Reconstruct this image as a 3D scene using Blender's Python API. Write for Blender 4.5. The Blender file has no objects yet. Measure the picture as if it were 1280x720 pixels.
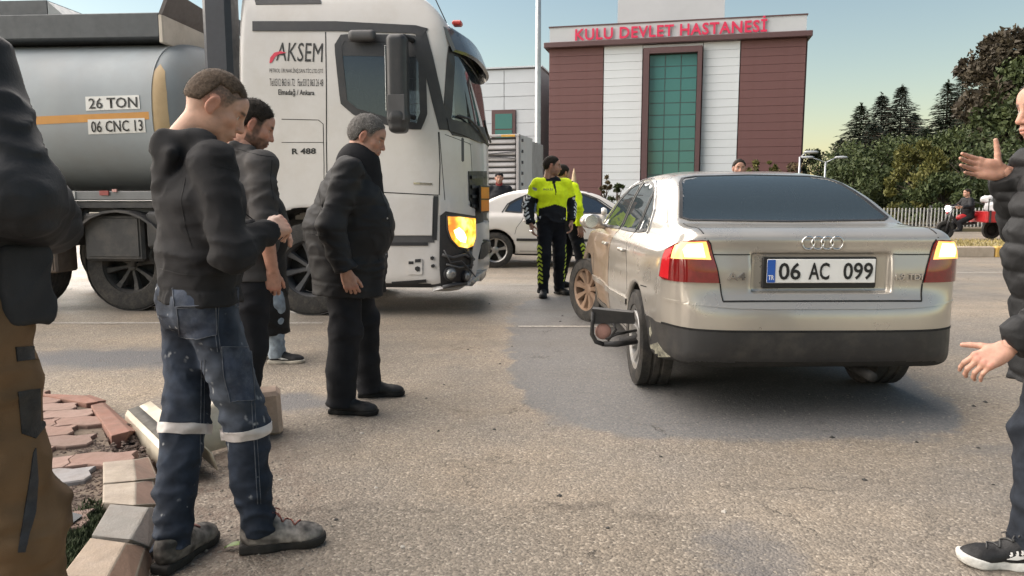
import bpy, bmesh, math, random
import numpy as np
from mathutils import Vector, Matrix, geometry
from mathutils.bvhtree import BVHTree
R = math.radians
random.seed(7)
RNG = np.random.default_rng(11)
SC = bpy.context.scene
COL = SC.collection

# ------------------------------------------------------------------ camera
F = 930.0                      # focal length in pixels of a 1280 wide frame
PITCH = math.atan(113 / F)
CAMH = 1.25
cam = bpy.data.cameras.new("camera")
cam.sensor_width = 36.0
cam.lens = 36.0 * F / 1280.0
cam.clip_start = 0.05
cam.clip_end = 3000
cam_ob = bpy.data.objects.new("camera", cam)
COL.objects.link(cam_ob)
cam_ob.location = (0, 0, CAMH)
cam_ob.rotation_euler = (R(90) - PITCH, 0, 0)
SC.camera = cam_ob

# ------------------------------------------------------------------ sky and sun
SUN_EL = R(24.0)
SUN_AZ = R(-70.0)              # from +Y towards +X (negative: to the left, behind the tanker)
world = bpy.data.worlds.new("World")
SC.world = world
world.use_nodes = True
_wn = world.node_tree
_bg = _wn.nodes["Background"]
_sky = _wn.nodes.new("ShaderNodeTexSky")
_sky.sky_type = 'NISHITA'
_sky.sun_disc = False
_sky.sun_elevation = SUN_EL
_sky.sun_rotation = SUN_AZ
_sky.altitude = 900
_sky.air_density = 1.5
_sky.dust_density = 1.0
_sky.ozone_density = 0.15
_wn.links.new(_sky.outputs[0], _bg.inputs[0])
_bg.inputs[1].default_value = 0.05
sun = bpy.data.lights.new("sun", 'SUN')
sun.energy = 4.8
sun.angle = R(130)
sun.color = (1.0, 0.90, 0.80)
sun_ob = bpy.data.objects.new("sun", sun)
COL.objects.link(sun_ob)
_d = Vector((math.sin(SUN_AZ) * math.cos(SUN_EL), math.cos(SUN_AZ) * math.cos(SUN_EL), math.sin(SUN_EL)))
sun_ob.rotation_euler = _d.to_track_quat('Z', 'Y').to_euler()
sun_ob.location = (-20, 30, 20)
SC.view_settings.view_transform = 'Standard'
SC.view_settings.look = 'None'
SC.view_settings.exposure = 1.52
SC.view_settings.gamma = 1.0
SC.cycles.max_bounces = 6
SC.cycles.use_denoising = True

def P(px, py, d):
    """world point at distance d (world Y) on the ray through a photograph pixel"""
    cx, cy = (px - 640) / F, (360 - py) / F
    v = Vector((cx, math.cos(PITCH) + cy * math.sin(PITCH), -math.sin(PITCH) + cy * math.cos(PITCH)))
    return Vector((0, 0, CAMH)) + v * (d / v.y)

def G(px, py, z=0.0):
    """ground point seen at a photograph pixel"""
    cx, cy = (px - 640) / F, (360 - py) / F
    v = Vector((cx, math.cos(PITCH) + cy * math.sin(PITCH), -math.sin(PITCH) + cy * math.cos(PITCH)))
    return Vector((0, 0, CAMH)) + v * ((z - CAMH) / v.z)

# ------------------------------------------------------------------ materials
def new_mat(name):
    m = bpy.data.materials.new(name)
    m.use_nodes = True
    nt = m.node_tree
    return m, nt, nt.nodes["Principled BSDF"]

def nd(nt, typ, **kw):
    n = nt.nodes.new(typ)
    for k, v in kw.items():
        if k.startswith("i_"):
            key = k[2:]
            key = int(key) if key.isdigit() else key.replace("_", " ")
            n.inputs[key].default_value = v
        else:
            setattr(n, k, v)
    return n

def ramp(nt, fac, stops):
    r = nd(nt, "ShaderNodeValToRGB")
    el = r.color_ramp.elements
    while len(el) < len(stops):
        el.new(0.5)
    for e, (p, c) in zip(el, stops):
        e.position = p
        e.color = (c[0], c[1], c[2], 1) if not isinstance(c, (int, float)) else (c, c, c, 1)
    nt.links.new(fac, r.inputs[0])
    return r.outputs[0]

def c3(c):
    return (c[0], c[1], c[2], 1)

def M(name, col, rough=0.6, metal=0.0, var=0.12, vs=6.0, bump=0.0, bs=150.0, spec=0.5, coat=0.0, dirt=None, ds=3.0, damt=0.5, sheen=0.0, coatr=0.05):
    """a plain procedural material: base colour with soft noise variation, wear and fine bump"""
    m, nt, b = new_mat(name)
    L = nt.links.new
    tc = nd(nt, "ShaderNodeTexCoord")
    n1 = nd(nt, "ShaderNodeTexNoise", i_Scale=vs, i_Detail=5.0, i_Roughness=0.6)
    L(tc.outputs["Object"], n1.inputs["Vector"])
    lo = [max(0, x * (1 - var)) for x in col]
    hi = [min(1, x * (1 + var)) for x in col]
    out = ramp(nt, n1.outputs["Fac"], [(0.3, lo), (0.7, hi)])
    if dirt is not None:
        n2 = nd(nt, "ShaderNodeTexNoise", i_Scale=ds, i_Detail=8.0, i_Roughness=0.7)
        L(tc.outputs["Object"], n2.inputs["Vector"])
        f = ramp(nt, n2.outputs["Fac"], [(0.45, 0.0), (0.7, damt)])
        mx = nd(nt, "ShaderNodeMixRGB")
        L(f, mx.inputs[0]); L(out, mx.inputs[1]); mx.inputs[2].default_value = c3(dirt)
        out = mx.outputs[0]
    L(out, b.inputs["Base Color"])
    n3 = nd(nt, "ShaderNodeTexNoise", i_Scale=vs * 3, i_Detail=4.0)
    L(tc.outputs["Object"], n3.inputs["Vector"])
    rr = nd(nt, "ShaderNodeMapRange", i_1=0.3, i_2=0.7, i_3=max(0.02, rough * 0.85), i_4=min(1, rough * 1.15))
    L(n3.outputs["Fac"], rr.inputs[0]); L(rr.outputs[0], b.inputs["Roughness"])
    b.inputs["Metallic"].default_value = metal
    b.inputs["Specular IOR Level"].default_value = spec
    b.inputs["Coat Weight"].default_value = coat
    b.inputs["Coat Roughness"].default_value = coatr
    b.inputs["Sheen Weight"].default_value = sheen
    if bump > 0:
        n4 = nd(nt, "ShaderNodeTexNoise", i_Scale=bs, i_Detail=3.0)
        L(tc.outputs["Object"], n4.inputs["Vector"])
        bp = nd(nt, "ShaderNodeBump", i_Strength=bump, i_Distance=0.004)
        L(n4.outputs["Fac"], bp.inputs["Height"]); L(bp.outputs[0], b.inputs["Normal"])
    return m

def emit_mat(name, col, strength, base=None, rough=0.2):
    m, nt, b = new_mat(name)
    b.inputs["Base Color"].default_value = c3(base or col)
    b.inputs["Roughness"].default_value = rough
    b.inputs["Emission Color"].default_value = c3(col)
    b.inputs["Emission Strength"].default_value = strength
    return m

def glass_mat(name, tint, rough=0.02, trans=0.75, base=(0.02, 0.025, 0.03)):
    """thin pane: mixes a see-through tint with a glossy dark face by fresnel"""
    m, nt, b = new_mat(name)
    L = nt.links.new
    tr = nd(nt, "ShaderNodeBsdfTransparent"); tr.inputs[0].default_value = c3(tint)
    b.inputs["Base Color"].default_value = c3(base)
    b.inputs["Roughness"].default_value = rough
    b.inputs["IOR"].default_value = 2.5
    fr = nd(nt, "ShaderNodeFresnel", i_IOR=2.5)
    mr = nd(nt, "ShaderNodeMapRange", i_1=0.0, i_2=1.0, i_3=1.0 - trans, i_4=1.0)
    L(fr.outputs[0], mr.inputs[0])
    mx = nd(nt, "ShaderNodeMixShader")
    L(mr.outputs[0], mx.inputs[0]); L(tr.outputs[0], mx.inputs[1]); L(b.outputs[0], mx.inputs[2])
    L(mx.outputs[0], nt.nodes["Material Output"].inputs[0])
    return m

def attr_mat(name, rough=0.55, sss=0.0, bump=0.15, bs=220.0, spec=0.4, noise=0.12, ns=60.0):
    """material whose colour regions come from the mesh colour attribute"""
    m, nt, b = new_mat(name)
    L = nt.links.new
    a = nd(nt, "ShaderNodeVertexColor", layer_name="Col")
    tc = nd(nt, "ShaderNodeTexCoord")
    n = nd(nt, "ShaderNodeTexNoise", i_Scale=ns, i_Detail=4.0)
    L(tc.outputs["Object"], n.inputs["Vector"])
    v = nd(nt, "ShaderNodeMapRange", i_1=0.3, i_2=0.7, i_3=1 - noise, i_4=1 + noise)
    L(n.outputs["Fac"], v.inputs[0])
    mx = nd(nt, "ShaderNodeVectorMath", operation='SCALE')
    L(a.outputs[0], mx.inputs[0]); L(v.outputs[0], mx.inputs["Scale"])
    L(mx.outputs[0], b.inputs["Base Color"])
    b.inputs["Roughness"].default_value = rough
    b.inputs["Specular IOR Level"].default_value = spec
    if sss:
        b.inputs["Subsurface Weight"].default_value = sss
        b.inputs["Subsurface Radius"].default_value = (0.012, 0.004, 0.002)
        b.inputs["Subsurface Scale"].default_value = 1.0
    n4 = nd(nt, "ShaderNodeTexNoise", i_Scale=bs, i_Detail=3.0)
    L(tc.outputs["Object"], n4.inputs["Vector"])
    bp = nd(nt, "ShaderNodeBump", i_Strength=bump, i_Distance=0.003)
    L(n4.outputs["Fac"], bp.inputs["Height"]); L(bp.outputs[0], b.inputs["Normal"])
    return m

# ------------------------------------------------------------------ object helpers
def tag(o, label=None, cat=None, group=None, kind=None):
    if label: o["label"] = label
    if cat: o["category"] = cat
    if group: o["group"] = group
    if kind: o["kind"] = kind
    return o

def empty(name, loc=(0, 0, 0), rz=0.0, label=None, cat=None, group=None):
    o = bpy.data.objects.new(name, None)
    o.empty_display_size = 0.2
    COL.objects.link(o)
    o.location = loc
    o.rotation_euler = (0, 0, rz)
    return tag(o, label, cat, group)

def link(name, me, mat=None, parent=None, smooth=None):
    o = bpy.data.objects.new(name, me)
    COL.objects.link(o)
    if parent is not None: o.parent = parent
    if mat is not None:
        if isinstance(mat, (list, tuple)):
            for m in mat: me.materials.append(m)
        else:
            me.materials.append(mat)
    if smooth is not None:
        me.polygons.foreach_set("use_smooth", [smooth] * len(me.polygons))
    return o

def np_mesh(name, V, Q, smooth=True, col=None, normals=None):
    """mesh from numpy arrays (quads or triangles)"""
    me = bpy.data.meshes.new(name)
    V = np.asarray(V, np.float32); Q = np.asarray(Q, np.int32)
    k = Q.shape[1] if len(Q) else 4
    me.vertices.add(len(V)); me.vertices.foreach_set("co", V.ravel())
    me.loops.add(Q.size); me.loops.foreach_set("vertex_index", Q.ravel())
    me.polygons.add(len(Q))
    me.polygons.foreach_set("loop_start", np.arange(0, Q.size, k, dtype=np.int32))
    me.polygons.foreach_set("use_smooth", np.full(len(Q), smooth))
    me.update(calc_edges=True); me.validate()
    if col is not None:
        a = me.color_attributes.new("Col", 'FLOAT_COLOR', 'POINT')
        c = np.ones((len(V), 4), np.float32); c[:, :3] = col
        a.data.foreach_set("color", c.ravel())
    if normals is not None:
        me.normals_split_custom_set_from_vertices(normals.tolist())
    return me

class MB:
    """collects boxes, tubes, prisms and grids into one mesh"""
    def __init__(s):
        s.v = []; s.f = []
    def add(s, vs, fs):
        o = len(s.v)
        s.v.extend([tuple(v) for v in vs]); s.f.extend([tuple(i + o for i in f) for f in fs])
        return s
    def box(s, c, size, rot=None, bev=0.0):
        hx, hy, hz = size[0] / 2, size[1] / 2, size[2] / 2
        c = Vector(c)
        if bev > 0:
            b = min(bev, hx * .9, hy * .9, hz * .9)
            vs = []; ids = {}
            for sx in (-1, 1):
                for sy in (-1, 1):
                    for sz in (-1, 1):
                        for a in range(3):
                            p = [sx * (hx - b), sy * (hy - b), sz * (hz - b)]
                            p[a] += (sx, sy, sz)[a] * b
                            ids[(sx, sy, sz, a)] = len(vs); vs.append(Vector(p))
            fs = []
            for a in range(3):
                o1, o2 = (a + 1) % 3, (a + 2) % 3
                for sg in (-1, 1):
                    q = []
                    for (u, w) in ((-1, -1), (1, -1), (1, 1), (-1, 1)):
                        k = [0, 0, 0]; k[a] = sg; k[o1] = u; k[o2] = w
                        q.append(ids[(k[0], k[1], k[2], a)])
                    fs.append(q if sg > 0 else q[::-1])
            for a in range(3):          # edges running along axis a
                o1, o2 = (a + 1) % 3, (a + 2) % 3
                for u in (-1, 1):
                    for w in (-1, 1):
                        def K(sa, ax):
                            k = [0, 0, 0]; k[a] = sa; k[o1] = u; k[o2] = w
                            return ids[(k[0], k[1], k[2], ax)]
                        q = [K(-1, o1), K(1, o1), K(1, o2), K(-1, o2)]
                        fs.append(q if u * w < 0 else q[::-1])
            for sx in (-1, 1):
                for sy in (-1, 1):
                    for sz in (-1, 1):
                        q = [ids[(sx, sy, sz, 0)], ids[(sx, sy, sz, 1)], ids[(sx, sy, sz, 2)]]
                        fs.append(q if sx * sy * sz > 0 else q[::-1])
        else:
            vs = [Vector((x * hx, y * hy, z * hz)) for x in (-1, 1) for y in (-1, 1) for z in (-1, 1)]
            fs = [(0, 1, 3, 2), (4, 6, 7, 5), (0, 4, 5, 1), (2, 3, 7, 6), (0, 2, 6, 4), (1, 5, 7, 3)]
        if rot is not None: vs = [rot @ v for v in vs]
        return s.add([v + c for v in vs], fs)
    def tube(s, pts, r, n=8, caps=True):
        pts = [Vector(p) for p in pts]
        m = len(pts)
        rs = r if isinstance(r, (list, tuple)) else [r] * m
        vs = []; fs = []
        up = None
        for i, p in enumerate(pts):
            t = (pts[min(i + 1, m - 1)] - pts[max(i - 1, 0)])
            if t.length < 1e-9: t = Vector((0, 0, 1))
            t.normalize()
            if up is None:
                up = t.orthogonal().normalized()
            up = (up - t * up.dot(t))
            if up.length < 1e-6: up = t.orthogonal()
            up.normalize()
            w = t.cross(up)
            for k in range(n):
                a = 2 * math.pi * k / n
                vs.append(p + (up * math.cos(a) + w * math.sin(a)) * rs[i])
        for i in range(m - 1):
            for k in range(n):
                k2 = (k + 1) % n
                fs.append((i * n + k, i * n + k2, (i + 1) * n + k2, (i + 1) * n + k))
        if caps:
            fs.append(tuple(range(n))[::-1]); fs.append(tuple((m - 1) * n + k for k in range(n)))
        return s.add(vs, fs)
    def prism(s, pts, e):
        """extrude the planar outline pts along vector e"""
        pts = [Vector(p) for p in pts]; e = Vector(e); n = len(pts)
        nrm = Vector((0, 0, 0))
        for i in range(n):
            nrm += pts[i].cross(pts[(i + 1) % n])
        if nrm.dot(e) > 0: pts = pts[::-1]
        vs = pts + [p + e for p in pts]
        fs = [tuple(range(n)), tuple(range(n, 2 * n))[::-1]]
        for i in range(n):
            j = (i + 1) % n
            fs.append((j, i, n + i, n + j))
        return s.add(vs, fs)
    def lathe(s, prof, c, axis='z', n=24, rot=None, caps=True):
        """prof: list of (radius, height)"""
        vs = []; fs = []; m = len(prof)
        for (r, h) in prof:
            for k in range(n):
                a = 2 * math.pi * k / n
                x, y = r * math.cos(a), r * math.sin(a)
                p = Vector((x, y, h)) if axis == 'z' else (Vector((h, x, y)) if axis == 'x' else Vector((y, h, x)))
                if rot is not None: p = rot @ p
                vs.append(p + Vector(c))
        for i in range(m - 1):
            for k in range(n):
                k2 = (k + 1) % n
                fs.append((i * n + k, i * n + k2, (i + 1) * n + k2, (i + 1) * n + k))
        if caps: fs.append(tuple(range(n))[::-1]); fs.append(tuple((m - 1) * n + k for k in range(n)))
        return s.add(vs, fs)
    def mesh(s, name="mesh"):
        me = bpy.data.meshes.new(name)
        me.from_pydata(s.v, [], s.f)
        me.update()
        return me
    def build(s, name, mat, parent=None, smooth=False, kind=None, angle=None):
        me = s.mesh(name)
        o = link(name, me, mat, parent, smooth or angle is not None)
        if angle is not None:
            try: me.set_sharp_from_angle(angle=R(angle))
            except Exception: pass
        if kind: o["kind"] = kind
        return o

def copy_tree(o, parent=None, label=None, group=None):
    c = o.copy(); COL.objects.link(c); c.parent = parent
    if label: c["label"] = label
    if group: c["group"] = group
    for ch in list(o.children): copy_tree(ch, c)
    return c

def text_mesh(txt, size, depth=0.0, bold=0.0, sx=1.0, spacing=1.0, align='LEFT', res=3):
    cu = bpy.data.curves.new("text", 'FONT')
    cu.body = txt; cu.size = size; cu.extrude = depth; cu.offset = bold
    cu.align_x = align; cu.space_character = spacing; cu.resolution_u = res
    o = bpy.data.objects.new("text", cu); COL.objects.link(o)
    dg = bpy.context.evaluated_depsgraph_get(); dg.update()
    me = bpy.data.meshes.new_from_object(o.evaluated_get(dg))
    bpy.data.objects.remove(o); bpy.data.curves.remove(cu)
    for v in me.vertices: v.co.x *= sx
    me.name = "lettering"
    return me

def text_obj(name, txt, size, mat, mtx, parent=None, fit=None, **kw):
    """lettering whose left/right extent is stretched to `fit` metres; mtx places it (x right, y up, z out)"""
    me = text_mesh(txt, size, **kw)
    xs = [v.co.x for v in me.vertices]
    if fit and xs:
        w = max(xs) - min(xs); x0 = min(xs)
        for v in me.vertices: v.co.x = (v.co.x - x0) * fit / w
    me.transform(mtx)
    return link(name, me, mat, parent)

def frame(o, ux, uy):
    """matrix with origin o, x axis ux, y axis uy"""
    ux = Vector(ux).normalized(); uy = Vector(uy); uy = (uy - ux * uy.dot(ux)).normalized(); uz = ux.cross(uy)
    m = Matrix.Identity(4)
    for i in range(3):
        m[i][0] = ux[i]; m[i][1] = uy[i]; m[i][2] = uz[i]; m[i][3] = o[i]
    return m

def catmull(pts, n=6, closed=True):
    """smooth curve through points; a point given as (x, y, 1) stays a sharp corner"""
    out = []; m = len(pts)
    rng = range(m if closed else m - 1)
    for i in rng:
        p1, p2 = pts[i], pts[(i + 1) % m]
        p0 = pts[(i - 1) % m] if closed or i > 0 else p1
        p3 = pts[(i + 2) % m] if closed or i + 2 < m else p2
        c1 = len(p1) > 2 and p1[2]; c2 = len(p2) > 2 and p2[2]
        a = np.array(p1[:2], float); b = np.array(p2[:2], float)
        L = np.linalg.norm(b - a)
        def tangent(pp, pc, pn):
            d1 = np.array(pc[:2], float) - np.array(pp[:2], float); d2 = np.array(pn[:2], float) - np.array(pc[:2], float)
            l1, l2 = np.linalg.norm(d1) + 1e-9, np.linalg.norm(d2) + 1e-9
            t = (d1 / l1 * l2 + d2 / l2 * l1) / (l1 + l2)
            return t
        t1 = (b - a) / L if c1 else tangent(p0, p1, p2)
        t2 = (b - a) / L if c2 else tangent(p1, p2, p3)
        for k in range(n):
            u = k / n
            h1 = 2 * u**3 - 3 * u**2 + 1; h2 = -2 * u**3 + 3 * u**2; h3 = u**3 - 2 * u**2 + u; h4 = u**3 - u**2
            out.append(h1 * a + h2 * b + h3 * t1 * L + h4 * t2 * L)
    if not closed: out.append(np.array(pts[-1][:2], float))
    return np.array(out)
# ------------------------------------------------------------------ implicit surfaces (bodies, clothing, car shells)
def smin(a, b, k):
    if k <= 0: return np.minimum(a, b)
    h = np.clip(0.5 + 0.5 * (b - a) / k, 0, 1)
    return b + (a - b) * h - k * h * (1 - h)
def smax(a, b, k):
    return -smin(-a, -b, k)
def sstep(x, a, b):
    t = np.clip((x - a) / (b - a), 0, 1); return t * t * (3 - 2 * t)

_perm = np.random.default_rng(3).permutation(256).astype(np.int64)
_perm = np.concatenate([_perm, _perm, _perm])
_vals = np.random.default_rng(4).uniform(-1, 1, 256)
def vnoise(x, y, z):
    """value noise, -1..1"""
    xi, yi, zi = np.floor(x).astype(np.int64), np.floor(y).astype(np.int64), np.floor(z).astype(np.int64)
    fx, fy, fz = x - xi, y - yi, z - zi
    fx = fx * fx * (3 - 2 * fx); fy = fy * fy * (3 - 2 * fy); fz = fz * fz * (3 - 2 * fz)
    xi &= 255; yi &= 255; zi &= 255
    def h(i, j, k): return _vals[_perm[_perm[_perm[(xi + i) & 255] + ((yi + j) & 255)] + ((zi + k) & 255)]]
    a = h(0,0,0) * (1-fx) + h(1,0,0) * fx; b = h(0,1,0) * (1-fx) + h(1,1,0) * fx
    c = h(0,0,1) * (1-fx) + h(1,0,1) * fx; d = h(0,1,1) * (1-fx) + h(1,1,1) * fx
    a = a * (1-fy) + b * fy; c = c * (1-fy) + d * fy
    return a * (1-fz) + c * fz

def surface_nets(D, lo, h):
    ins = D < 0
    a = ins.astype(np.int8)
    c = (a[:-1,:-1,:-1] + a[1:,:-1,:-1] + a[:-1,1:,:-1] + a[1:,1:,:-1] + a[:-1,:-1,1:] + a[1:,:-1,1:] + a[:-1,1:,1:] + a[1:,1:,1:])
    cells = np.argwhere((c > 0) & (c < 8))
    idx = np.full(c.shape, -1, np.int32)
    idx[cells[:,0], cells[:,1], cells[:,2]] = np.arange(len(cells))
    pos = np.zeros((len(cells), 3)); cnt = np.zeros(len(cells))
    cor = [(i, j, k) for i in (0, 1) for j in (0, 1) for k in (0, 1)]
    vals = {q: D[cells[:,0] + q[0], cells[:,1] + q[1], cells[:,2] + q[2]] for q in cor}
    for q in cor:
        for ax in range(3):
            if q[ax]: continue
            r = list(q); r[ax] = 1; r = tuple(r)
            va, vb = vals[q], vals[r]
            m = (va < 0) != (vb < 0)
            t = va[m] / (va[m] - vb[m])
            p = np.zeros((m.sum(), 3)); p[:] = q; p[:, ax] = t
            pos[m] += p; cnt[m] += 1
    V = np.asarray(lo) + h * (cells + pos / cnt[:, None])
    quads = []
    for ax in range(3):
        s0 = [slice(None)] * 3; s1 = [slice(None)] * 3
        s0[ax] = slice(0, -1); s1[ax] = slice(1, None)
        ch = ins[tuple(s0)] != ins[tuple(s1)]
        e = np.argwhere(ch)
        o1, o2 = (ax + 1) % 3, (ax + 2) % 3
        ok = (e[:, o1] > 0) & (e[:, o2] > 0) & (e[:, o1] < c.shape[o1]) & (e[:, o2] < c.shape[o2])
        e = e[ok]
        if not len(e): continue
        def cell(d1, d2):
            q = e.copy(); q[:, o1] += d1; q[:, o2] += d2
            return idx[q[:,0], q[:,1], q[:,2]]
        q = np.stack([cell(-1, -1), cell(0, -1), cell(0, 0), cell(-1, 0)], 1)
        fl = ~ins[e[:,0], e[:,1], e[:,2]]
        q[fl] = q[fl][:, ::-1]
        quads.append(q)
    Q = np.concatenate(quads) if quads else np.zeros((0, 4), np.int32)
    return V, Q[(Q >= 0).all(1)]

class Field:
    def __init__(s): s.ops = []; s.post = []
    def _add(s, fn, lo, hi, k, mode='u'):
        s.ops.append((fn, np.array(lo, float), np.array(hi, float), k, mode)); return s
    def cone(s, a, b, ra, rb, k=.03, u=None, flat=(0, 0), rip=None, quilt=None, mode='u'):
        """tapered capsule; ra / rb a radius or (radius along u, radius across)"""
        a = np.array(a, float); b = np.array(b, float)
        ra = (ra, ra) if np.isscalar(ra) else ra; rb = (rb, rb) if np.isscalar(rb) else rb
        ab = b - a; L = np.linalg.norm(ab) + 1e-9; w = ab / L
        u = np.array(u if u is not None else ((1, 0, 0) if abs(w[0]) < .9 else (0, 1, 0)), float)
        u = u - w * u.dot(w); u /= np.linalg.norm(u); v = np.cross(w, u)
        sd = RNG.uniform(0, 6.28, 4)
        def fn(x, y, z):
            dx, dy, dz = x - a[0], y - a[1], z - a[2]
            ax = dx * w[0] + dy * w[1] + dz * w[2]
            t = np.clip(ax / L, 0, 1)
            qu = dx * u[0] + dy * u[1] + dz * u[2]; qv = dx * v[0] + dy * v[1] + dz * v[2]; qw = ax - t * L
            ru = ra[0] + (rb[0] - ra[0]) * t; rv = ra[1] + (rb[1] - ra[1]) * t
            if ra[0] == ra[1] and rb[0] == rb[1]:
                d = np.sqrt(qu * qu + qv * qv + qw * qw) - ru
            else:
                rw = np.minimum(ru, rv)
                k0 = np.sqrt((qu / ru) ** 2 + (qv / rv) ** 2 + (qw / rw) ** 2) + 1e-9
                k1 = np.sqrt((qu / ru ** 2) ** 2 + (qv / rv ** 2) ** 2 + (qw / rw ** 2) ** 2) + 1e-9
                d = k0 * (k0 - 1) / k1
            if rip is not None:
                fq, amp = rip[:2]; e0, e1 = (rip[2], rip[3]) if len(rip) > 3 else (1, 1)
                an = np.arctan2(qv, qu)
                ph = 6.283 * fq * ax + 1.9 * np.sin(an + sd[0]) + 1.2 * np.sin(2 * an + 11 * ax + sd[1]) + .8 * np.sin(3 * an - 17 * ax + sd[3])
                mod = .45 + .55 * np.sin(8 * ax + an + sd[2])
                rg = 1 - np.abs(np.sin(ph * .5)) * 1.25
                d = d - amp * (e0 + (e1 - e0) * t) * mod * rg
            if quilt is not None:
                pt, amp, off = quilt
                d = d - amp * (np.sqrt(np.abs(np.sin(math.pi * (ax + off) / pt))) - .7)
            if flat[0]: d = np.maximum(d, -ax)
            if flat[1]: d = np.maximum(d, ax - L)
            return d
        m = max(*ra, *rb) + .03
        return s._add(fn, np.minimum(a, b) - m, np.maximum(a, b) + m, k, mode)
    def ell(s, c, r, k=.02, rot=None, mode='u'):
        c = np.array(c, float); r = np.array(r, float) * np.ones(3)
        Rm = np.array(rot) if rot is not None else None
        def fn(x, y, z):
            X, Y, Z = x - c[0], y - c[1], z - c[2]
            if Rm is not None:
                X, Y, Z = (Rm[0,0]*X + Rm[1,0]*Y + Rm[2,0]*Z, Rm[0,1]*X + Rm[1,1]*Y + Rm[2,1]*Z, Rm[0,2]*X + Rm[1,2]*Y + Rm[2,2]*Z)
            k0 = np.sqrt((X/r[0])**2 + (Y/r[1])**2 + (Z/r[2])**2) + 1e-9
            k1 = np.sqrt((X/r[0]**2)**2 + (Y/r[1]**2)**2 + (Z/r[2]**2)**2) + 1e-9
            return k0 * (k0 - 1) / k1
        m = r.max() + .02
        return s._add(fn, c - m, c + m, k, mode)
    def box(s, c, hs, rad=.01, k=.01, rot=None, mode='u'):
        c = np.array(c, float); hs = np.array(hs, float)
        Rm = np.array(rot) if rot is not None else None
        def fn(x, y, z):
            X, Y, Z = x - c[0], y - c[1], z - c[2]
            if Rm is not None:
                X, Y, Z = (Rm[0,0]*X + Rm[1,0]*Y + Rm[2,0]*Z, Rm[0,1]*X + Rm[1,1]*Y + Rm[2,1]*Z, Rm[0,2]*X + Rm[1,2]*Y + Rm[2,2]*Z)
            X, Y, Z = np.abs(X) - hs[0] + rad, np.abs(Y) - hs[1] + rad, np.abs(Z) - hs[2] + rad
            o = np.sqrt(np.maximum(X,0)**2 + np.maximum(Y,0)**2 + np.maximum(Z,0)**2)
            return o + np.minimum(np.maximum(np.maximum(X, Y), Z), 0) - rad
        m = np.linalg.norm(hs) + .03
        return s._add(fn, c - m, c + m, k, mode)
    def cut(s, n, c, k=.004):
        """keep the side the normal n points away from"""
        n = np.array(n, float); n /= np.linalg.norm(n); c = np.array(c, float)
        s.ops.append((lambda x, y, z: (x - c[0]) * n[0] + (y - c[1]) * n[1] + (z - c[2]) * n[2], None, None, k, 'i')); return s
    def region(s, fn, k=.004):
        s.ops.append((fn, None, None, k, 'i')); return s
    def mesh(s, h, col=None):
        los = [o[1] for o in s.ops if o[4] == 'u']; his = [o[2] for o in s.ops if o[4] == 'u']
        lo = np.min(los, 0); hi = np.max(his, 0)
        n = np.ceil((hi - lo) / h).astype(int) + 2
        ax = [lo[i] + h * np.arange(n[i]) for i in range(3)]
        D = np.full(n, 1.0, np.float32)
        for fn, l, hh, k, mode in s.ops:
            if l is None:
                D = smax(D, fn(ax[0][:,None,None], ax[1][None,:,None], ax[2][None,None,:]), k); continue
            i0 = np.maximum(((l - k - lo) / h).astype(int), 0); i1 = np.minimum(((hh + k - lo) / h).astype(int) + 2, n)
            if (i1 <= i0).any(): continue
            sl = tuple(slice(i0[i], i1[i]) for i in range(3))
            d = fn(ax[0][sl[0]][:,None,None], ax[1][sl[1]][None,:,None], ax[2][sl[2]][None,None,:])
            if mode == 'u': D[sl] = smin(D[sl], d, k)
            elif mode == 's': D[sl] = smax(D[sl], -d, k)
        for pf in s.post:
            m = np.abs(D) < .05
            I = np.argwhere(m)
            D[m] += pf(ax[0][I[:,0]], ax[1][I[:,1]], ax[2][I[:,2]])
        D[0] = D[-1] = 1; D[:,0] = D[:,-1] = 1; D[:,:,0] = D[:,:,-1] = 1
        return surface_nets(D, lo, h)

def folds(amp, fx=5, fz=12, seed=0.0, rid=True):
    """soft cloth folds, mostly running across the body"""
    def pf(x, y, z):
        w = vnoise(x * 5 + seed, y * 5 + 3, z * 5)
        n = vnoise(x * fx + seed + w * .9, y * fx + w * .8, z * fz + w * 1.6 + seed)
        n2 = vnoise(x * fx * 2 + 9 + seed, y * fx * 2 + w, z * fz * 2.2 + w)
        r = (1 - 2 * (np.abs(n) + .004) ** .62) if rid else n
        return -amp * (r * .75 + n2 * .35)
    return pf

def poly_sdf(pts):
    pts = np.asarray(pts, float)
    A = pts; B = np.roll(pts, -1, 0)
    def fn(x, y):
        d = np.full(np.broadcast(x, y).shape, 1e9); s = np.ones(d.shape)
        for a, b in zip(A, B):
            ex, ey = b - a; wx, wy = x - a[0], y - a[1]
            t = np.clip((wx * ex + wy * ey) / (ex * ex + ey * ey + 1e-12), 0, 1)
            d = np.minimum(d, (wx - ex * t) ** 2 + (wy - ey * t) ** 2)
            c1 = y >= a[1]; c2 = y < b[1]; c3_ = ex * wy > ey * wx
            fl = (c1 & c2 & c3_) | (~c1 & ~c2 & ~c3_)
            s = np.where(fl, -s, s)
        return s * np.sqrt(d)
    return fn

def in_poly(pts, x, y):
    r = np.zeros(x.shape, bool); n = len(pts); j = n - 1
    for i in range(n):
        xi, yi = pts[i][0], pts[i][1]; xj, yj = pts[j][0], pts[j][1]
        c = ((yi > y) != (yj > y)) & (x < (xj - xi) * (y - yi) / (yj - yi + 1e-12) + xi)
        r ^= c; j = i
    return r

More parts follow.
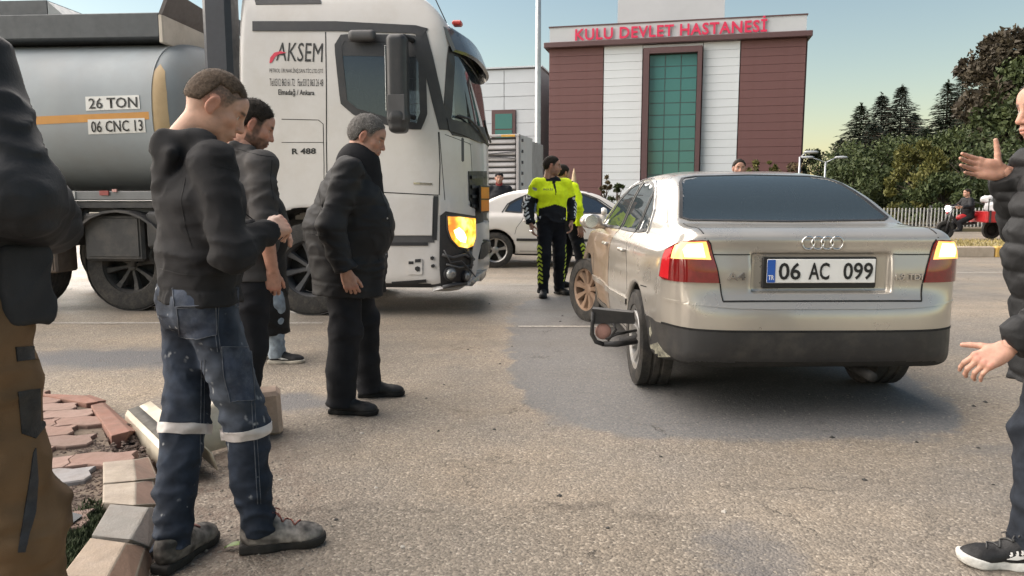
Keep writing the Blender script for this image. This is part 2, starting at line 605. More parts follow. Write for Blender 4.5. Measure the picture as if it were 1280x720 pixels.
def shell(side, plan, sect, h, k1=.07, k2=.07, subs=(), margin=.06, stretch=None):
    """car shell: side outline (y,z) x plan outline (x,y) x section outline (x,z), smoothly intersected.
    returns vertices, quads, normals"""
    lo = np.array([plan[:,0].min(), side[:,0].min(), side[:,1].min()]) - margin
    hi = np.array([plan[:,0].max(), side[:,0].max(), side[:,1].max()]) + margin
    n = np.ceil((hi - lo) / h).astype(int) + 1
    X, Y, Z = [lo[i] + h * np.arange(n[i]) for i in range(3)]
    ds = poly_sdf(side)(Y[:,None], Z[None,:]).astype(np.float32)
    dp = poly_sdf(plan)(X[:,None], Y[None,:]).astype(np.float32)
    dc = poly_sdf(sect)(X[:,None], Z[None,:]).astype(np.float32)
    D = smax(smax(ds[None,:,:], dp[:,:,None], k1), dc[:,None,:], k2)
    for fn, k in subs:
        D = smax(D, -fn(X[:,None,None], Y[None,:,None], Z[None,None,:]), k)
    V, Q = surface_nets(D, lo, h)
    g = np.stack(np.gradient(D, h), -1)
    g = (g[:-1] + g[1:]) * .5 if False else g
    q = (V - lo) / h; i = np.clip(q.astype(int), 0, n - 2); f = q - i
    N = np.zeros_like(V)
    for a in (0, 1):
        for b in (0, 1):
            for c in (0, 1):
                w = (f[:,0] if a else 1-f[:,0]) * (f[:,1] if b else 1-f[:,1]) * (f[:,2] if c else 1-f[:,2])
                N += w[:,None] * g[i[:,0]+a, i[:,1]+b, i[:,2]+c]
    N /= np.linalg.norm(N, axis=1)[:,None] + 1e-9
    return V, Q, N

def sub_mesh(name, V, Q, N, mask, flip=False, off=0.0):
    """the faces picked by mask as a mesh of their own with true surface normals"""
    q = Q[mask]
    if not len(q): return None
    u, inv = np.unique(q, return_inverse=True)
    q = inv.reshape(q.shape)
    v = V[u] + N[u] * off; nn = N[u]
    if flip: q = q[:, ::-1]; nn = -nn
    return np_mesh(name, v, q, True, None, nn)

def densify(poly, step):
    out = []; n = len(poly)
    for i in range(n):
        a = np.array(poly[i][:2], float); b = np.array(poly[(i+1) % n][:2], float)
        m = max(1, int(np.linalg.norm(b - a) / step))
        for k in range(m): out.append(a + (b - a) * k / m)
    return out

def patch(name, outline, mapf, bvh, mat, parent, step=.03, off=.003, thick=.006, ray=None, bulge=0.0):
    """a panel with its own outline laid over a shell: outline in 2D, mapf(u,v) -> 3D guess, snapped to the shell"""
    ol = densify(outline, step)
    arr = np.array(ol)
    lo, hi = arr.min(0), arr.max(0)
    gx = np.arange(lo[0] + step * .5, hi[0], step); gy = np.arange(lo[1] + step * .5, hi[1], step)
    if len(gx) and len(gy):
        gg = np.array([(x, y) for x in gx for y in gy])
        sd = poly_sdf(arr)(gg[:,0], gg[:,1])
        gg = gg[sd < -step * .35]
    else: gg = np.zeros((0, 2))
    pts = [Vector(p) for p in ol] + [Vector(p) for p in gg]
    nb = len(ol)
    edges = [(i, (i + 1) % nb) for i in range(nb)]
    vs, es, fs, *_ = geometry.delaunay_2d_cdt(pts, edges, [], 1, 1e-6)
    sdv = poly_sdf(arr)
    out = []; nrm = []
    for v in vs:
        g = Vector(mapf(v.x, v.y))
        if ray is not None:
            r = bvh.ray_cast(g - Vector(ray) * 1.0, Vector(ray), 3.0)
            if r[0] is None: r = bvh.find_nearest(g)
        else:
            r = bvh.find_nearest(g)
        p, n = r[0], r[1]
        if bulge:
            dd = -float(sdv(np.array([v.x]), np.array([v.y]))[0]); p = p + n * bulge * min(1, dd / .05)
        out.append(p + n * off); nrm.append(n)
    mb = MB()
    fs = [f for f in fs]
    # wind so that faces point along the shell normal
    fl = []
    for f in fs:
        a, b, c = out[f[0]], out[f[1]], out[f[2]]
        fl.append(f if (b - a).cross(c - a).dot(nrm[f[0]]) > 0 else f[::-1])
    cnt = {}
    for f in fl:
        for i in range(len(f)):
            e = (f[i], f[(i + 1) % len(f)])
            cnt[e] = cnt.get(e, 0) + 1
    n0 = len(out)
    back = [p - n * (thick + off) for p, n in zip(out, nrm)]
    rim = [(b, a, a + n0, b + n0) for (a, b) in cnt if (b, a) not in cnt]
    mb.add(out + back, fl + rim)
    o = mb.build(name, mat, parent, angle=50)
    return o

def ribbon(name, line, mapf, bvh, w, mat, parent, off=.002, ray=None, closed=False, step=.03, thick=.004, mb=None):
    """a narrow strip (seal, trim, shut line) following a 2D line laid over a shell"""
    pts = [np.array(p[:2], float) for p in line]
    if closed: pts.append(pts[0])
    dn = []
    for a, b in zip(pts[:-1], pts[1:]):
        m = max(1, int(np.linalg.norm(b - a) / step))
        for k in range(m): dn.append(a + (b - a) * k / m)
    dn.append(pts[-1])
    P3 = []; N3 = []
    for q in dn:
        g = Vector(mapf(q[0], q[1]))
        if ray is not None:
            r = bvh.ray_cast(g - Vector(ray), Vector(ray), 3.0)
            if r[0] is None: r = bvh.find_nearest(g)
        else: r = bvh.find_nearest(g)
        P3.append(r[0]); N3.append(r[1])
    m = len(P3); vs = []; fs = []
    for i in range(m):
        t = P3[min(i+1, m-1)] - P3[max(i-1, 0)]
        if closed and i in (0, m-1): t = P3[1] - P3[-2]
        sd = t.cross(N3[i])
        if sd.length < 1e-9: sd = Vector((1, 0, 0))
        sd.normalize()
        up = N3[i]
        vs += [P3[i] - sd * w / 2 - up * thick, P3[i] - sd * w / 2 + up * off, P3[i] + sd * w / 2 + up * off, P3[i] + sd * w / 2 - up * thick]
    for i in range(m - 1):
        for k in range(3):
            fs.append((i*4+k, (i+1)*4+k, (i+1)*4+k+1, i*4+k+1))
    if mb is not None: return mb.add(vs, [f[::-1] for f in fs])
    b = MB(); b.add(vs, [f[::-1] for f in fs])
    return b.build(name, mat, parent)
# ------------------------------------------------------------------ the setting: road, verge, pavement
def road_material():
    m, nt, b = new_mat("worn_asphalt")
    L = nt.links.new
    geo = nd(nt, "ShaderNodeTexCoord")
    pos = geo.outputs["Object"]
    def noise(scale, detail=5, rough=.6, vec=None):
        n = nd(nt, "ShaderNodeTexNoise", i_Scale=scale, i_Detail=detail, i_Roughness=rough)
        L(vec or pos, n.inputs["Vector"]); return n.outputs["Fac"]
    def mix(f, a, c, blend='MIX'):
        n = nd(nt, "ShaderNodeMixRGB", blend_type=blend)
        for k, v in enumerate((f, a, c)):
            if isinstance(v, (float, int)): n.inputs[k].default_value = v
            elif isinstance(v, tuple): n.inputs[k].default_value = c3(v)
            else: L(v, n.inputs[k])
        return n.outputs[0]
    def math_(op, a, c=None, cl=False):
        n = nd(nt, "ShaderNodeMath", operation=op, use_clamp=cl)
        for k, v in enumerate((a, c)):
            if v is None: continue
            if isinstance(v, (float, int)): n.inputs[k].default_value = v
            else: L(v, n.inputs[k])
        return n.outputs[0]
    warp = nd(nt, "ShaderNodeTexNoise", i_Scale=3.5, i_Detail=6.0, i_Roughness=.65)
    L(pos, warp.inputs["Vector"])
    wv = nd(nt, "ShaderNodeVectorMath", operation='MULTIPLY_ADD')
    L(warp.outputs["Color"], wv.inputs[0]); wv.inputs[1].default_value = (.5, .5, 0); wv.inputs[2].default_value = (-.25, -.25, 0)
    wp = nd(nt, "ShaderNodeVectorMath", operation='ADD'); L(pos, wp.inputs[0]); L(wv.outputs[0], wp.inputs[1])
    sep = nd(nt, "ShaderNodeSeparateXYZ"); L(wp.outputs[0], sep.inputs[0])
    def area(cx, cy, rx, ry, soft=.12, rot=0.0, pw=4):
        """smooth mask of an area of re-laid, stained or shadow-painted asphalt"""
        dx = math_('SUBTRACT', sep.outputs[0], cx); dy = math_('SUBTRACT', sep.outputs[1], cy)
        ca, sa = math.cos(rot), math.sin(rot)
        u = math_('ADD', math_('MULTIPLY', dx, ca / rx), math_('MULTIPLY', dy, sa / rx))
        v = math_('ADD', math_('MULTIPLY', dx, -sa / ry), math_('MULTIPLY', dy, ca / ry))
        s = math_('ADD', math_('POWER', math_('ABSOLUTE', u), pw), math_('POWER', math_('ABSOLUTE', v), pw))
        r = math_('POWER', s, 1.0 / pw)
        mr = nd(nt, "ShaderNodeMapRange", interpolation_type='SMOOTHSTEP', i_1=1 - soft, i_2=1 + soft, i_3=1.0, i_4=0.0)
        L(r, mr.inputs[0]); return mr.outputs[0]
    vor = nd(nt, "ShaderNodeTexVoronoi", i_Scale=95.0); L(pos, vor.inputs["Vector"])
    vc = nd(nt, "ShaderNodeSeparateColor"); L(vor.outputs["Color"], vc.inputs[0])
    stones = ramp(nt, vc.outputs[0], [(0.0, (.085, .072, .058)), (.35, (.18, .153, .122)), (.75, (.27, .232, .185)), (.93, (.36, .31, .25)), (1.0, (.55, .49, .41))])
    big = noise(.55, 6, .65); med = noise(2.6, 6, .7)
    binder = ramp(nt, med, [(.3, (.19, .165, .138)), (.7, (.275, .24, .20))])
    col = mix(.5, binder, stones)
    tint = ramp(nt, big, [(.32, (.76, .78, .82)), (.5, (1.0, .98, .95)), (.68, (1.2, 1.12, 1.02))])
    col = mix(1.0, col, tint, 'MULTIPLY')
    # finer, smoother grey re-laid area, with the silver car's soft shadow painted in
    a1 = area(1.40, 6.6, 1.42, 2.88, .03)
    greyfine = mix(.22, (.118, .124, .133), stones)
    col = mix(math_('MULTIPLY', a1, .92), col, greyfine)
    # rough dark strip nearest to the camera
    a2 = area(-.6, 1.2, 1.45, 1.68, .05, 0, 6)
    col = mix(math_('MULTIPLY', a2, .55), col, mix(.5, (.115, .100, .082), stones))
    edge = math_('SUBTRACT', 1.0, math_('ABSOLUTE', math_('SUBTRACT', math_('MULTIPLY', a2, 2.0), 1.0)))
    col = mix(math_('MULTIPLY', math_('POWER', edge, 2.0), math_('MULTIPLY', ramp(nt, noise(4, 6, .7), [(.42, 0.0), (.58, 1.0)]), .75)), col, (.075, .062, .05))
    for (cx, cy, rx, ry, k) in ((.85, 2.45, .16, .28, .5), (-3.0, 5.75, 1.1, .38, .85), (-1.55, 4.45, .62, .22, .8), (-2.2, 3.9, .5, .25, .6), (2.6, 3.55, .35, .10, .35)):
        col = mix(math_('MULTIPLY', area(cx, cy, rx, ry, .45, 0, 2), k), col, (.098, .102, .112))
    # long streaks worn along the driving direction
    smp = nd(nt, "ShaderNodeMapping"); smp.inputs["Scale"].default_value = (.10, 1.5, 1); L(pos, smp.inputs["Vector"])
    stn = ramp(nt, noise(1.0, 5, .6, smp.outputs[0]), [(.36, 0.0), (.5, .25), (.66, 1.0)])
    fz = nd(nt, "ShaderNodeMapRange", i_1=4.5, i_2=7.0, i_3=.12, i_4=.5); L(sep.outputs[1], fz.inputs[0])
    col = mix(math_('MULTIPLY', stn, fz.outputs[0]), col, (.125, .112, .098))
    # brown dirt washed against the kerb
    dirt = area(-1.45, 2.9, .62, 1.1, .5, .3, 2)
    dn = ramp(nt, noise(9, 8, .7), [(.35, 0.0), (.62, 1.0)])
    col = mix(math_('MULTIPLY', math_('MULTIPLY', dirt, dn), .75), col, (.105, .072, .055))
    # fine cracks
    cv = nd(nt, "ShaderNodeTexVoronoi", feature='DISTANCE_TO_EDGE', i_Scale=1.15)
    L(wp.outputs[0], cv.inputs["Vector"])
    crack = ramp(nt, cv.outputs["Distance"], [(0.0, 1.0), (.006, 0.0)])
    ck = math_('MULTIPLY', crack, ramp(nt, noise(1.1, 3), [(.5, 0.0), (.62, .8)]))
    col = mix(ck, col, (.05, .045, .04))
    L(col, b.inputs["Base Color"])
    rgh = nd(nt, "ShaderNodeMapRange", i_1=.35, i_2=.65, i_3=.62, i_4=.80); L(big, rgh.inputs[0])
    far = nd(nt, "ShaderNodeMapRange", i_1=6.5, i_2=10.5, i_3=0.0, i_4=.30); L(sep.outputs[1], far.inputs[0])
    damp = ramp(nt, noise(.45, 4, .6), [(.36, .25), (.6, 1.0)])
    L(math_('SUBTRACT', rgh.outputs[0], math_('MULTIPLY', far.outputs[0], damp)), b.inputs["Roughness"])
    b.inputs["Specular IOR Level"].default_value = .3
    h = math_('MULTIPLY', vor.outputs["Distance"], -1.0)
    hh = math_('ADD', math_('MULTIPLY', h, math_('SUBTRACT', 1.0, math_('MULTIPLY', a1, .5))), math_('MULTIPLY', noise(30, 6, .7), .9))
    hh = math_('SUBTRACT', hh, math_('MULTIPLY', ck, 2.0))
    bp = nd(nt, "ShaderNodeBump", i_Strength=.75, i_Distance=.006)
    L(hh, bp.inputs["Height"]); L(bp.outputs[0], b.inputs["Normal"])
    return m

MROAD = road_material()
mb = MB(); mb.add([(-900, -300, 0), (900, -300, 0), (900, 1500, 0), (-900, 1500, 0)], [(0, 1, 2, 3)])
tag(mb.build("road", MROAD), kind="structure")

# worn painted line
def worn_paint(name, colr, amt=.5):
    m, nt, b = new_mat(name); L = nt.links.new
    tc = nd(nt, "ShaderNodeTexCoord")
    n = nd(nt, "ShaderNodeTexNoise", i_Scale=26.0, i_Detail=8.0, i_Roughness=.75); L(tc.outputs["Object"], n.inputs["Vector"])
    f = ramp(nt, n.outputs["Fac"], [(amt - .12, colr), (amt + .12, (.16, .145, .125))])
    L(f, b.inputs["Base Color"]); b.inputs["Roughness"].default_value = .7
    return m
MPAINT = worn_paint("worn_white_paint", (.42, .39, .35), .52)
for (x0, x1, y0, w) in ((-6.5, -1.9, 7.36, .075), (.06, 1.0, 7.16, .075), (-.1, 5.2, 10.6, .07), (6.0, 14.0, 12.4, .09)):
    mb = MB(); n = 24
    vs = []; fs = []
    for i in range(n + 1):
        x = x0 + (x1 - x0) * i / n
        e = random.uniform(-.006, .006)
        vs += [(x, y0 - w / 2 + e, .004), (x, y0 + w / 2 + random.uniform(-.006, .006), .004)]
    for i in range(n): fs.append((2*i, 2*i+2, 2*i+3, 2*i+1))
    mb.add(vs, fs)
    tag(mb.build("road_marking", MPAINT), kind="structure")

# loose grit, chips and pebbles
MGRIT = M("grit", (.20, .175, .145), .8, var=.6, vs=3.0)
mb = MB()
def pebble(mb, x, y, r, z=0.0):
    n = 5; a0 = random.uniform(0, 6.28)
    ring = [Vector((x + r * random.uniform(.7, 1.2) * math.cos(a0 + k*6.283/n), y + r * random.uniform(.7, 1.2) * math.sin(a0 + k*6.283/n), z + r * random.uniform(.1, .35))) for k in range(n)]
    base = [Vector((p.x, p.y, z)) for p in ring]
    top = Vector((x + random.uniform(-.3, .3) * r, y + random.uniform(-.3, .3) * r, z + r * random.uniform(.6, .9)))
    vs = base + ring + [top]
    fs = [(k, (k+1) % n, n + (k+1) % n, n + k) for k in range(n)] + [(n + k, n + (k+1) % n, 2*n) for k in range(n)]
    mb.add(vs, fs)
for i in range(5200):
    d = 2.2 + 5.0 * random.random() ** 1.5
    x = random.uniform(-1.5, 1.4) * d * .62
    pebble(mb, x, d, random.choice((.0022, .003, .003, .004, .0055)))
for i in range(700):                      # thicker next to the kerb
    x = -1.15 + random.gauss(0, .25); y = 2.9 + random.gauss(0, .55)
    if x > -1.45: pebble(mb, x, y, random.choice((.003, .004, .006, .008)))
tag(mb.build("grit", MGRIT), kind="stuff")
MCHIP = [M("pale_chip", (.36, .33, .29), .6), M("dark_chip", (.03, .028, .026), .7), M("red_chip", (.22, .07, .05), .6)]
spots = [(585,437,1),(555,481,1),(533,498,1),(548,539,1),(576,525,0),(452,542,0),(1258-640+0,300+237,1),(703,395,1),(612,380,1),(607,446,1),(640,433,1),(625,455,1),(700,402,1),(637,690,0),(503,684,0),(726,705,0),(700,620,1),(826,571,1),(1040,547,1),(1146,553,1),(1080,600,1),(1217,508,1),(1232,503,1),(1241,606,1),(1222,560,1),(905,640,0),(760,660,1),(470,610,0),(420,650,1),(350,600,0)]
for k in (0, 1):
    mb = MB()
    for (px, py, kk) in spots:
        if kk == k:
            g = G(px, py); pebble(mb, g.x, g.y, random.uniform(.007, .015))
    tag(mb.build("debris_chips", MCHIP[k]), kind="stuff")
MLEAF = M("green_leaf", (.13, .20, .035), .5)
mb = MB(); vs = []; fs = []
for i in range(7):
    t = i / 6; w = .016 * math.sin(math.pi * min(1, t * .93 + .04)); z = .006 + .012 * math.sin(3 * t)
    vs += [(t * .085, -w, z + .004), (t * .085, 0, z), (t * .085, w, z + .005)]
for i in range(6):
    for k in range(2): fs.append((3*i+k, 3*i+3+k, 3*i+4+k, 3*i+1+k))
mb.add(vs, fs); o = mb.build("fallen_leaf", MLEAF, smooth=True); o.location = G(280, 688); o.rotation_euler.z = .25
tag(o, "small yellow green leaf lying on the road between the two work boots", "leaf")

# ---------------- median verge on the far right
MKY = M("kerb_yellow_paint", (.55, .33, .06), .7, var=.2, dirt=(.3, .24, .17), ds=5, bump=.3, bs=60)
MKB = M("kerb_concrete", (.40, .33, .26), .8, var=.15, dirt=(.22, .18, .14), ds=4, bump=.3, bs=60)
MDRY = M("dry_grass_soil", (.24, .19, .09), .9, var=.35, vs=2.5, bump=.5, bs=40)
mb = MB(); mb.box((17.5, 17.6, .07), (21.0, 3.3, .16)); verge = mb.build("verge", MDRY); tag(verge, kind="structure")
kme = MB().box((0, 0, .1), (1.085, .2, .24), bev=.025).mesh("kerb_stone")
for i in range(16):
    yel = i % 2 == 1
    me = kme.copy(); o = link("kerb_stone", me, MKY if yel else MKB, verge); o.location = (6.97 + .5 + i * 1.1 + .02, 15.83 + random.uniform(-.008, .008), 0)
    o.rotation_euler = (random.uniform(-.01, .01), 0, random.uniform(-.006, .006))
def blades(name, mat, n, region, hmin, hmax, w, z0=0.0):
    V = np.zeros((n * 3, 3)); 
    for i in range(n):
        x, y = region(); a = random.uniform(0, 6.28); h = random.uniform(hmin, hmax); l = random.uniform(-.6, .6) * h; l2 = random.uniform(-.6, .6) * h
        dx, dy = math.cos(a) * w, math.sin(a) * w
        V[3*i] = (x - dx, y - dy, z0); V[3*i+1] = (x + dx, y + dy, z0); V[3*i+2] = (x + l, y + l2, z0 + h)
    o = link(name, np_mesh(name, V, np.arange(n * 3).reshape(n, 3), False), mat)
    return tag(o, kind="stuff")
MGR = M("dry_grass", (.27, .22, .085), .8, var=.45, vs=1.2)
blades("grass", MGR, 9000, lambda: (random.uniform(7.2, 27), random.uniform(15.98, 19.2)), .03, .11, .012, .148)
# ground of the hospital park behind the second carriageway
MPARK = M("park_soil", (.10, .085, .05), .95, var=.3, vs=.6)
mb = MB(); mb.box((40, 80, .02), (180, 105, .2)); tag(mb.build("park_ground", MPARK), kind="structure")

# ---------------- pavement corner at the lower left
PZ = .115
kerb_out = [G(-160, 486), G(60, 494), G(110, 499), G(150, 522), G(185, 555), G(204, 590), G(209, 640), G(194, 690), G(180, 735), G(150, 860)]
kerb_in = [G(-160, 478, PZ), G(60, 488, PZ), G(106, 500, PZ), G(128, 532, PZ), G(140, 560, PZ), G(134, 600, PZ), G(130, 628, PZ), G(111, 668, PZ), G(74, 722, PZ), G(20, 830, PZ)]
MSOIL = M("bedding_soil", (.105, .078, .056), .95, var=.35, vs=14, bump=.9, bs=55)
base_poly = [Vector((p.x, p.y, 0)) for p in kerb_in] + [Vector((-1.6, .6, 0)), Vector((-4.5, .6, 0)), Vector((-6.5, 5.0, 0))]
mb = MB(); mb.prism([(p.x, p.y, -.03) for p in base_poly], (0, 0, PZ - .018 + .03)); pave = mb.build("pavement", MSOIL); tag(pave, kind="structure")
def stone_mat(name, c, dirt=(.12, .09, .07)):
    return M(name, c, .85, var=.14, vs=9, dirt=dirt, ds=6, damt=.55, bump=.55, bs=110)
MPAV = [stone_mat("paver_red", (.225, .138, .110)), stone_mat("paver_pink", (.255, .168, .138)), stone_mat("paver_brown", (.185, .122, .100)), stone_mat("paver_purple", (.155, .115, .118)), stone_mat("paver_grey", (.235, .225, .225))]
def paver_mesh(Lx, Ly):
    a = .017
    def zig(p, q, n):
        out = []
        for t, s in ((0, 0), (.33, 1), (.67, -1)):
            out.append(p + (q - p) * t + n * a * s)
        return out
    c = [Vector((-Lx/2, -Ly/2, 0)), Vector((Lx/2, -Ly/2, 0)), Vector((Lx/2, Ly/2, 0)), Vector((-Lx/2, Ly/2, 0))]
    ny = Vector((0, 1, 0)); nx = Vector((1, 0, 0))
    out = zig(c[0], c[1], ny) + zig(c[1], c[2], nx * .7) + [c[2] + (c[3]-c[2]) * 0] + [c[2] + (c[3]-c[2]) * .33 - ny * a, c[2] + (c[3]-c[2]) * .67 + ny * a] + [c[3], c[3] + (c[0]-c[3]) * .33 - nx * a * .7, c[3] + (c[0]-c[3]) * .67 + nx * a * .7]
    n = len(out); mb = MB()
    lay = []
    for (s, z) in ((.988, -.06), (.988, .010), (.962, .016)):
        lay.append([Vector((p.x * s, p.y * (1 - (1 - s) * Lx / Ly), z)) for p in out])
    vs = lay[0] + lay[1] + lay[2]; fs = [tuple(range(2*n, 3*n))]
    for l in (0, 1):
        for k in range(n): fs.append((l*n+k, l*n+(k+1) % n, (l+1)*n+(k+1) % n, (l+1)*n+k))
    mb.add(vs, fs); return mb.mesh("paver")
LX, LY = .255, .162
pms = []
for m_ in MPAV:
    me = paver_mesh(LX, LY); me.materials.append(m_); pms.append(me)
kin = [(p.x, p.y) for p in base_poly]
rot = R(14); cr, sr = math.cos(rot), math.sin(rot)
kin_sd = poly_sdf(np.array(kin))
n_p = 0
GAPC = G(152, 552, PZ); MO0, MO1 = G(118, 634, PZ), G(62, 712, PZ)
def seg_d(x, y):
    d = (MO1 - MO0); t = max(0, min(1, ((x - MO0.x) * d.x + (y - MO0.y) * d.y) / (d.x * d.x + d.y * d.y)))
    return math.hypot(x - MO0.x - d.x * t, y - MO0.y - d.y * t)
for i in range(-14, 14):
    for j in range(-18, 22):
        lx, ly = (i + .5 * (j % 2)) * LX, j * LY
        x, y = -2.2 + lx * cr - ly * sr, 3.2 + lx * sr + ly * cr
        sd = float(kin_sd(np.array([x]), np.array([y]))[0])
        if sd > -.03 or y < 1.3 or x < -3.6: continue
        if math.hypot(x - GAPC.x, y - GAPC.y) < .17 or seg_d(x, y) < .085: continue
        g = (x + 1.62) ** 2 + ((y - 2.85) * .9) ** 2
        k = random.choice((0, 0, 1, 1, 2))
        if y < 2.95 and x > -1.95: k = random.choice((3, 4, 2, 3))
        if g < .012 : continue
        o = bpy.data.objects.new("paver", pms[k]); COL.objects.link(o); o.parent = pave; n_p += 1
        o.location = (x, y, PZ - .012 + random.uniform(-.003, .003)); o.rotation_euler = (random.uniform(-.012, .012), random.uniform(-.012, .012), rot + random.uniform(-.008, .008) + (math.pi if random.random() < .5 else 0))
# kerb stones: pale tops, pinkish bevelled outer face
MKT = [stone_mat("kerb_pale", (.31, .265, .215)), stone_mat("kerb_grey", (.19, .18, .165)), stone_mat("kerb_red", (.23, .115, .085)), stone_mat("kerb_buff", (.27, .215, .165))]
MKS = [stone_mat("kerb_pink_face", (.24, .155, .12)), stone_mat("kerb_grey_face", (.20, .175, .16)), stone_mat("kerb_red_face", (.26, .135, .10)), stone_mat("kerb_buff_face", (.24, .15, .105))]
def kerb(top, face, kt, ks):
    """top: 4 pixels (inner back, outer back, outer front, inner front); face: 2 pixels of the foot of the bevel"""
    t = [G(*p, PZ + .012 + random.uniform(-.004, .004)) for p in top]; f = [G(*p, .004) for p in face]
    cen = sum(t, Vector()) / 4
    t = [p + (cen - p).normalized() * .004 for p in t]
    ff = [f[0] + (f[1] - f[0]).normalized() * .005, f[1] + (f[0] - f[1]).normalized() * .005]
    lip = [ff[0] * .5 + t[1] * .5, ff[1] * .5 + t[2] * .5]
    lip = [Vector((q.x, q.y, .07)) + (q - cen).to_2d().to_3d().normalized() * .03 for q in lip]
    ib = [Vector((t[0].x, t[0].y, -.03)), Vector((t[3].x, t[3].y, -.03))]
    fb = [Vector((q.x, q.y, -.03)) for q in ff]
    me = bpy.data.meshes.new("kerb_stone"); 
    bm = bmesh.new(); V = [bm.verts.new(v) for v in (t[0], t[1], t[2], t[3], lip[0], lip[1], fb[0], fb[1], ib[0], ib[1])]
    F_ = [((0, 3, 2, 1), 0), ((1, 2, 5, 4), 1), ((4, 5, 7, 6), 1), ((0, 1, 4, 6, 8), 0), ((3, 9, 7, 5, 2), 0), ((0, 8, 9, 3), 0)]
    for ix, mi in F_:
        fc = bm.faces.new([V[q] for q in ix]); fc.material_index = mi
    bmesh.ops.recalc_face_normals(bm, faces=bm.faces)
    bmesh.ops.bevel(bm, geom=list(bm.edges), offset=.006, segments=2, affect='EDGES', profile=.6)
    bm.to_mesh(me); bm.free()
    return link("kerb_stone", me, [MKT[kt], MKS[ks]], pave)
kerb([(113, 506), (128, 503), (163, 539), (139, 545)], [(134, 507), (171, 541)], 2, 2)
kerb([(40, 491), (108, 494), (124, 502), (108, 504)], [(112, 496), (131, 504)], 2, 2)
kerb([(-60, 482), (38, 490), (38, 495), (-60, 489)], [(38, 493), (-60, 485)], 2, 2)
kerb([(128, 577), (167, 574), (170, 601), (128, 604)], [(197, 574), (203, 600)], 0, 0)
kerb([(128, 605), (170, 602), (169, 632), (127, 628)], [(203, 602), (202, 634)], 0, 0)
kerb([(137, 629), (187, 634), (163, 675), (113, 669)], [(211, 641), (195, 690)], 1, 1)
kerb([(113, 671), (158, 678), (133, 722), (75, 720)], [(193, 693), (182, 738)], 3, 3)
kerb([(74, 723), (132, 725), (104, 790), (30, 775)], [(181, 742), (168, 820)], 0, 3)
# crumbled soil where a kerb stone is missing
MCR = M("crumbled_soil", (.085, .060, .048), .95, var=.5, vs=20, bump=1.0, bs=60)
mb = MB()
for i in range(420):
    q = random.random(); p = G(150 + 38 * q + random.gauss(0, 9), 548 + 22 * q + random.gauss(0, 9), .05)
    pebble(mb, p.x, p.y, random.uniform(.006, .02), random.uniform(.02, .10) * (1 - q * .7))
for i in range(500):
    p = G(100 + random.gauss(0, 22), 620 + random.gauss(0, 30), PZ); pebble(mb, p.x, p.y, random.uniform(.003, .009), PZ - .018)
for i in range(700):
    p = G(120 + random.gauss(0, 18), 570 + random.gauss(0, 14), PZ); pebble(mb, p.x, p.y, random.uniform(.003, .010), PZ - .018)
tag(mb.build("crumbled_soil", MCR), kind="stuff")
MMOSS = M("moss", (.040, .055, .022), .9, var=.5, vs=18)
def moss_reg():
    t = random.random(); p = G(118 - 52 * t + random.gauss(0, 7 + 8 * t), 634 + 76 * t + random.gauss(0, 6), PZ)
    return p.x, p.y
blades("moss", MMOSS, 3800, moss_reg, .008, .034, .006, PZ - .02)
m_w, nt, b = new_mat("puddle_water"); b.inputs["Base Color"].default_value = (.10, .105, .11, 1); b.inputs["Roughness"].default_value = .06; b.inputs["IOR"].default_value = 1.33
b.inputs["Specular IOR Level"].default_value = .9
ol = np.array([(p.x, p.y) for p in (G(30, 642, PZ), G(55, 638, PZ), G(82, 642, PZ), G(104, 648, PZ), G(92, 657, PZ), G(76, 668, PZ), G(58, 683, PZ), G(30, 684, PZ), G(10, 665, PZ))])
mb = MB(); mb.add([(x, y, PZ + .0125) for x, y in ol], [tuple(range(len(ol)))[::1]]); o = mb.build("puddle", m_w); tag(o, kind="structure")
if o.data.polygons[0].normal.z < 0: o.data.flip_normals()

# ------------------------------------------------------------------ hospital
HA = R(13); HO = Vector((2.26, 46.7, 0)); HU = Vector((math.cos(HA), -math.sin(HA), 0)); HN = Vector((-math.sin(HA), -math.cos(HA), 0))   # along the front, and out of it
MCLAD_R = M("cladding_brown_red", (.135, .062, .060), .62, var=.07, vs=.8, bump=.1, bs=30)
MCLAD_W = M("cladding_white", (.60, .63, .66), .55, var=.05, vs=.8, bump=.1, bs=30)
MTRIM = M("trim_brown", (.095, .050, .052), .5, var=.08)
MGREYW = M("render_grey", (.46, .48, .50), .8, var=.05, vs=.5)
MRECESS = M("joint_board_brown", (.085, .048, .047), .9)
MRECW = M("joint_board_grey", (.30, .31, .33), .9)
MGLASSB, _nt, _b = new_mat("green_facade_glass")
_b.inputs["Base Color"].default_value = (.05, .165, .155, 1); _b.inputs["Roughness"].default_value = .05; _b.inputs["IOR"].default_value = 1.6
MMULL = M("mullion_dark", (.045, .07, .07), .4)
MSIGN = M("sign_red", (.62, .03, .09), .4, var=.05)
MDARK = M("dark_void", (.015, .015, .017), .8)
hosp = empty("hospital", HO, -HA, "brown and white hospital block with tall green glass window and red rooftop letters", "building")
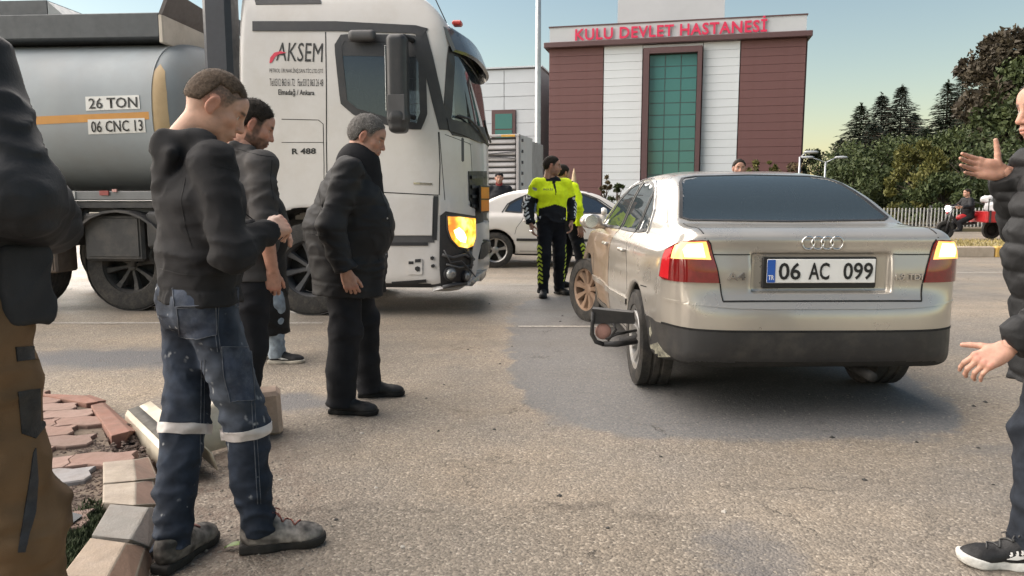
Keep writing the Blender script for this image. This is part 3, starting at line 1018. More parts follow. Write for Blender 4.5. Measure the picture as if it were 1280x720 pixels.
# local frame: x along the front to the right, -y out of the front, z up
HW = 14.75
def hbox(name, c, s, mat, parent=hosp, bev=0): return MB().box(c, s, bev=bev).build(name, mat, parent)
hbox("wall", (HW/2, 7.0, 5.2), (HW, 13.9, 10.4), MRECESS)
hbox("side_wall", (HW + .06, 7.2, 5.1), (.16, 13.4, 10.2), MCLAD_R)
hbox("parapet", (HW/2, 6.9, 10.98), (HW - .1, 14.0, .92), MGREYW)
hbox("cornice", (HW/2, 6.75, 10.36), (HW + .5, 14.5, .32), MTRIM, bev=.03)
hbox("roof_edge", (HW/2, 6.9, 11.47), (HW + .02, 14.1, .07), MTRIM)
MS = {}
def plank(x0, x1, z0, z1, mat, parent=hosp, y=0.0, name="cladding_plank"):
    key = (round(x1 - x0, 3), round(z1 - z0, 3), mat.name)
    if key not in MS:
        me = MB().box((0, 0, 0), (x1 - x0, .06, z1 - z0), bev=.006).mesh(name); me.materials.append(mat); MS[key] = me
    o = bpy.data.objects.new(name, MS[key]); COL.objects.link(o); o.parent = parent
    o.location = ((x0 + x1) / 2, y - .03 + random.uniform(-.006, .006), (z0 + z1) / 2); o.rotation_euler.z = random.uniform(-.0008, .0008)
    return o
NP = 22; ph = 10.2 / NP
for k in range(NP):
    z0, z1 = k * ph + .006, (k + 1) * ph - .006
    plank(.03, 3.30, z0, z1, MCLAD_R)
    plank(3.36, 5.62, z0, z1, MCLAD_W)
    plank(9.12, 11.16, z0, z1, MCLAD_W)
    plank(11.22, HW - .02, z0, z1, MCLAD_R)
plank(5.65, 9.09, 9.99, 10.18, MCLAD_W)
# big window: projecting frame, panes, mullions
wx0, wx1, wz1, wz0 = 5.70, 9.05, 9.95, 1.2
hbox("window_frame", (wx0 + .17, -.22, (wz0+wz1)/2), (.34, .62, wz1 - wz0), MTRIM)
hbox("window_frame", (wx1 - .13, -.22, (wz0+wz1)/2), (.26, .62, wz1 - wz0), MTRIM)
hbox("window_frame", ((wx0+wx1)/2 + .04, -.22, wz1 - .17), (wx1 - wx0 - .61, .62, .34), MTRIM)
gx0, gx1, gz1 = wx0 + .34, wx1 - .26, wz1 - .34
hbox("window_back", ((gx0+gx1)/2, .02, (wz0+gz1)/2), (gx1 - gx0, .03, gz1 - wz0), MDARK)
ncol, nrow = 3, 12; pw = (gx1 - gx0) / ncol; phh = (gz1 - wz0) / nrow
for i in range(ncol):
    for j in range(nrow):
        o = MB().box((0, 0, 0), (pw - .05, .03, phh - .05)).build("pane", MGLASSB, hosp)
        o.location = (gx0 + (i + .5) * pw, -.06, wz0 + (j + .5) * phh)
        o.rotation_euler = (random.uniform(-.006, .006), 0, random.uniform(-.006, .006))
for i in range(1, ncol): hbox("mullion", (gx0 + i * pw, -.055, (wz0+gz1)/2), (.045, .07, gz1 - wz0), MMULL)
for j in range(1, nrow): hbox("mullion", ((gx0+gx1)/2, -.052, wz0 + j * phh), (gx1 - gx0, .06, .04), MMULL)
# raised letters, each its own piece
def letters(txt, parent, mtx, width, height, mat, depth):
    me = text_mesh(txt, 1.0, depth=depth, bold=.022, spacing=1.08)
    xs = [v.co.x for v in me.vertices]; ys = [v.co.y for v in me.vertices]
    capy = [v.co.y for v in me.vertices]
    sx = width / (max(xs) - min(xs)); x0 = min(xs)
    for v in me.vertices: v.co.x = (v.co.x - x0) * sx; v.co.y *= height / .73
    bm = bmesh.new(); bm.from_mesh(me)
    seen = set(); isl = []
    for v in bm.verts:
        if v in seen: continue
        st = [v]; comp = []; seen.add(v)
        while st:
            q = st.pop(); comp.append(q)
            for e in q.link_edges:
                w = e.other_vert(q)
                if w not in seen: seen.add(w); st.append(w)
        isl.append(comp)
    boxes = [[min(v.co.x for v in c), max(v.co.x for v in c), c] for c in isl]
    boxes.sort(key=lambda q: q[0]); groups = []
    for q in boxes:
        if groups and q[0] < groups[-1][1] - .01: groups[-1][1] = max(groups[-1][1], q[1]); groups[-1][2] = groups[-1][2] + q[2]
        else: groups.append(q)
    gid = {}
    for gi, g in enumerate(groups):
        for v in g[2]: gid[v] = gi
    for gi, g in enumerate(groups):
        ids = {v: i for i, v in enumerate(g[2])}
        mb = MB(); mb.add([mtx @ v.co for v in g[2]], [tuple(ids[v] for v in f.verts) for f in bm.faces if gid[f.verts[0]] == gi])
        mb.build("sign_letter", mat, parent)
    bm.free()
letters("KULU DEVLET HASTANES\u0130", hosp, frame(Vector((1.62, -.22, 10.62)), (1, 0, 0), (0, 0, 1)), 10.95, .66, MSIGN, .03)
hbox("penthouse", (7.0, 9.5, 13.6), (7.05, 5.0, 5.0), MGREYW)
hbox("penthouse_edge", (7.0, 9.5, 16.12), (7.2, 5.15, .10), MTRIM)
hbox("vent", (4.75, 6.95, 12.1), (.75, .12, .62), M("vent_grey", (.36, .38, .40), .6))
# annex wing
annex = empty("hospital_wing", (-8.2, 56.4, 0), -HA, "low pale grey hospital wing beyond the truck with brown framed windows", "building")
MCLAD_G = M("cladding_pale_grey", (.52, .56, .60), .55, var=.05, vs=.6, bump=.1, bs=30)
hbox("wall", (5.2, 6.0, 5.2), (10.6, 11.9, 10.4), MRECW, annex)
def vis_planks():
    NPA = 11; h = 10.3 / NPA
    for k in range(NPA):
        for i in range(4):
            plank(i * 2.65 + .02 - .1, (i + 1) * 2.65 - .02 - .1, k * h + .014, (k + 1) * h - .014, MCLAD_G, annex)
vis_planks()
hbox("parapet_cap", (5.2, 5.9, 10.43), (10.9, 12.3, .10), MCLAD_G, annex)
for (x0, x1, z0, z1) in ((4.45, 5.75, 5.9, 7.4), (6.95, 8.7, 3.6, 7.5)):
    cx, cz, w, h = (x0+x1)/2, (z0+z1)/2, x1-x0, z1-z0
    wdw = MB().box((0, 0, 0), (w, .14, h), bev=.01).build("window", MTRIM, annex); wdw.location = (cx, -.12, cz)
    nrow = 1 if h < 2 else 3
    for r_ in range(nrow):
        hh = (h - .5) / nrow
        o = MB().box((0, 0, 0), (w - .5, .04, hh - .08)).build("pane", MGLASSB, wdw); o.location = (.02, -.075, -(h-.5)/2 + (r_ + .5) * hh)
MB().tube([(3.05, -.5, 9.0), (4.05, -.5, 8.05)], .12, 8).build("stair_rail", MTRIM, annex)
MB().tube([(3.0, -.5, 9.0), (3.0, .1, 9.0)], .06, 6).build("stair_rail", MTRIM, annex)

# ------------------------------------------------------------------ light poles
MPOLE = M("galvanised_pole", (.40, .42, .44), .45, metal=.6, var=.1)
MLAMPW = M("lamp_white", (.36, .38, .40), .4)
lp = P(672, 250, 24.0)
t = empty("lamp_post", (lp.x, lp.y, 0), 0, "tall plain grey light pole rising in front of the hospital's left end", "lamp post")
MB().tube([(0, 0, 0), (0, 0, .5), (0, 0, 6), (0, 0, 11.5)], [.10, .10, .09, .065], 12).build("pole", MPOLE, t, True)
MB().box((0, 0, .02), (.34, .34, .04)).build("base_plate", MPOLE, t)
MB().tube([(0, 0, 11.2), (.3, 0, 11.7), (1.3, 0, 11.9)], .035, 8).build("arm", MPOLE, t, True)
MB().box((1.55, 0, 11.9), (.6, .22, .1), bev=.03).build("lamp_head", MLAMPW, t)
def twin_lamp(px, py, d, label, arms):
    q = P(px, py, d); t = empty("street_lamp", (q.x, q.y, 0), 0, label, "street lamp")
    H = q.z
    MB().tube([(0, 0, 0), (0, 0, H)], [.06, .04], 8).build("pole", MPOLE, t, True)
    for sx, L in arms:
        MB().tube([(0, 0, H - .05), (sx * L * .6, 0, H + .1), (sx * L, 0, H + .16)], .025, 6).build("arm", MPOLE, t, True)
        MB().lathe([(.01, -.32), (.09, -.22), (.12, 0), (.10, .2), (.03, .3)], (sx * (L + .2), 0, H + .19), 'x', 10, Matrix.Diagonal((1, 1, .55))).build("lamp_head", MLAMPW, t, True)
twin_lamp(1032, 202, 34, "twin armed street lamp in front of the conifers above the silver car", ((-1, .62), (1, .5)))
twin_lamp(1000, 196, 31, "thin single pole street lamp at the hospital's right corner", ((1, .25),))
# folded beige parasol standing behind the officers
q = P(717, 262, 30)
t = empty("folded_parasol", (q.x, q.y, 0), 0, "narrow folded beige parasol pointing up behind the traffic officers", "parasol")
MB().lathe([(.02, 1.0), (.11, 1.05), (.15, 1.3), (.12, 1.8), (.05, 2.25), (.006, 2.42)], (0, 0, 0), 'z', 12).build("canopy", M("beige_canvas", (.45, .34, .22), .8), t, True)
MB().tube([(0, 0, 0), (0, 0, 1.1)], .025, 8).build("pole", MPOLE, t)

# ------------------------------------------------------------------ trees
MBARK = M("bark", (.085, .065, .050), .9, var=.3, vs=10, bump=.8, bs=20)
def leafmat(name, a, b_, rough=.6):
    m, nt, b = new_mat(name); L = nt.links.new
    tc = nd(nt, "ShaderNodeTexCoord"); oi = nd(nt, "ShaderNodeNewGeometry")
    n = nd(nt, "ShaderNodeTexNoise", i_Scale=.9, i_Detail=5.0, i_Roughness=.7); L(tc.outputs["Object"], n.inputs["Vector"])
    ad = nd(nt, "ShaderNodeMath", operation='MULTIPLY_ADD'); L(oi.outputs["Random Per Island"], ad.inputs[0]); ad.inputs[1].default_value = .35; L(n.outputs["Fac"], ad.inputs[2])
    L(ramp(nt, ad.outputs[0], [(.45, a), (.85, b_)]), b.inputs["Base Color"])
    b.inputs["Roughness"].default_value = rough; b.inputs["Specular IOR Level"].default_value = .25
    return m
MCON = leafmat("conifer_needles", (.022, .036, .024), (.058, .080, .046))
MCON2 = leafmat("bluish_needles", (.030, .042, .034), (.065, .082, .062))
MOLIVE = leafmat("olive_leaves", (.045, .052, .014), (.13, .125, .035))
MDKG = leafmat("dark_green_leaves", (.026, .040, .016), (.075, .095, .036))
MRDK = leafmat("dark_russet_leaves", (.030, .024, .018), (.075, .062, .040))
MRUSS = leafmat("russet_leaves", (.055, .045, .022), (.12, .085, .04))
def quads(cen, u, v):
    n = len(cen); V = np.stack([cen - u - v * .3, cen + u - v * .3, cen + u * .25 + v, cen - u * .25 + v], 1).reshape(-1, 3)
    return V, np.arange(n * 4).reshape(n, 4)
def conifer(x, y, H, W, mat, label, group, seed, z0=.12, low=.12, dens=1.0, droop=.18):
    rg = np.random.default_rng(seed)
    t = empty("conifer_tree", (x, y, z0), 0, label, "conifer", group)
    MB().tube([(0, 0, -.1), (0, 0, H * .5), (rg.uniform(-.06, .06), 0, H)], [.012 * H + .05, .009 * H + .02, .012], 8).build("trunk", MBARK, t, True)
    C = []; U = []; Vv = []
    br = MB(); z = H * low
    while z < H * .985:
        f = 1 - (z - H * low) / (H * (1 - low)); L0 = W * (f ** .8) * rg.uniform(.78, 1.12) + .05
        nb = int(5 + 6 * f * dens) ; a0 = rg.uniform(0, 6.28)
        for k in range(nb):
            a = a0 + 6.283 * k / nb + rg.uniform(-.25, .25); L = L0 * rg.uniform(.6, 1.12)
            d = np.array([math.cos(a), math.sin(a), 0]); 
            ns = max(3, int(L / .16)); 
            pts = []
            for s in range(ns + 1):
                q = s / ns; zz = z + L * (.10 * q - droop * q * q * 2 + (.22 * max(0, q - .7)))
                pts.append(d * (L * q) + np.array([0, 0, zz]))
            br.tube([Vector(p) for p in pts[::max(1, ns // 3)]], .012 + .008 * f, 3, False)
            sidev = np.array([-d[1], d[0], 0])
            for s in range(1, ns + 1):
                q = s / ns; wd = L * .30 * (1 - q * .75) + .05
                for sg in (-1, 1):
                    for _ in range(2 if dens >= 1 else 1):
                        o = rg.uniform(.15, 1.0) * wd
                        c = pts[s] + sidev * sg * o * .8 + d * rg.uniform(-.06, .06) - np.array([0, 0, rg.uniform(.0, .05) + .08 * o])
                        ln = rg.uniform(.12, .24) * (1 + .4 * f); ang = rg.uniform(-.5, .5)
                        dd = d * math.cos(ang) * .75 + sidev * sg * (.6 + math.sin(ang) * .4); dd[2] += rg.uniform(-.35, .12)
                        C.append(c); Vv.append(dd / np.linalg.norm(dd) * ln); w = np.cross(dd, [0, 0, 1]) + rg.normal(0, .35, 3); U.append(w / np.linalg.norm(w) * rg.uniform(.022, .05) * (1 + .4 * f))
        z += (.10 + .16 * f) * rg.uniform(.7, 1.3) * max(.7, H / 9)
    # leader
    for _ in range(40):
        zz = H * (1 - .10 * rg.random()); C.append(np.array([rg.normal(0, .03), rg.normal(0, .03), zz])); Vv.append(np.array([rg.normal(0, .08), rg.normal(0, .08), .12])); U.append(rg.normal(0, .02, 3))
    V, Q = quads(np.array(C), np.array(U), np.array(Vv))
    link("crown", np_mesh("crown", V, Q, False), mat, t)
    br.build("branches", MBARK, t)["kind"] = "stuff"
    return t
def leafy(x, y, H, W, mat, label, group, seed, n=7000, leaf=.11, trunk=True, z0=.12, cat="tree", clumps=26, name="leafy_tree", low=.25, up=0.2):
    rg = np.random.default_rng(seed)
    t = empty(name, (x, y, z0), 0, label, cat, group)
    mb = MB(); ccs = []
    for k in range(clumps):
        zz = H * (low + (1 - low) * rg.random() ** .8); f = math.sqrt(max(.02, 1 - ((zz / H - low - .35 * (1 - low)) / (.68 * (1 - low))) ** 2))
        a = rg.uniform(0, 6.28); r = W * f * math.sqrt(rg.uniform(.15, 1))
        ccs.append((np.array([r * math.cos(a), r * math.sin(a), zz]), rg.uniform(.16, .34) * W))
    if trunk:
        mb.tube([(0, 0, -.1), (.02, 0, H * .3), (rg.uniform(-.1, .1), 0, H * .62)], [.02 * H + .04, .016 * H + .02, .03], 8)
        mb.build("trunk", MBARK, t, True)
        mb = MB()
        for c, r in ccs[::2]:
            s = np.array([0, 0, H * .25 + .25 * c[2]]); m_ = (s + c) / 2 + rg.normal(0, .08, 3) * H * .1
            mb.tube([Vector(s), Vector(m_), Vector(c)], [.02 + .006 * H, .02, .008], 5, False)
        o = mb.build("limbs", MBARK, t, True); o["kind"] = "stuff"
    ids = rg.integers(0, clumps, n); cc = np.array([ccs[i][0] for i in ids]); rr = np.array([ccs[i][1] for i in ids])
    dv = rg.normal(0, 1, (n, 3)); dv /= np.linalg.norm(dv, axis=1)[:,None]
    rad = rg.uniform(.35, 1.08, n) ** .6
    cen = cc + dv * (rr * rad)[:,None] * np.array([1, 1, .8])
    Vv = dv * .6 + rg.normal(0, .7, (n, 3)); Vv[:,2] += up; Vv /= np.linalg.norm(Vv, axis=1)[:,None]
    U = np.cross(Vv, rg.normal(0, 1, (n, 3))); U /= np.linalg.norm(U, axis=1)[:,None]
    s = rg.uniform(.6, 1.2, n)[:,None] * leaf
    V, Q = quads(cen, U * s * .45, Vv * s)
    link("crown", np_mesh("crown", V, Q, False), mat, t)
    return t
def at(px, py, d): return P(px, py, d)
g = "dark conifers behind the fence"
for i, (px, top, d, W, lab, mt) in enumerate([
        (1077, 130, 44, 2.9, "leftmost dark conifer of the row behind the fence, beside the twin lamp", MCON),
        (1103, 116, 45, 2.6, "slim bluish conifer between the leftmost and the tallest of the row", MCON2),
        (1128, 106, 44, 3.0, "tall open branched conifer in the middle of the row behind the fence", MCON2),
        (1186, 100, 47, 2.8, "narrow conifer in front of the big tree at the right edge", MCON),
        (1205, 88, 48, 3.0, "tall thin conifer touching the big tree at the right edge", MCON),
        (1052, 172, 50, 2.4, "short dark conifer partly behind the street lamp", MCON),
        (1160, 158, 42, 2.8, "squat dark conifer behind the olive green tree", MCON),
        (1092, 152, 42, 2.6, "dark conifer in front of the slim bluish one", MCON2),
        (1222, 112, 44, 3.2, "broad dark conifer left of the raised hand", MCON),
        (1245, 84, 46, 3.2, "tall dark conifer just behind the raised hand", MCON),
        (1143, 142, 46, 2.6, "half hidden conifer right of the tallest one", MCON)]):
    q = at(px, top, d); conifer(q.x, q.y, q.z - .12, W, mt, lab, g, 40 + i, droop=.12)
q = at(1150, 186, 31); leafy(q.x, q.y, q.z, 1.35, MOLIVE, "bushy olive green tree behind the fence right of the silver car", None, 5, 9000, .10, clumps=40, low=.12, up=.8)
q = at(1266, 50, 40); leafy(q.x, q.y, q.z, 2.8, MRDK, "big dark leafy tree towering at the right edge behind the man", None, 6, 15000, .20, clumps=60, low=.2)
q = at(1300, 90, 37); leafy(q.x, q.y, q.z, 3.0, MDKG, "dark leafy tree mostly hidden behind the gesturing man", None, 16, 9000, .20, clumps=44, low=.1)
for i, (px, top, d, W, lab) in enumerate([
        (1090, 190, 38, 2.8, "dark round bush under the leftmost conifers"), (1128, 184, 40, 2.8, "wide dark bush under the tallest conifer"),
        (1215, 170, 35, 2.6, "broad dark shrub behind the rider's tricycle"), (1250, 215, 31, 1.7, "low dark shrub behind the tricycle's cargo bed"),
        (1180, 225, 30, 1.3, "small dark shrub at the foot of the olive green tree"), (1024, 196, 52, 2.0, "far dark bush just right of the hospital corner"), (1066, 212, 36, 2.2, "low dark shrub behind the rear window of the silver car")]):
    q = at(px, top, d); leafy(q.x, q.y, q.z, W, MDKG, lab, None, 60 + i, 6500, .13, trunk=True, cat="shrub", name="shrub", clumps=34, low=.05)
for i, (px, top, d, W, mt, lab) in enumerate([
        (757, 222, 40, .35, MRUSS, "thin straggly shrub against the hospital's red corner"), (772, 234, 38, .55, MDKG, "low shrub in front of the hospital's white cladding"),
        (943, 206, 38, .5, MOLIVE, "small yellowish shrub showing above the silver car's roof"), (985, 204, 38, .8, MRUSS, "russet shrub above the silver car's roof near the hospital corner"), (966, 201, 39, .3, MOLIVE, "slender yellowish sapling above the silver car's roof")]):
    q = at(px, top, d); leafy(q.x, q.y, q.z, W, mt, lab, None, 80 + i, 900, .10, cat="shrub", name="shrub", clumps=14, low=.2)

# ------------------------------------------------------------------ park fence
MPALE = M("paling_paint", (.42, .42, .40), .6, var=.15)
MIRON = M("dark_iron", (.035, .035, .038), .5)
fx0, fx1, fy = 11.5, 27.5, 27.6
fence = empty("park_fence", (fx0, fy, .1), 0, "low fence of thin pale palings in front of the dark trees", "fence")
pal = MB().box((0, 0, .42), (.045, .02, .70), bev=.006).mesh("paling"); pal.materials.append(MPALE)
nx = int((fx1 - fx0) / .135)
for i in range(nx):
    o = bpy.data.objects.new("paling", pal); COL.objects.link(o); o.parent = fence; o.location = ((i + .5) * .135, random.uniform(-.004, .004), random.uniform(-.01, .01))
for z in (.14, .66): MB().box(((fx1-fx0)/2, .03, z), (fx1 - fx0, .03, .05)).build("rail", MIRON, fence)
pst = MB().box((0, .045, .42), (.09, .09, .88), bev=.01).mesh("post"); pst.materials.append(MIRON)
for i in range(9):
    o = bpy.data.objects.new("post", pst); COL.objects.link(o); o.parent = fence; o.location = (i * 2.0, 0.03, 0)
MB().box(((fx1-fx0)/2, .02, -.02), (fx1 - fx0, .2, .16)).build("plinth", MKB, fence)
# ------------------------------------------------------------------ vehicles
def car_paint(name, col, metal=.55, rough=.32, dirt=(.20, .16, .12), damt=.25, ds=2.0):
    m = M(name, col, rough, metal=metal, var=.04, vs=2, dirt=dirt, ds=ds, damt=damt, coat=.7, coatr=.08)
    return m
MRUB = M("tyre_rubber", (.022, .021, .020), .85, var=.25, vs=20, dirt=(.10, .085, .07), ds=9, damt=.5, bump=.3, bs=90)
MALLOY = M("alloy_silver", (.30, .30, .295), .38, metal=.7, var=.1, dirt=(.16, .13, .1), ds=14, damt=.5)
MBRONZE = M("dust_coated_rim", (.22, .15, .105), .55, metal=.35, var=.18, dirt=(.22, .13, .08), ds=10, damt=.6)
MBLK = M("black_plastic", (.020, .020, .021), .55, var=.25, vs=12, dirt=(.07, .06, .05), ds=8, damt=.35, bump=.15, bs=120)
MSEAL = M("black_seal", (.012, .012, .013), .5)
MGAP = M("shut_line", (.010, .010, .010), .9)
MCHR = M("chrome", (.62, .62, .62), .16, metal=1.0, var=.05)
MINT = M("interior_dark", (.030, .030, .032), .8, var=.2)
MSEAT = M("seat_cloth", (.045, .046, .050), .9, var=.2, bump=.3, bs=200)
MUNDER = M("underbody", (.018, .017, .016), .9)
MWHITE = M("plate_white", (.72, .72, .70), .45, var=.04)
MBLACK = M("plate_black", (.012, .012, .012), .5)
MBLUE = M("plate_blue", (.02, .10, .42), .4)

def axle_wheel(name, r, w, side, parent, loc, rim_mat, spokes=7, steer=0.0, rimr=.66, hollow=True):
    """tyre + rim + spokes, axle along x, outer face towards side (+1/-1)"""
    t = bpy.data.objects.new(name, None); COL.objects.link(t); t.parent = parent; t.location = loc; t.rotation_euler.z = steer
    hw = w / 2; ri = r * rimr
    mb = MB()
    prof = [(ri, -hw * .82), (ri + .012, -hw), (r * .88, -hw * 1.03), (r * .965, -hw * .93), (r, -hw * .72)]
    for k in (-.45, -.15, .15, .45):
        prof += [(r, (k - .06) * w * .95), (r - .008, (k - .03) * w * .95), (r - .008, (k + .03) * w * .95), (r, (k + .06) * w * .95)]
    prof += [(r, hw * .72), (r * .965, hw * .93), (r * .88, hw * 1.03), (ri + .012, hw), (ri, hw * .82)]
    mb.lathe(prof, (0, 0, 0), 'x', 40, None, False); mb.build("tyre", MRUB, t, angle=40)
    mb = MB(); s = side
    mb.lathe([(ri - .012, -hw * .8 * s), (ri - .02, 0), (ri - .012, hw * .8 * s), (ri + .006, hw * .93 * s), (ri + .008, hw * .80 * s)], (0, 0, 0), 'x', 40, None, False)
    rim = mb.build("rim", rim_mat, t, angle=40)
    mb = MB(); mb.lathe([(.001, hw * .15 * s), (ri * .9, hw * .05 * s), (ri - .02, -hw * .1 * s)], (0, 0, 0), 'x', 28); mb.build("brake_disc", MUNDER, rim, True)
    sp = MB()
    sp.lathe([(.001, hw * .66 * s), (.045, hw * .66 * s), (.062, hw * .58 * s), (.066, hw * .3 * s)], (0, 0, 0), 'x', 20)
    for k in range(spokes):
        a = 6.283 * k / spokes + .2
        e = Vector((0, math.cos(a), math.sin(a))); n = Vector((0, -math.sin(a), math.cos(a))); x = Vector((s, 0, 0))
        q = []
        for (rr, ww, d0, d1) in ((.05, .036 * spokes ** -.2, hw * .60, hw * .35), (ri * .62, .030, hw * .62, hw * .38), (ri - .012, .046, hw * .80, hw * .45)):
            q.append([e * rr - n * ww * .62 + x * d0, e * rr + n * ww * .62 + x * d0, e * rr + n * ww + x * d1, e * rr - n * ww + x * d1])
        vs = [p for l in q for p in l]; fs = []
        for l in (0, 1):
            for j in range(4):
                f = (l*4+j, l*4+(j+1) % 4, (l+1)*4+(j+1) % 4, (l+1)*4+j)
                fs.append(f if s < 0 else f[::-1])
        sp.add(vs, fs)
    sp.build("spokes", rim_mat, rim, angle=35)
    return t

def bvh_of(V, Q): return BVHTree.FromPolygons(V.tolist(), Q.tolist())

def pixmap(root, bvh):
    """photograph pixel -> the point of the shell (in its own frame) that the pixel's ray meets"""
    inv = (Matrix.Translation(root.location) @ Matrix.Rotation(root.rotation_euler.z, 4, 'Z')).inverted()
    o = inv @ Vector((0, 0, CAMH))
    def f(px, py):
        d = (inv.to_3x3() @ (P(px, py, 1.0) - Vector((0, 0, CAMH)))).normalized()
        r = bvh.ray_cast(o, d, 60)
        return r[0] if r[0] is not None else bvh.find_nearest(o + d * 8)[0]
    return f
def pix_text(name, txt, quad, pm, bvh, mat, parent, off=.004, bold=0.0, shear=0.0, cut=.0):
    """print lying on a shell, fitted into a pixel quad: top-left, top-right, bottom-right, bottom-left"""
    me = text_mesh(txt, 1.0, bold=bold, res=2)
    bm = bmesh.new(); bm.from_mesh(me)
    xs = [v.co.x for v in bm.verts]; ys = [v.co.y for v in bm.verts]; x0, x1, y0, y1 = min(xs), max(xs), min(ys), max(ys)
    q = [np.array(c, float) for c in quad]
    for v in bm.verts:
        u = (v.co.x - x0) / (x1 - x0); w = (v.co.y - y0) / (y1 - y0)
        px = (q[3] * (1 - u) + q[2] * u) * (1 - w) + (q[0] * (1 - u) + q[1] * u) * w
        p = pm(px[0], px[1]); n = bvh.find_nearest(p)[1]
        v.co = p + n * off
    me2 = bpy.data.meshes.new(name); bm.to_mesh(me2); bm.free()
    return link(name, me2, mat, parent)

def mirrored(half):
    """closed outline from the right half, listed from bottom centre to top centre"""
    h = [tuple(p) for p in half]
    left = [(-p[0],) + tuple(p[1:]) for p in h[::-1] if abs(p[0]) > 1e-6]
    return h + left

SIDE = [(.12, .305, 1), (.05, .345), (.008, .44), (0, .54), (.02, .645), (.055, .685), (.078, .72), (.088, .85), (.106, .975), (.104, 1.03), (.16, 1.062), (.40, 1.082), (.585, 1.098), (.92, 1.265), (1.22, 1.378), (1.62, 1.442), (2.05, 1.452), (2.45, 1.425), (2.85, 1.325), (3.15, 1.16), (3.42, 1.0), (3.62, .965), (4.0, .905), (4.3, .81), (4.46, .71), (4.545, .5), (4.53, .3), (4.45, .22, 1), (4.2, .19), (2.2, .20), (.9, .25), (.5, .285)]
PLAN = mirrored([(0, 0), (.35, .006), (.60, .042), (.76, .135), (.838, .30), (.868, .6), (.878, 1.2), (.88, 2.5), (.876, 3.4), (.86, 3.9), (.79, 4.25), (.62, 4.45), (.35, 4.535), (0, 4.55)])
SECT = mirrored([(0, .17), (.70, .175), (.80, .215), (.848, .33), (.872, .5), (.88, .62), (.873, .74), (.856, .86), (.834, .93), (.80, .972), (.765, 1.01), (.725, 1.10), (.645, 1.28), (.585, 1.375), (.46, 1.445), (0, 1.472)])
W_SIDE = {"rear": [(1.50, 1.005), (2.12, 1.0), (2.14, 1.372), (1.92, 1.372), (1.66, 1.342), (1.52, 1.30)],
          "front": [(2.20, 1.0), (3.02, .99), (3.10, 1.02), (2.80, 1.24), (2.55, 1.34), (2.40, 1.362), (2.21, 1.371)],
          "quarter": [(1.16, 1.03), (1.45, 1.006), (1.48, 1.285), (1.36, 1.235), (1.24, 1.165)]}
W_REAR = [(-.60, 1.112), (0, 1.104), (.60, 1.112), (.645, 1.128), (.60, 1.235), (.545, 1.345), (.50, 1.382), (.40, 1.397), (0, 1.408), (-.40, 1.397), (-.50, 1.382), (-.545, 1.345), (-.60, 1.235), (-.645, 1.128)]
W_FRONT = [(-.66, 1.02), (0, 1.035), (.66, 1.02), (.70, 1.05), (.60, 1.28), (.54, 1.38), (0, 1.40), (-.54, 1.38), (-.60, 1.28), (-.70, 1.05)]

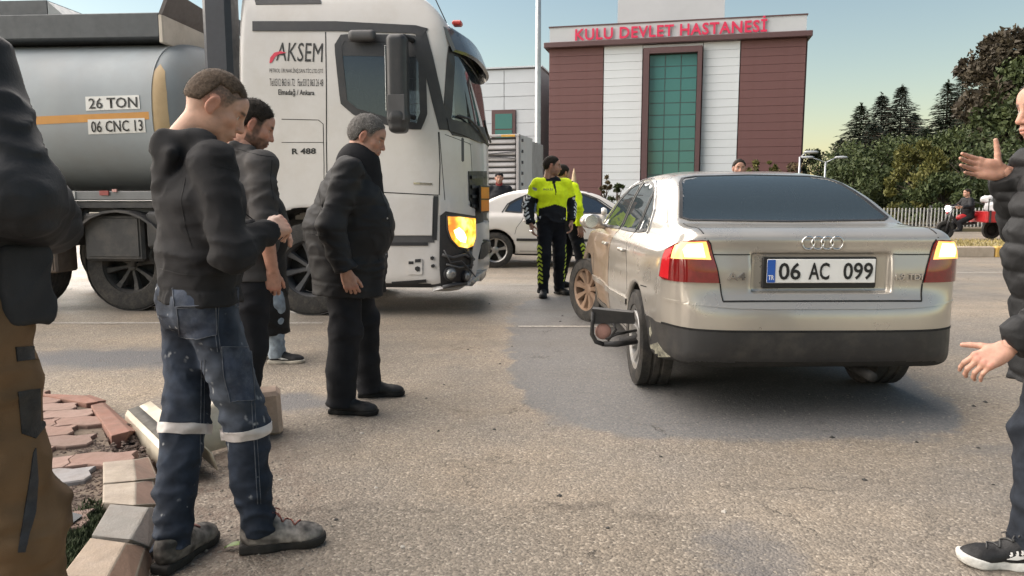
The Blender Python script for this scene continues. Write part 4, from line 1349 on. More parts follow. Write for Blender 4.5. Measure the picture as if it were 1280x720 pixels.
def build_car(root, paint, glass, h=.015, dents=None, skirt=None, rear_detail=True, wheels=None, rim=MALLOY, axles=(.98, 3.63), zs=1.0):
    side = catmull(SIDE, 4); plan = catmull(PLAN, 4); sect = catmull(SECT, 4)
    side[:,1] *= zs; sect[:,1] *= zs
    plan = plan * np.array([1.0, 1.0])
    subs = []
    for ya in axles:
        subs.append((lambda x, y, z, ya=ya: np.maximum(np.sqrt((y - ya) ** 2 + (z - .33) ** 2) - .355, .56 - np.abs(x)), .014))
    if rear_detail:
        def rec(x, y, z):
            qx, qz, qy = np.abs(x) - .385, np.abs(z - .838) - .108, np.abs(y - .045) - .082
            return np.maximum(np.maximum(qx + 0*z, qz + 0*x), qy)
        subs.append((rec, .012))
    V, Q, N = shell(side, plan, sect, h, .075, .055, subs)
    if dents is not None: V = dents(V, N)
    C = V[Q].mean(1); NC = N[Q].mean(1)
    x, y, z = C[:,0], C[:,1], C[:,2]; ax = np.abs(x)
    hole = np.zeros(len(Q), bool)
    def shrink(poly, d):
        sd = poly_sdf(densify(poly, .05)); return lambda a, b: sd(a, b) < -d
    sidey = ax > .50
    for k, pl in W_SIDE.items(): hole |= sidey & shrink([(a, b * zs) for a, b in pl], .012)(y, z) & (np.abs(NC[:,0]) > .5)
    hole |= (y < 1.45) & (NC[:,1] < -.15) & (z > 1.08 * zs) & shrink([(a, b * zs) for a, b in W_REAR], .012)(x, z)
    hole |= (y > 2.4) & (NC[:,1] > .15) & shrink([(a, b * zs) for a, b in W_FRONT], .012)(x, z)
    bv = bvh_of(V, Q)
    lab = np.full(len(Q), 0)          # 0 body
    lab[(NC[:,2] < -.55) & (z < .45)] = 9
    arch = np.zeros(len(Q), bool)
    for ya in axles: arch |= (np.hypot(y - ya, z - .33) < .362) & (ax < .84) & (ax > .5)
    lab[arch] = 9
    sd_ = (ax > .55) & (np.abs(NC[:,0]) > .35) & (lab == 0)
    lab[sd_ & (y > 1.32) & (y < 2.165) & (z > .30) & (z < 1.0) & (np.hypot(y - axles[0], z - .33) > .40)] = 1
    lab[sd_ & (y > 2.165) & (y < 3.20) & (z > .30) & (z < 1.0) & (np.hypot(y - axles[1], z - .33) > .40)] = 2
    lab[(lab == 0) & sd_ & (y > 3.20) & (z < .93)] = 3
    lab[(lab == 0) & (y < .80) & (z < .688)] = 4
    if skirt is not None: lab[(lab == 4) & (z < .522)] = 5
    lab[(lab == 0) & (y < .60) & (z > .688) & (ax < np.where(z > 1.03, .655, .55 + .07 * (z - .69) / .33))] = 6
    lab[(lab == 0) & (y > 3.35) & (z > .80) & (ax < .72)] = 7
    lab[(lab == 0) & (z > 1.385 * zs)] = 8
    names = {0: "body_shell", 3: "front_wing", 4: "bumper", 5: "bumper_skirt", 6: "boot_lid", 7: "bonnet", 8: "roof", 9: "underbody"}
    parts = {}
    for k, nme in names.items():
        if k == 3: continue
        me = sub_mesh(nme, V, Q, N, (lab == k) & ~hole)
        if me: parts[nme] = link(nme, me, {5: skirt, 9: MUNDER}.get(k, paint), root)
    doors = {}
    for sg in (-1, 1):
        me = sub_mesh('front_wing', V, Q, N, (lab == 3) & ~hole & (np.sign(x) == sg))
        if me: link('front_wing', me, paint, root)
    for sg in (-1, 1):
        for k, nme in ((1, "rear"), (2, "front")):
            me = sub_mesh("door", V, Q, N, (lab == k) & ~hole & (np.sign(x) == sg))
            if me: doors[(sg, nme)] = link("door", me, paint, root)
    me = sub_mesh("lining", V, Q, N, ~hole & (z > .5) & (lab != 9), True, -.022); link("cabin_lining", me, MINT, root)
    for sg in (-1, 1):
        ray = (-sg, 0, 0); mp = lambda a, b: (sg * .8, a, b)
        for k, pl in W_SIDE.items():
            pl = [(a, b * zs) for a, b in pl]
            par = doors.get((sg, k), root)
            patch("window", pl, mp, bv, glass, par if par is not root else root, .06, .002, .004, ray)
            ribbon("window_seal", pl, mp, bv, .026, MSEAL, par if par is not root else root, .006, ray, True, .05)
        ol = [(1.10, 1.01), (1.2, 1.165), (1.36, 1.255), (1.52, 1.322), (1.7, 1.37), (1.95, 1.396), (2.3, 1.393), (2.6, 1.348), (2.85, 1.245), (3.18, 1.01)]
        ribbon("roof_trim", [(a, b * zs) for a, b in ol], mp, bv, .016, MCHR if rear_detail else MSEAL, root, .008, ray, False, .05)
        gb = MB()
        for ln in ([(2.165, .31), (2.165, 1.0)], [(1.52, 1.0), (1.46, .85), (1.36, .72), (1.33, .60)], [(3.20, .31), (3.22, .72), (3.16, .97)], [(1.42, .30), (3.2, .285)], [(.80, .69), (.62, .70)]):
            ribbon("x", ln, mp, bv, .007, None, None, .0015, ray, False, .04, .002, gb)
        gb.build("shut_line", MGAP, root)
        rb = MB(); ribbon("x", [(1.36, .505), (3.26, .485)], mp, bv, .045, None, None, .012, ray, False, .06, .002, rb)
        rb.build("rubbing_strip", paint if rear_detail else MBLK, root)
        for yk, dk in ((1.56, "rear"), (2.36, "front")):
            r = bv.ray_cast(Vector((sg * 1.5, yk, .865 * zs)), Vector((-sg, 0, 0)))
            if r[0]:
                f = Field(); p = r[0]; f.cone((p.x + sg * .026, p.y - .07, p.z), (p.x + sg * .026, p.y + .09, p.z), .013, .013, .01); f.cone((p.x, p.y - .07, p.z), (p.x + sg * .026, p.y - .07, p.z), .012, .012, .01); f.cone((p.x, p.y + .09, p.z), (p.x + sg * .026, p.y + .09, p.z), .012, .012, .01)
                v, q = f.mesh(.007); link("door_handle", np_mesh("door_handle", v, q), paint, doors.get((sg, dk)))
        f = Field(); c = np.array([sg * .93, 2.90, 1.035 * zs]); f.ell(c, (.105, .065, .068), .02); f.cone(c - (sg * .05, 0, .04), (sg * .78, 2.93, .985 * zs), .028, .022, .03); f.cut((0, -1, 0), c - (0, .045, 0), .01)
        v, q = f.mesh(.009); mir = link("wing_mirror", np_mesh("wing_mirror", v, q), paint, root)
        mb = MB(); mb.lathe([(.001, 0), (.058, 0), (.062, .004)], c - (0, .047, 0), 'y', 20); o = mb.build("mirror_glass", MCHR, mir)
    patch("rear_window", [(a, b * zs) for a, b in W_REAR], lambda a, b: (a, .8, b), bv, glass, root, .05, .002, .004, (0, 1, 0))
    ribbon("window_seal", [(a, b * zs) for a, b in W_REAR], lambda a, b: (a, .8, b), bv, .022, MSEAL, root, .005, (0, 1, 0), True, .05)
    patch("windscreen", [(a, b * zs) for a, b in W_FRONT], lambda a, b: (a, 3.0, b), bv, glass, root, .06, .002, .004, (0, -1, 0))
    ribbon("window_seal", [(a, b * zs) for a, b in W_FRONT], lambda a, b: (a, 3.0, b), bv, .03, MSEAL, root, .006, (0, -1, 0), True, .06)
    # interior
    def seat(x, y, w, hb, heads):
        f = Field(); f.box((x, y + .28, .50), (w, .26, .08), .06, .03); f.box((x, y, .80), (w, .075, hb), .06, .04, Matrix.Rotation(R(-12), 3, 'X').transposed())
        for hx in heads: f.box((x + hx, y - .10, .80 + hb + .115), (.125, .05, .085), .045, .01, Matrix.Rotation(R(-10), 3, 'X').transposed())
        v, q = f.mesh(.022); return link("seat", np_mesh("seat", v, q), MSEAT, root)
    seat(0, 1.22, .62, .26, (-.38, 0, .38)); seat(-.37, 2.05, .24, .30, (0,)); seat(.37, 2.05, .24, .30, (0,))
    MB().box((0, .86, 1.055 * zs), (1.2, .5, .02)).build("parcel_shelf", MINT, root)
    MB().box((0, 3.15, .86), (1.4, .42, .25), bev=.05).build("dashboard", MINT, root)
    MB().lathe([(.165, -.012), (.185, 0), (.165, .012)], (-.37, 2.80, .90), 'z', 20, Matrix.Rotation(R(65), 3, 'X')).build("steering_wheel", MINT, root)
    return V, Q, N, bv, doors, parts

# ---------------- silver saloon
car = empty("saloon_car", (1.705, 3.98, 0), R(1.0), "dented silver saloon seen from behind with lit tail lamps and a torn left wheel arch", "car")
MSILV = car_paint("champagne_silver_paint", (.43, .40, .355), .55, .30, (.36, .32, .27), .12, 1.5)
MDUSTREFL = car_paint("dust_and_reflection_bronze", (.36, .27, .195), .35, .42, (.30, .20, .13), .45, 4)  # bronze tone combines dust with the warm gravel reflection, painted into the colour
MGL = glass_mat("car_glass", (.50, .58, .60), .015, .62, (.06, .08, .09))
MSKIRT = M("bumper_black", (.022, .022, .023), .5, var=.2, vs=5, dirt=(.10, .09, .075), ds=4, damt=.45)
def dents(V, N):
    x, y, z = V[:,0], V[:,1], V[:,2]
    m = sstep(-x, .5, .75) * sstep(y, 2.2, 2.8) * sstep(z, .15, .35) * (1 - sstep(z, .95, 1.02))
    d = vnoise(x * 2 + 3, y * 2.6, z * 3.4) * .06 + vnoise(x * 4, y * 5 + 2, z * 6) * .012 - .02
    V = V + N * (d * m)[:,None]
    m2 = sstep(-x, .5, .75) * (sstep(y, 1.0, 1.5) * (1 - sstep(y, 2.2, 2.6))) * (1 - sstep(z, .85, .95))
    V = V + N * ((vnoise(x * 2, y * 3.5 + 7, z * 4) * .018 + vnoise(x * 2, y * 6 + 7, z * 6) * .004) * m2)[:,None]
    m3 = sstep(-x, .55, .78) * (1 - sstep(y, .35, .75)) * (1 - sstep(z, .45, .60))
    V = V + N * ((vnoise(x * 6, y * 8 + 4, z * 8) * .035 - .012) * m3)[:,None]
    return V
cV, cQ, cN, cB, cdoors, cparts = build_car(car, MSILV, MGL, .014, dents, MSKIRT, True)
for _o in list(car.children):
    if _o.name.startswith('front_wing') and sum(v.co.x for v in _o.data.vertices) < 0: _o.data.materials[0] = MDUSTREFL; _o['label'] = 'crumpled front wing, bronze with dust and painted-in gravel reflection'
cdoors[(-1, 'front')].data.materials[0] = MDUSTREFL
# tail lamps: dark red body, red outer strip, lit upper lens
halfp = catmull([(0, 0), (.35, .006), (.60, .042), (.76, .135), (.838, .30), (.868, .6), (.878, 1.2)], 10, False)
halfl = np.concatenate([[0], np.cumsum(np.linalg.norm(np.diff(halfp, axis=0), axis=1))])
def plan_map(sg): return lambda a, z: (sg * float(np.interp(a, halfl, halfp[:,0])), float(np.interp(a, halfl, halfp[:,1])), z)
MTAIL = M("tail_lamp_red", (.16, .010, .010), .08, var=.2, vs=25, coat=1.0, coatr=.02)
MTAILB = M("tail_lamp_bright_red", (.52, .016, .022), .10, var=.1, coat=1.0, coatr=.02)
MLIT = emit_mat("lit_lens", (1.0, .33, .045), .62, (.8, .5, .25), .1)
MLITC = emit_mat("lit_bulb", (1.0, .60, .22), 1.5, (.9, .8, .6), .1)
for sg in (-1, 1):
    pmf = plan_map(sg)
    lamp = patch("tail_lamp", [(.572, .785), (.590, .88), (.628, .99), (.645, 1.02), (.80, 1.018), (.90, 1.0), (.975, .965), (1.0, .80), (.95, .787)], pmf, cB, MTAIL, car, .03, .010, .03)
    patch("lens", [(.885, .795), (.985, .80), (.963, .955), (.875, .985)], pmf, cB, MTAILB, lamp, .03, .013, .004)
    patch("lens", [(.622, .918), (.868, .912), (.862, .99), (.80, 1.008), (.652, 1.011)], pmf, cB, MLIT, lamp, .03, .0135, .004)
    patch("bulb_glow", [(.655, .928), (.775, .924), (.79, .965), (.765, .998), (.675, 1.0)], pmf, cB, MLITC, lamp, .02, .015, .004)
    ribbon("lamp_edge", [(.566, .782), (.586, .88), (.625, .995), (.643, 1.026)], pmf, cB, .007, MGAP, lamp, .003, None)
# shut lines at the back
gb = MB(); rm = lambda a, b: (a, .05, b)
ribbon("x", [(-.55, .692), (.55, .692)], rm, cB, .010, None, None, .002, None, False, .03, .002, gb)
for sg in (-1, 1):
    ribbon("x", [(sg * .55, .692), (sg * .562, .78)], rm, cB, .007, None, None, .002, None, False, .03, .002, gb)
    ribbon("x", [(sg * .645, .11), (sg * .665, .35), (sg * .655, .56)], lambda a, b: (a, b, 1.09), cB, .007, None, None, .002, (0, 0, -1), False, .03, .002, gb)
ribbon("x", [(-.615, .946), (-.39, .946)], rm, cB, .006, None, None, .002, None, False, .03, .002, gb)
ribbon("x", [(.39, .946), (.615, .946)], rm, cB, .006, None, None, .002, None, False, .03, .002, gb)
gb.build("shut_line", MGAP, cparts["boot_lid"])
rb = MB(); ribbon("x", [(-.98, .527), (-.5, .525), (0, .525), (.5, .525), (.98, .527)], lambda a, z: plan_map(1 if a > 0 else -1)(abs(a), z), cB, .012, None, None, .002, None, False, .04, .002, rb); rb.build("shut_line", MGAP, cparts["bumper"])
rb = MB(); ribbon("x", [(-.95, .672), (-.5, .668), (0, .667), (.5, .668), (.95, .672)], lambda a, z: plan_map(1 if a > 0 else -1)(abs(a), z), cB, .014, None, None, .004, None, False, .04, .003, rb); rb.build("bumper_lip", MSILV, cparts["bumper"])
# number plate
py_ = .118
holder = MB().box((-.005, py_, .838), (.635, .018, .172), bev=.006).build("plate_holder", MBLACK, cparts["boot_lid"])
plate = MB().box((.002, py_ - .013, .848), (.602, .008, .132), bev=.003).build("number_plate", MWHITE, holder)
MB().box((-.277, py_ - .0185, .848), (.044, .003, .126)).build("country_band", MBLUE, plate)
def plate_text(t, x0, w, hgt, z, mat, nm="registration", b=.018):
    me = text_mesh(t, 1.0, bold=b, res=3); xs = [v.co.x for v in me.vertices]; ys = [v.co.y for v in me.vertices]
    for v in me.vertices: v.co = Vector(((v.co.x - min(xs)) / (max(xs) - min(xs)) * w, (v.co.y - min(ys)) / (max(ys) - min(ys)) * hgt, 0))
    me.transform(frame(Vector((x0, py_ - .0205, z)), (1, 0, 0), (0, 0, 1)))
    return link(nm, me, mat, plate)
plate_text("06", -.236, .122, .095, .8, MBLACK); plate_text("AC", -.070, .115, .095, .8, MBLACK); plate_text("099", .122, .165, .095, .8, MBLACK)
plate_text("TR", -.293, .032, .026, .80, MWHITE)
MB().tube([(-.275, py_ - .005, .965), (.28, py_ - .005, .965)], .006, 6).build("plate_light", MBLK, cparts["boot_lid"])
# badges
def torus(mb, c, R_, r, n=28, m=8):
    vs = []; fs = []
    for i in range(n):
        a = 6.283 * i / n
        for j in range(m):
            b = 6.283 * j / m; q = R_ + r * math.cos(b)
            vs.append((c[0] + q * math.cos(a), c[1] - r * .8 * math.sin(b), c[2] + q * math.sin(a)))
    for i in range(n):
        for j in range(m):
            fs.append((i*m+j, ((i+1) % n)*m+j, ((i+1) % n)*m+(j+1) % m, i*m+(j+1) % m))
    return mb.add(vs, fs)
yb = cB.ray_cast(Vector((0, -1, 1.0)), Vector((0, 1, 0)))[0].y
mb = MB()
for k in (-1.5, -.5, .5, 1.5): torus(mb, (k * .0525, yb - .006, 1.002), .034, .0052)
mb.build("ring_emblem", MCHR, cparts["boot_lid"], True)
def badge(t, x0, w, hgt, z):
    me = text_mesh(t, 1.0, bold=.01, depth=.05, res=3); xs = [v.co.x for v in me.vertices]; ys = [v.co.y for v in me.vertices]
    y0 = cB.ray_cast(Vector((x0 + w / 2, -1, z)), Vector((0, 1, 0)))[0].y
    for v in me.vertices: v.co = Vector(((v.co.x - min(xs)) / (max(xs) - min(xs)) * w, (v.co.y - min(ys)) / (max(ys) - min(ys)) * hgt, v.co.z * .08))
    me.transform(frame(Vector((x0, y0 - .007, z)), (1, 0, 0), (0, 0, 1)))
    return link("badge", me, MCHR, cparts["boot_lid"])
badge("A4", -.525, .10, .042, .80); badge("1.9 TDI", .405, .15, .034, .80)
# wheels
for sg in (-1, 1):
    axle_wheel("wheel", .318, .205, sg, car, (sg * .765, .98, .318), MALLOY, 10)
axle_wheel("wheel", .318, .205, 1, car, (.775, 3.63, .318), MALLOY, 10)
axle_wheel("wheel", .318, .205, -1, car, (-.815, 3.60, .318), MBRONZE, 9, R(24))
MB().tube([(.30, .06, .26), (.30, .45, .27)], .028, 12).build("exhaust_pipe", MUNDER, car, True)
# torn plastic from the left rear arch
MB_T = MB(); o3 = lambda px, py, d=4.62: (Matrix.Translation(car.location) @ Matrix.Rotation(car.rotation_euler.z, 4, 'Z')).inverted() @ P(px, py, d)
trim = empty("torn_trim"); trim.parent = car
tp = [o3(740, 386), o3(792, 391), o3(793, 405), o3(765, 404), o3(741, 405)]
MB().prism(tp, Vector((.02, .09, .0))).build("flap", MBLK, trim)
def bar(pts, r): return MB().tube(pts, r, 8).build("bracket", MBLK, trim, True)
bar([o3(741, 390), o3(740.5, 404), o3(740, 418), o3(745, 427), o3(755, 430.5)], [.012, .012, .014, .015, .015]); bar([o3(755, 430), o3(772, 430), o3(795, 427, 4.75)], [.017, .020, .018]); bar([o3(757, 424), o3(772, 417), o3(795, 413, 4.8)], [.006, .011, .010]); bar([o3(766, 404), o3(770, 412), o3(760, 426)], [.008, .009, .008])
MB().prism([o3(773, 427), o3(794, 423, 4.75), o3(795, 429, 4.75), o3(773, 432)], Vector((.02, .08, .01))).build("flap", MBLK, trim)
cc = o3(754.5, 415); MB().lathe([(.001, -.003), (.046, -.003), (.052, .002), (.05, .008)], cc + Vector((0, .02, 0)), 'y', 22).build("reflector", M("pink_reflector", (.36, .20, .165), .6, var=.2, vs=20), trim, True)
# scraped corner of the bumper
MSCR = M("scraped_plastic", (.26, .25, .19), .7, var=.4, vs=16, dirt=(.03, .03, .03), ds=18, damt=.9, bump=.6, bs=60)
cpm = pixmap(car, cB)
patch("scrape", [(813, 431), (822, 428), (829, 438), (838, 446), (846, 456), (838, 460), (824, 456), (815, 444)], cpm, cB, MSCR, cparts["bumper_skirt"], 4, .003, .003)
patch("scrape", [(806, 404), (812, 400), (815, 417), (812, 425), (807, 418)], cpm, cB, MSCR, cparts["bumper"], 4, .002, .003)

# ---------------- white saloon behind the officers
car2 = empty("saloon_car", (-1.28, 14.15, 0), R(-90), "white saloon with dark tinted windows standing behind the two traffic officers", "car")
MWHP = car_paint("white_car_paint", (.62, .585, .55), .0, .35, (.35, .28, .2), .2, 2)
MTINT = glass_mat("tinted_glass", (.08, .10, .13), .02, .15, (.02, .028, .04))
wV, wQ, wN, wB, wd, wp = build_car(car2, MWHP, MTINT, .022, None, None, False, zs=.975)
for sg in (-1, 1):
    for ya in (.98, 3.63): axle_wheel("wheel", .318, .205, sg, car2, (sg * .785, ya, .318), MALLOY, 5)
    patch("tail_lamp", [(.56, .78), (.6, .95), (.9, .93), (1.05, .88), (1.0, .78)], plan_map(sg), wB, MTAILB, car2, .05, .01, .03)

# ---------------- white tanker lorry
truck = empty("tanker_truck", (-.613, 8.947, 0), R(-94), "white tractor cab with damaged front corner pulling a grey fuel tank", "truck")
MTRW = M("truck_white_paint", (.52, .505, .49), .34, var=.04, vs=1.2, dirt=(.34, .29, .23), ds=1.6, damt=.30, coat=.5, coatr=.1)
MTRB = M("truck_black_plastic", (.018, .019, .022), .45, var=.2, vs=6, dirt=(.06, .055, .05), ds=5, damt=.3)
MTRG = M("truck_dark_grey", (.055, .055, .058), .5, var=.15)
CAB_S = [(.24, .30, 1), (.33, .36), (.35, .62), (.345, 1.0), (.335, 1.5), (.315, 1.86), (.24, 2.3), (.12, 2.80), (.00, 3.05), (-.35, 3.36), (-.9, 3.60), (-1.6, 3.74), (-2.12, 3.76, 1), (-2.16, 2.5), (-2.16, .95, 1), (-1.95, .92, 1), (-.95, .30, 1)]
CAB_P = mirrored([(0, -2.14, 1), (1.245, -2.14, 1), (1.25, -1.5), (1.25, -.22), (1.215, -.06), (1.08, .11), (.82, .225), (.45, .305), (0, .33)])
CAB_C = mirrored([(0, .25), (1.15, .26), (1.22, .34), (1.245, .6), (1.25, 1.3), (1.25, 2.2), (1.235, 2.7), (1.20, 2.98), (1.12, 3.3), (.98, 3.55), (.75, 3.72), (0, 3.80)])
tsub = [(lambda x, y, z: np.maximum(np.sqrt((y + 1.45) ** 2 + (z - .52) ** 2) - .62, .70 - np.abs(x)), .02)]
tV, tQ, tN = shell(catmull(CAB_S, 4), catmull(CAB_P, 4), catmull(CAB_C, 4), .026, .10, .06, tsub)
tB = bvh_of(tV, tQ); tpm = pixmap(truck, tB)
C = tV[tQ].mean(1); NC = tN[tQ].mean(1)
lab = np.zeros(len(tQ), int)
lab[(C[:,2] < 1.02) & (np.hypot(C[:,1] + 1.45, C[:,2] - .52) < .66) & (np.abs(C[:,0]) < 1.21)] = 9
lab[(NC[:,2] < -.5)] = 9
ys, zs_ = C[:,1], C[:,2]
# openings: side windows and windscreen
SIDEWIN = [(-1.07, 2.78), (-1.02, 2.86), (-.30, 2.84), (-.21, 2.6), (-.20, 2.1), (-.25, 1.97), (-.5, 2.0), (-.90, 2.12), (-1.02, 2.22)]
WSCR = [(-1.10, 1.93), (0, 1.93), (1.10, 1.93), (1.16, 2.05), (1.12, 2.74), (0, 2.80), (-1.12, 2.74), (-1.16, 2.05)]
hole = (poly_sdf(densify(SIDEWIN, .06))(ys, zs_) < -.02) & (np.abs(NC[:,0]) > .6)
hole |= (poly_sdf(densify(WSCR, .06))(C[:,0], zs_) < -.02) & (NC[:,1] > .3)
for k, nme, mt in ((0, "cab_shell", MTRW), (9, "wheel_arch", MTRB)):
    o = link(nme, sub_mesh(nme, tV, tQ, tN, (lab == k) & ~hole), mt, truck)
    if k == 0: cabs = o
link("cab_lining", sub_mesh("cab_lining", tV, tQ, tN, (C[:,2] > 1.2) & ~hole, True, -.04), MINT, truck)
MTGL = glass_mat("truck_glass", (.45, .52, .55), .02, .60, (.05, .06, .07))
mr = lambda a, b: (1.25, a, b); ml = lambda a, b: (-1.25, a, b)
for mp, ry in ((mr, (-1, 0, 0)), (ml, (1, 0, 0))):
    w_ = patch("side_window", SIDEWIN, mp, tB, MTGL, truck, .08, .002, .006, ry)
    ribbon("window_surround", SIDEWIN, mp, tB, .075, MTRB, w_, .008, ry, True, .06)
    # black band above the glass and quarter light in front
    patch("window_band", [(-1.05, 2.68), (-.28, 2.66), (-.30, 2.84), (-1.02, 2.86)], mp, tB, MTRB, w_, .08, .006, .006, ry)
ws = patch("windscreen", WSCR, lambda a, b: (a, .3, b), tB, MTGL, truck, .08, .002, .006, (0, -1, 0))
ribbon("windscreen_surround", WSCR, lambda a, b: (a, .3, b), tB, .10, MTRB, ws, .008, (0, -1, 0), True, .08)
# seat, dashboard inside
MB().box((0, -.05, 1.75), (2.1, .45, .35), bev=.06).build("dashboard", MTRG, truck)
for sx in (-.7, .7):
    f = Field(); f.box((sx, -1.05, 2.0), (.26, .09, .42), .07, .03); f.box((sx, -.8, 1.55), (.26, .28, .1), .07, .03); f.box((sx, -1.08, 2.5), (.15, .06, .12), .05, .03)
    v, q = f.mesh(.03); link("seat", np_mesh("seat", v, q), MSEAT, truck)
# roof band, pillar cover, rear corner fairing
def tpatch(name, pts, mat, parent=truck, off=.006, thick=.008, step=6, bulge=0): return patch(name, pts, tpm, tB, mat, parent, step, off, thick, None, bulge)
tpatch("roof_band", [(316, 27), (420, 27), (520, 32), (535, 36), (528, 46), (515, 42), (420, 39), (316, 39)], MTRB, off=.012)
tpatch("pillar_cover", [(518, 36), (533, 40), (541, 70), (549, 105), (556, 140), (562, 163), (549, 162), (540, 128), (530, 85), (522, 55)], MTRB, off=.010)
tpatch("roof_vent", [(318, -2), (400, -2), (402, 5), (320, 6)], MTRB, off=.008)
MB().box((1.12, -2.33, 2.35), (.28, .30, 2.9), bev=.05).build("corner_fairing", M("fairing_blue_black", (.022, .026, .036), .5, var=.15), truck)
# sun visor over the windscreen
def visor():
    mb = MB(); n = 14; vs = []; fs = []
    for i in range(n + 1):
        x = -1.16 + 2.32 * i / n; b = .31 * math.sqrt(max(0, 1 - (abs(x) / 1.24) ** 2.6))
        for (dy, z) in ((-.14, 3.06), (.04, 2.94), (.12, 2.74), (.09, 2.72), (.01, 2.90), (-.14, 3.02)):
            vs.append((x, b + dy - .12, z))
    for i in range(n):
        for k in range(6): fs.append((i*6+k, i*6+(k+1) % 6, (i+1)*6+(k+1) % 6, (i+1)*6+k))
    fs.append((5, 4, 3, 2, 1, 0)); fs.append(tuple(n*6+k for k in range(6)))
    mb.add(vs, fs); return mb.build("sun_visor", M("visor_smoke", (.075, .082, .088), .22, var=.1), truck, angle=40)
vz = visor()
MB().box((1.0, .12, 3.03), (.12, .10, .05), bev=.015).build("marker_lamp", M("marker_red", (.45, .05, .04), .3), vz)
MB().tube([(.95, .0, 3.05), (.93, -.12, 3.30), (.90, -.32, 3.66)], .006, 5).build("aerial", MTRB, truck)
# mirrors on the near side
f = Field(); f.box((1.50, -.40, 2.40), (.105, .10, .42), .055, .03); f.box((1.50, -.40, 1.98), (.10, .09, .10), .05, .05)
v, q = f.mesh(.018); mir = link("door_mirror", np_mesh("door_mirror", v, q), MTRB, truck)
MB().box((1.50, -.505, 2.40), (.15, .01, .62), bev=.004).build("mirror_glass", MCHR, mir)
for z in (2.82, 2.06): MB().tube([(1.22, -.30, z), (1.40, -.36, z + .01), (1.48, -.38, z - .02)], .025, 8).build("mirror_arm", MTRB, mir, True)
MB().box((1.60, -.40, 2.12), (.015, .17, .25), bev=.006).build("mirror_cap", MTRG, mir)
f = Field(); f.box((1.30, -.80, 2.86), (.05, .14, .055), .04, .02); v, q = f.mesh(.015); link("kerb_mirror", np_mesh("kerb_mirror", v, q), MTRG, truck)
# shut lines and panels on the near side
def tline(pts, w=.010, mat=MGAP, parent=truck, off=.002, name="shut_line"): return ribbon(name, pts, tpm, tB, w, mat, parent, off, None, False, 6, .003)
tline([(407, 40), (408, 110), (408, 180), (409, 238)]); tline([(409, 238), (470, 240), (548, 244)]); tline([(548, 165), (550, 205), (549, 244)])
tline([(352, 149), (398, 150), (404, 155), (405, 205)], .007); tline([(352, 178), (405, 178)], .006); tline([(405, 205), (405, 232)], .007)
tline([(545, 245), (543, 300)], .05, MTRB, off=.006, name="panel_gap")
tline([(470, 299), (543, 299)], .07, MTRG, off=.006, name="step_recess")
tline([(488, 305), (535, 305)], .035, MTRB, off=.010, name="step_slot")
tline([(490, 354), (533, 351)], .035, MTRB, off=.010, name="step_slot")
tline([(400, 299), (470, 299)], .06, MTRG, off=.006, name="step_recess")
tpatch("lower_panel", [(472, 246), (541, 247), (540, 294), (474, 294)], MTRW, off=.016, step=8)
tpatch("control_panel", [(509, 325), (528, 324), (528, 343), (510, 343)], MTRW, off=.012)
for pts in ([(511, 326.5), (517, 326.5), (517, 330), (511, 330)], [(519, 324), (526, 323.5), (526, 327.5), (519, 328)], [(519, 334), (522, 332.5), (525, 334), (525, 338), (522, 339.5), (519, 337)], [(538, 321), (541, 320), (543, 322), (541, 325), (538, 324)], [(539, 331), (542, 330), (544, 332), (542, 334.5), (539, 334)]):
    tpatch("socket", pts, MTRB, off=.018, thick=.01, step=2)
tline([(517, 229), (540, 230)], .022, MCHR, off=.008, name="chrome_badge")
tline([(506, 131), (533, 128)], .004, MTRG, off=.004)
# lettering on the cab
tprint = MBLACK
MREDP = M("logo_red", (.52, .035, .07), .4)
pix_text("lettering", "AKSEM", [(347, 53), (404, 54), (403, 78), (345, 76)], tpm, tB, tprint, cabs, .004)
tpatch("logo_swoosh", [(337, 79), (338, 72), (343, 66), (351, 64), (358, 66), (350, 67.5), (344, 71), (340, 78)], MREDP, cabs, .006, .004, 3)
pix_text("lettering", "PETROL \u00dcR.NAK.\u0130N\u015e.SAN.T\u0130C.LTD.\u015eT\u0130", [(337, 84), (404, 85), (404, 92.5), (337, 92)], tpm, tB, tprint, cabs, .004)
pix_text("lettering", "Tel:0312 863 61 72   Fax:0312 863 26 48", [(337, 98), (404, 99), (404, 108), (337, 107.5)], tpm, tB, tprint, cabs, .004)
pix_text("lettering", "Elmada\u011f / Ankara", [(348, 111), (393, 112), (393, 121), (348, 120.5)], tpm, tB, tprint, cabs, .004, .02)
pix_text("lettering", "R 488", [(365, 185.5), (395, 185), (395, 192.5), (365, 193)], tpm, tB, tprint, cabs, .004, .03)
# lower front corner: lit head lamp, smashed cavity, fog lamps, hanging bumper skin
cav = tpatch("broken_cavity", [(550, 266), (556, 263), (592, 268), (591, 315), (588, 352), (575, 358), (551, 357), (549, 330)], MTRB, off=.014, thick=.02)
MHL_ = emit_mat("lit_headlamp", (1.0, .40, .03), .75, (.8, .5, .1), .08)
MHL, _nt, _b = new_mat("lit_headlamp_lens")
_tc = nd(_nt, "ShaderNodeTexCoord"); _n = nd(_nt, "ShaderNodeTexNoise", i_Scale=7.0, i_Detail=3.0); _nt.links.new(_tc.outputs["Object"], _n.inputs["Vector"])
_nt.links.new(ramp(_nt, _n.outputs["Fac"], [(.35, (.95, .20, .01)), (.5, (1.0, .42, .03)), (.65, (1.0, .72, .16))]), _b.inputs["Emission Color"])
_v = nd(_nt, "ShaderNodeMapRange", i_1=.35, i_2=.65, i_3=.25, i_4=1.0); _nt.links.new(_n.outputs["Fac"], _v.inputs[0]); _nt.links.new(_v.outputs[0], _b.inputs["Emission Strength"])
_b.inputs["Base Color"].default_value = (.7, .4, .08, 1); _b.inputs["Roughness"].default_value = .08
MHLC = emit_mat("headlamp_bulb", (1.0, .70, .26), 2.6, (.9, .8, .5), .1)
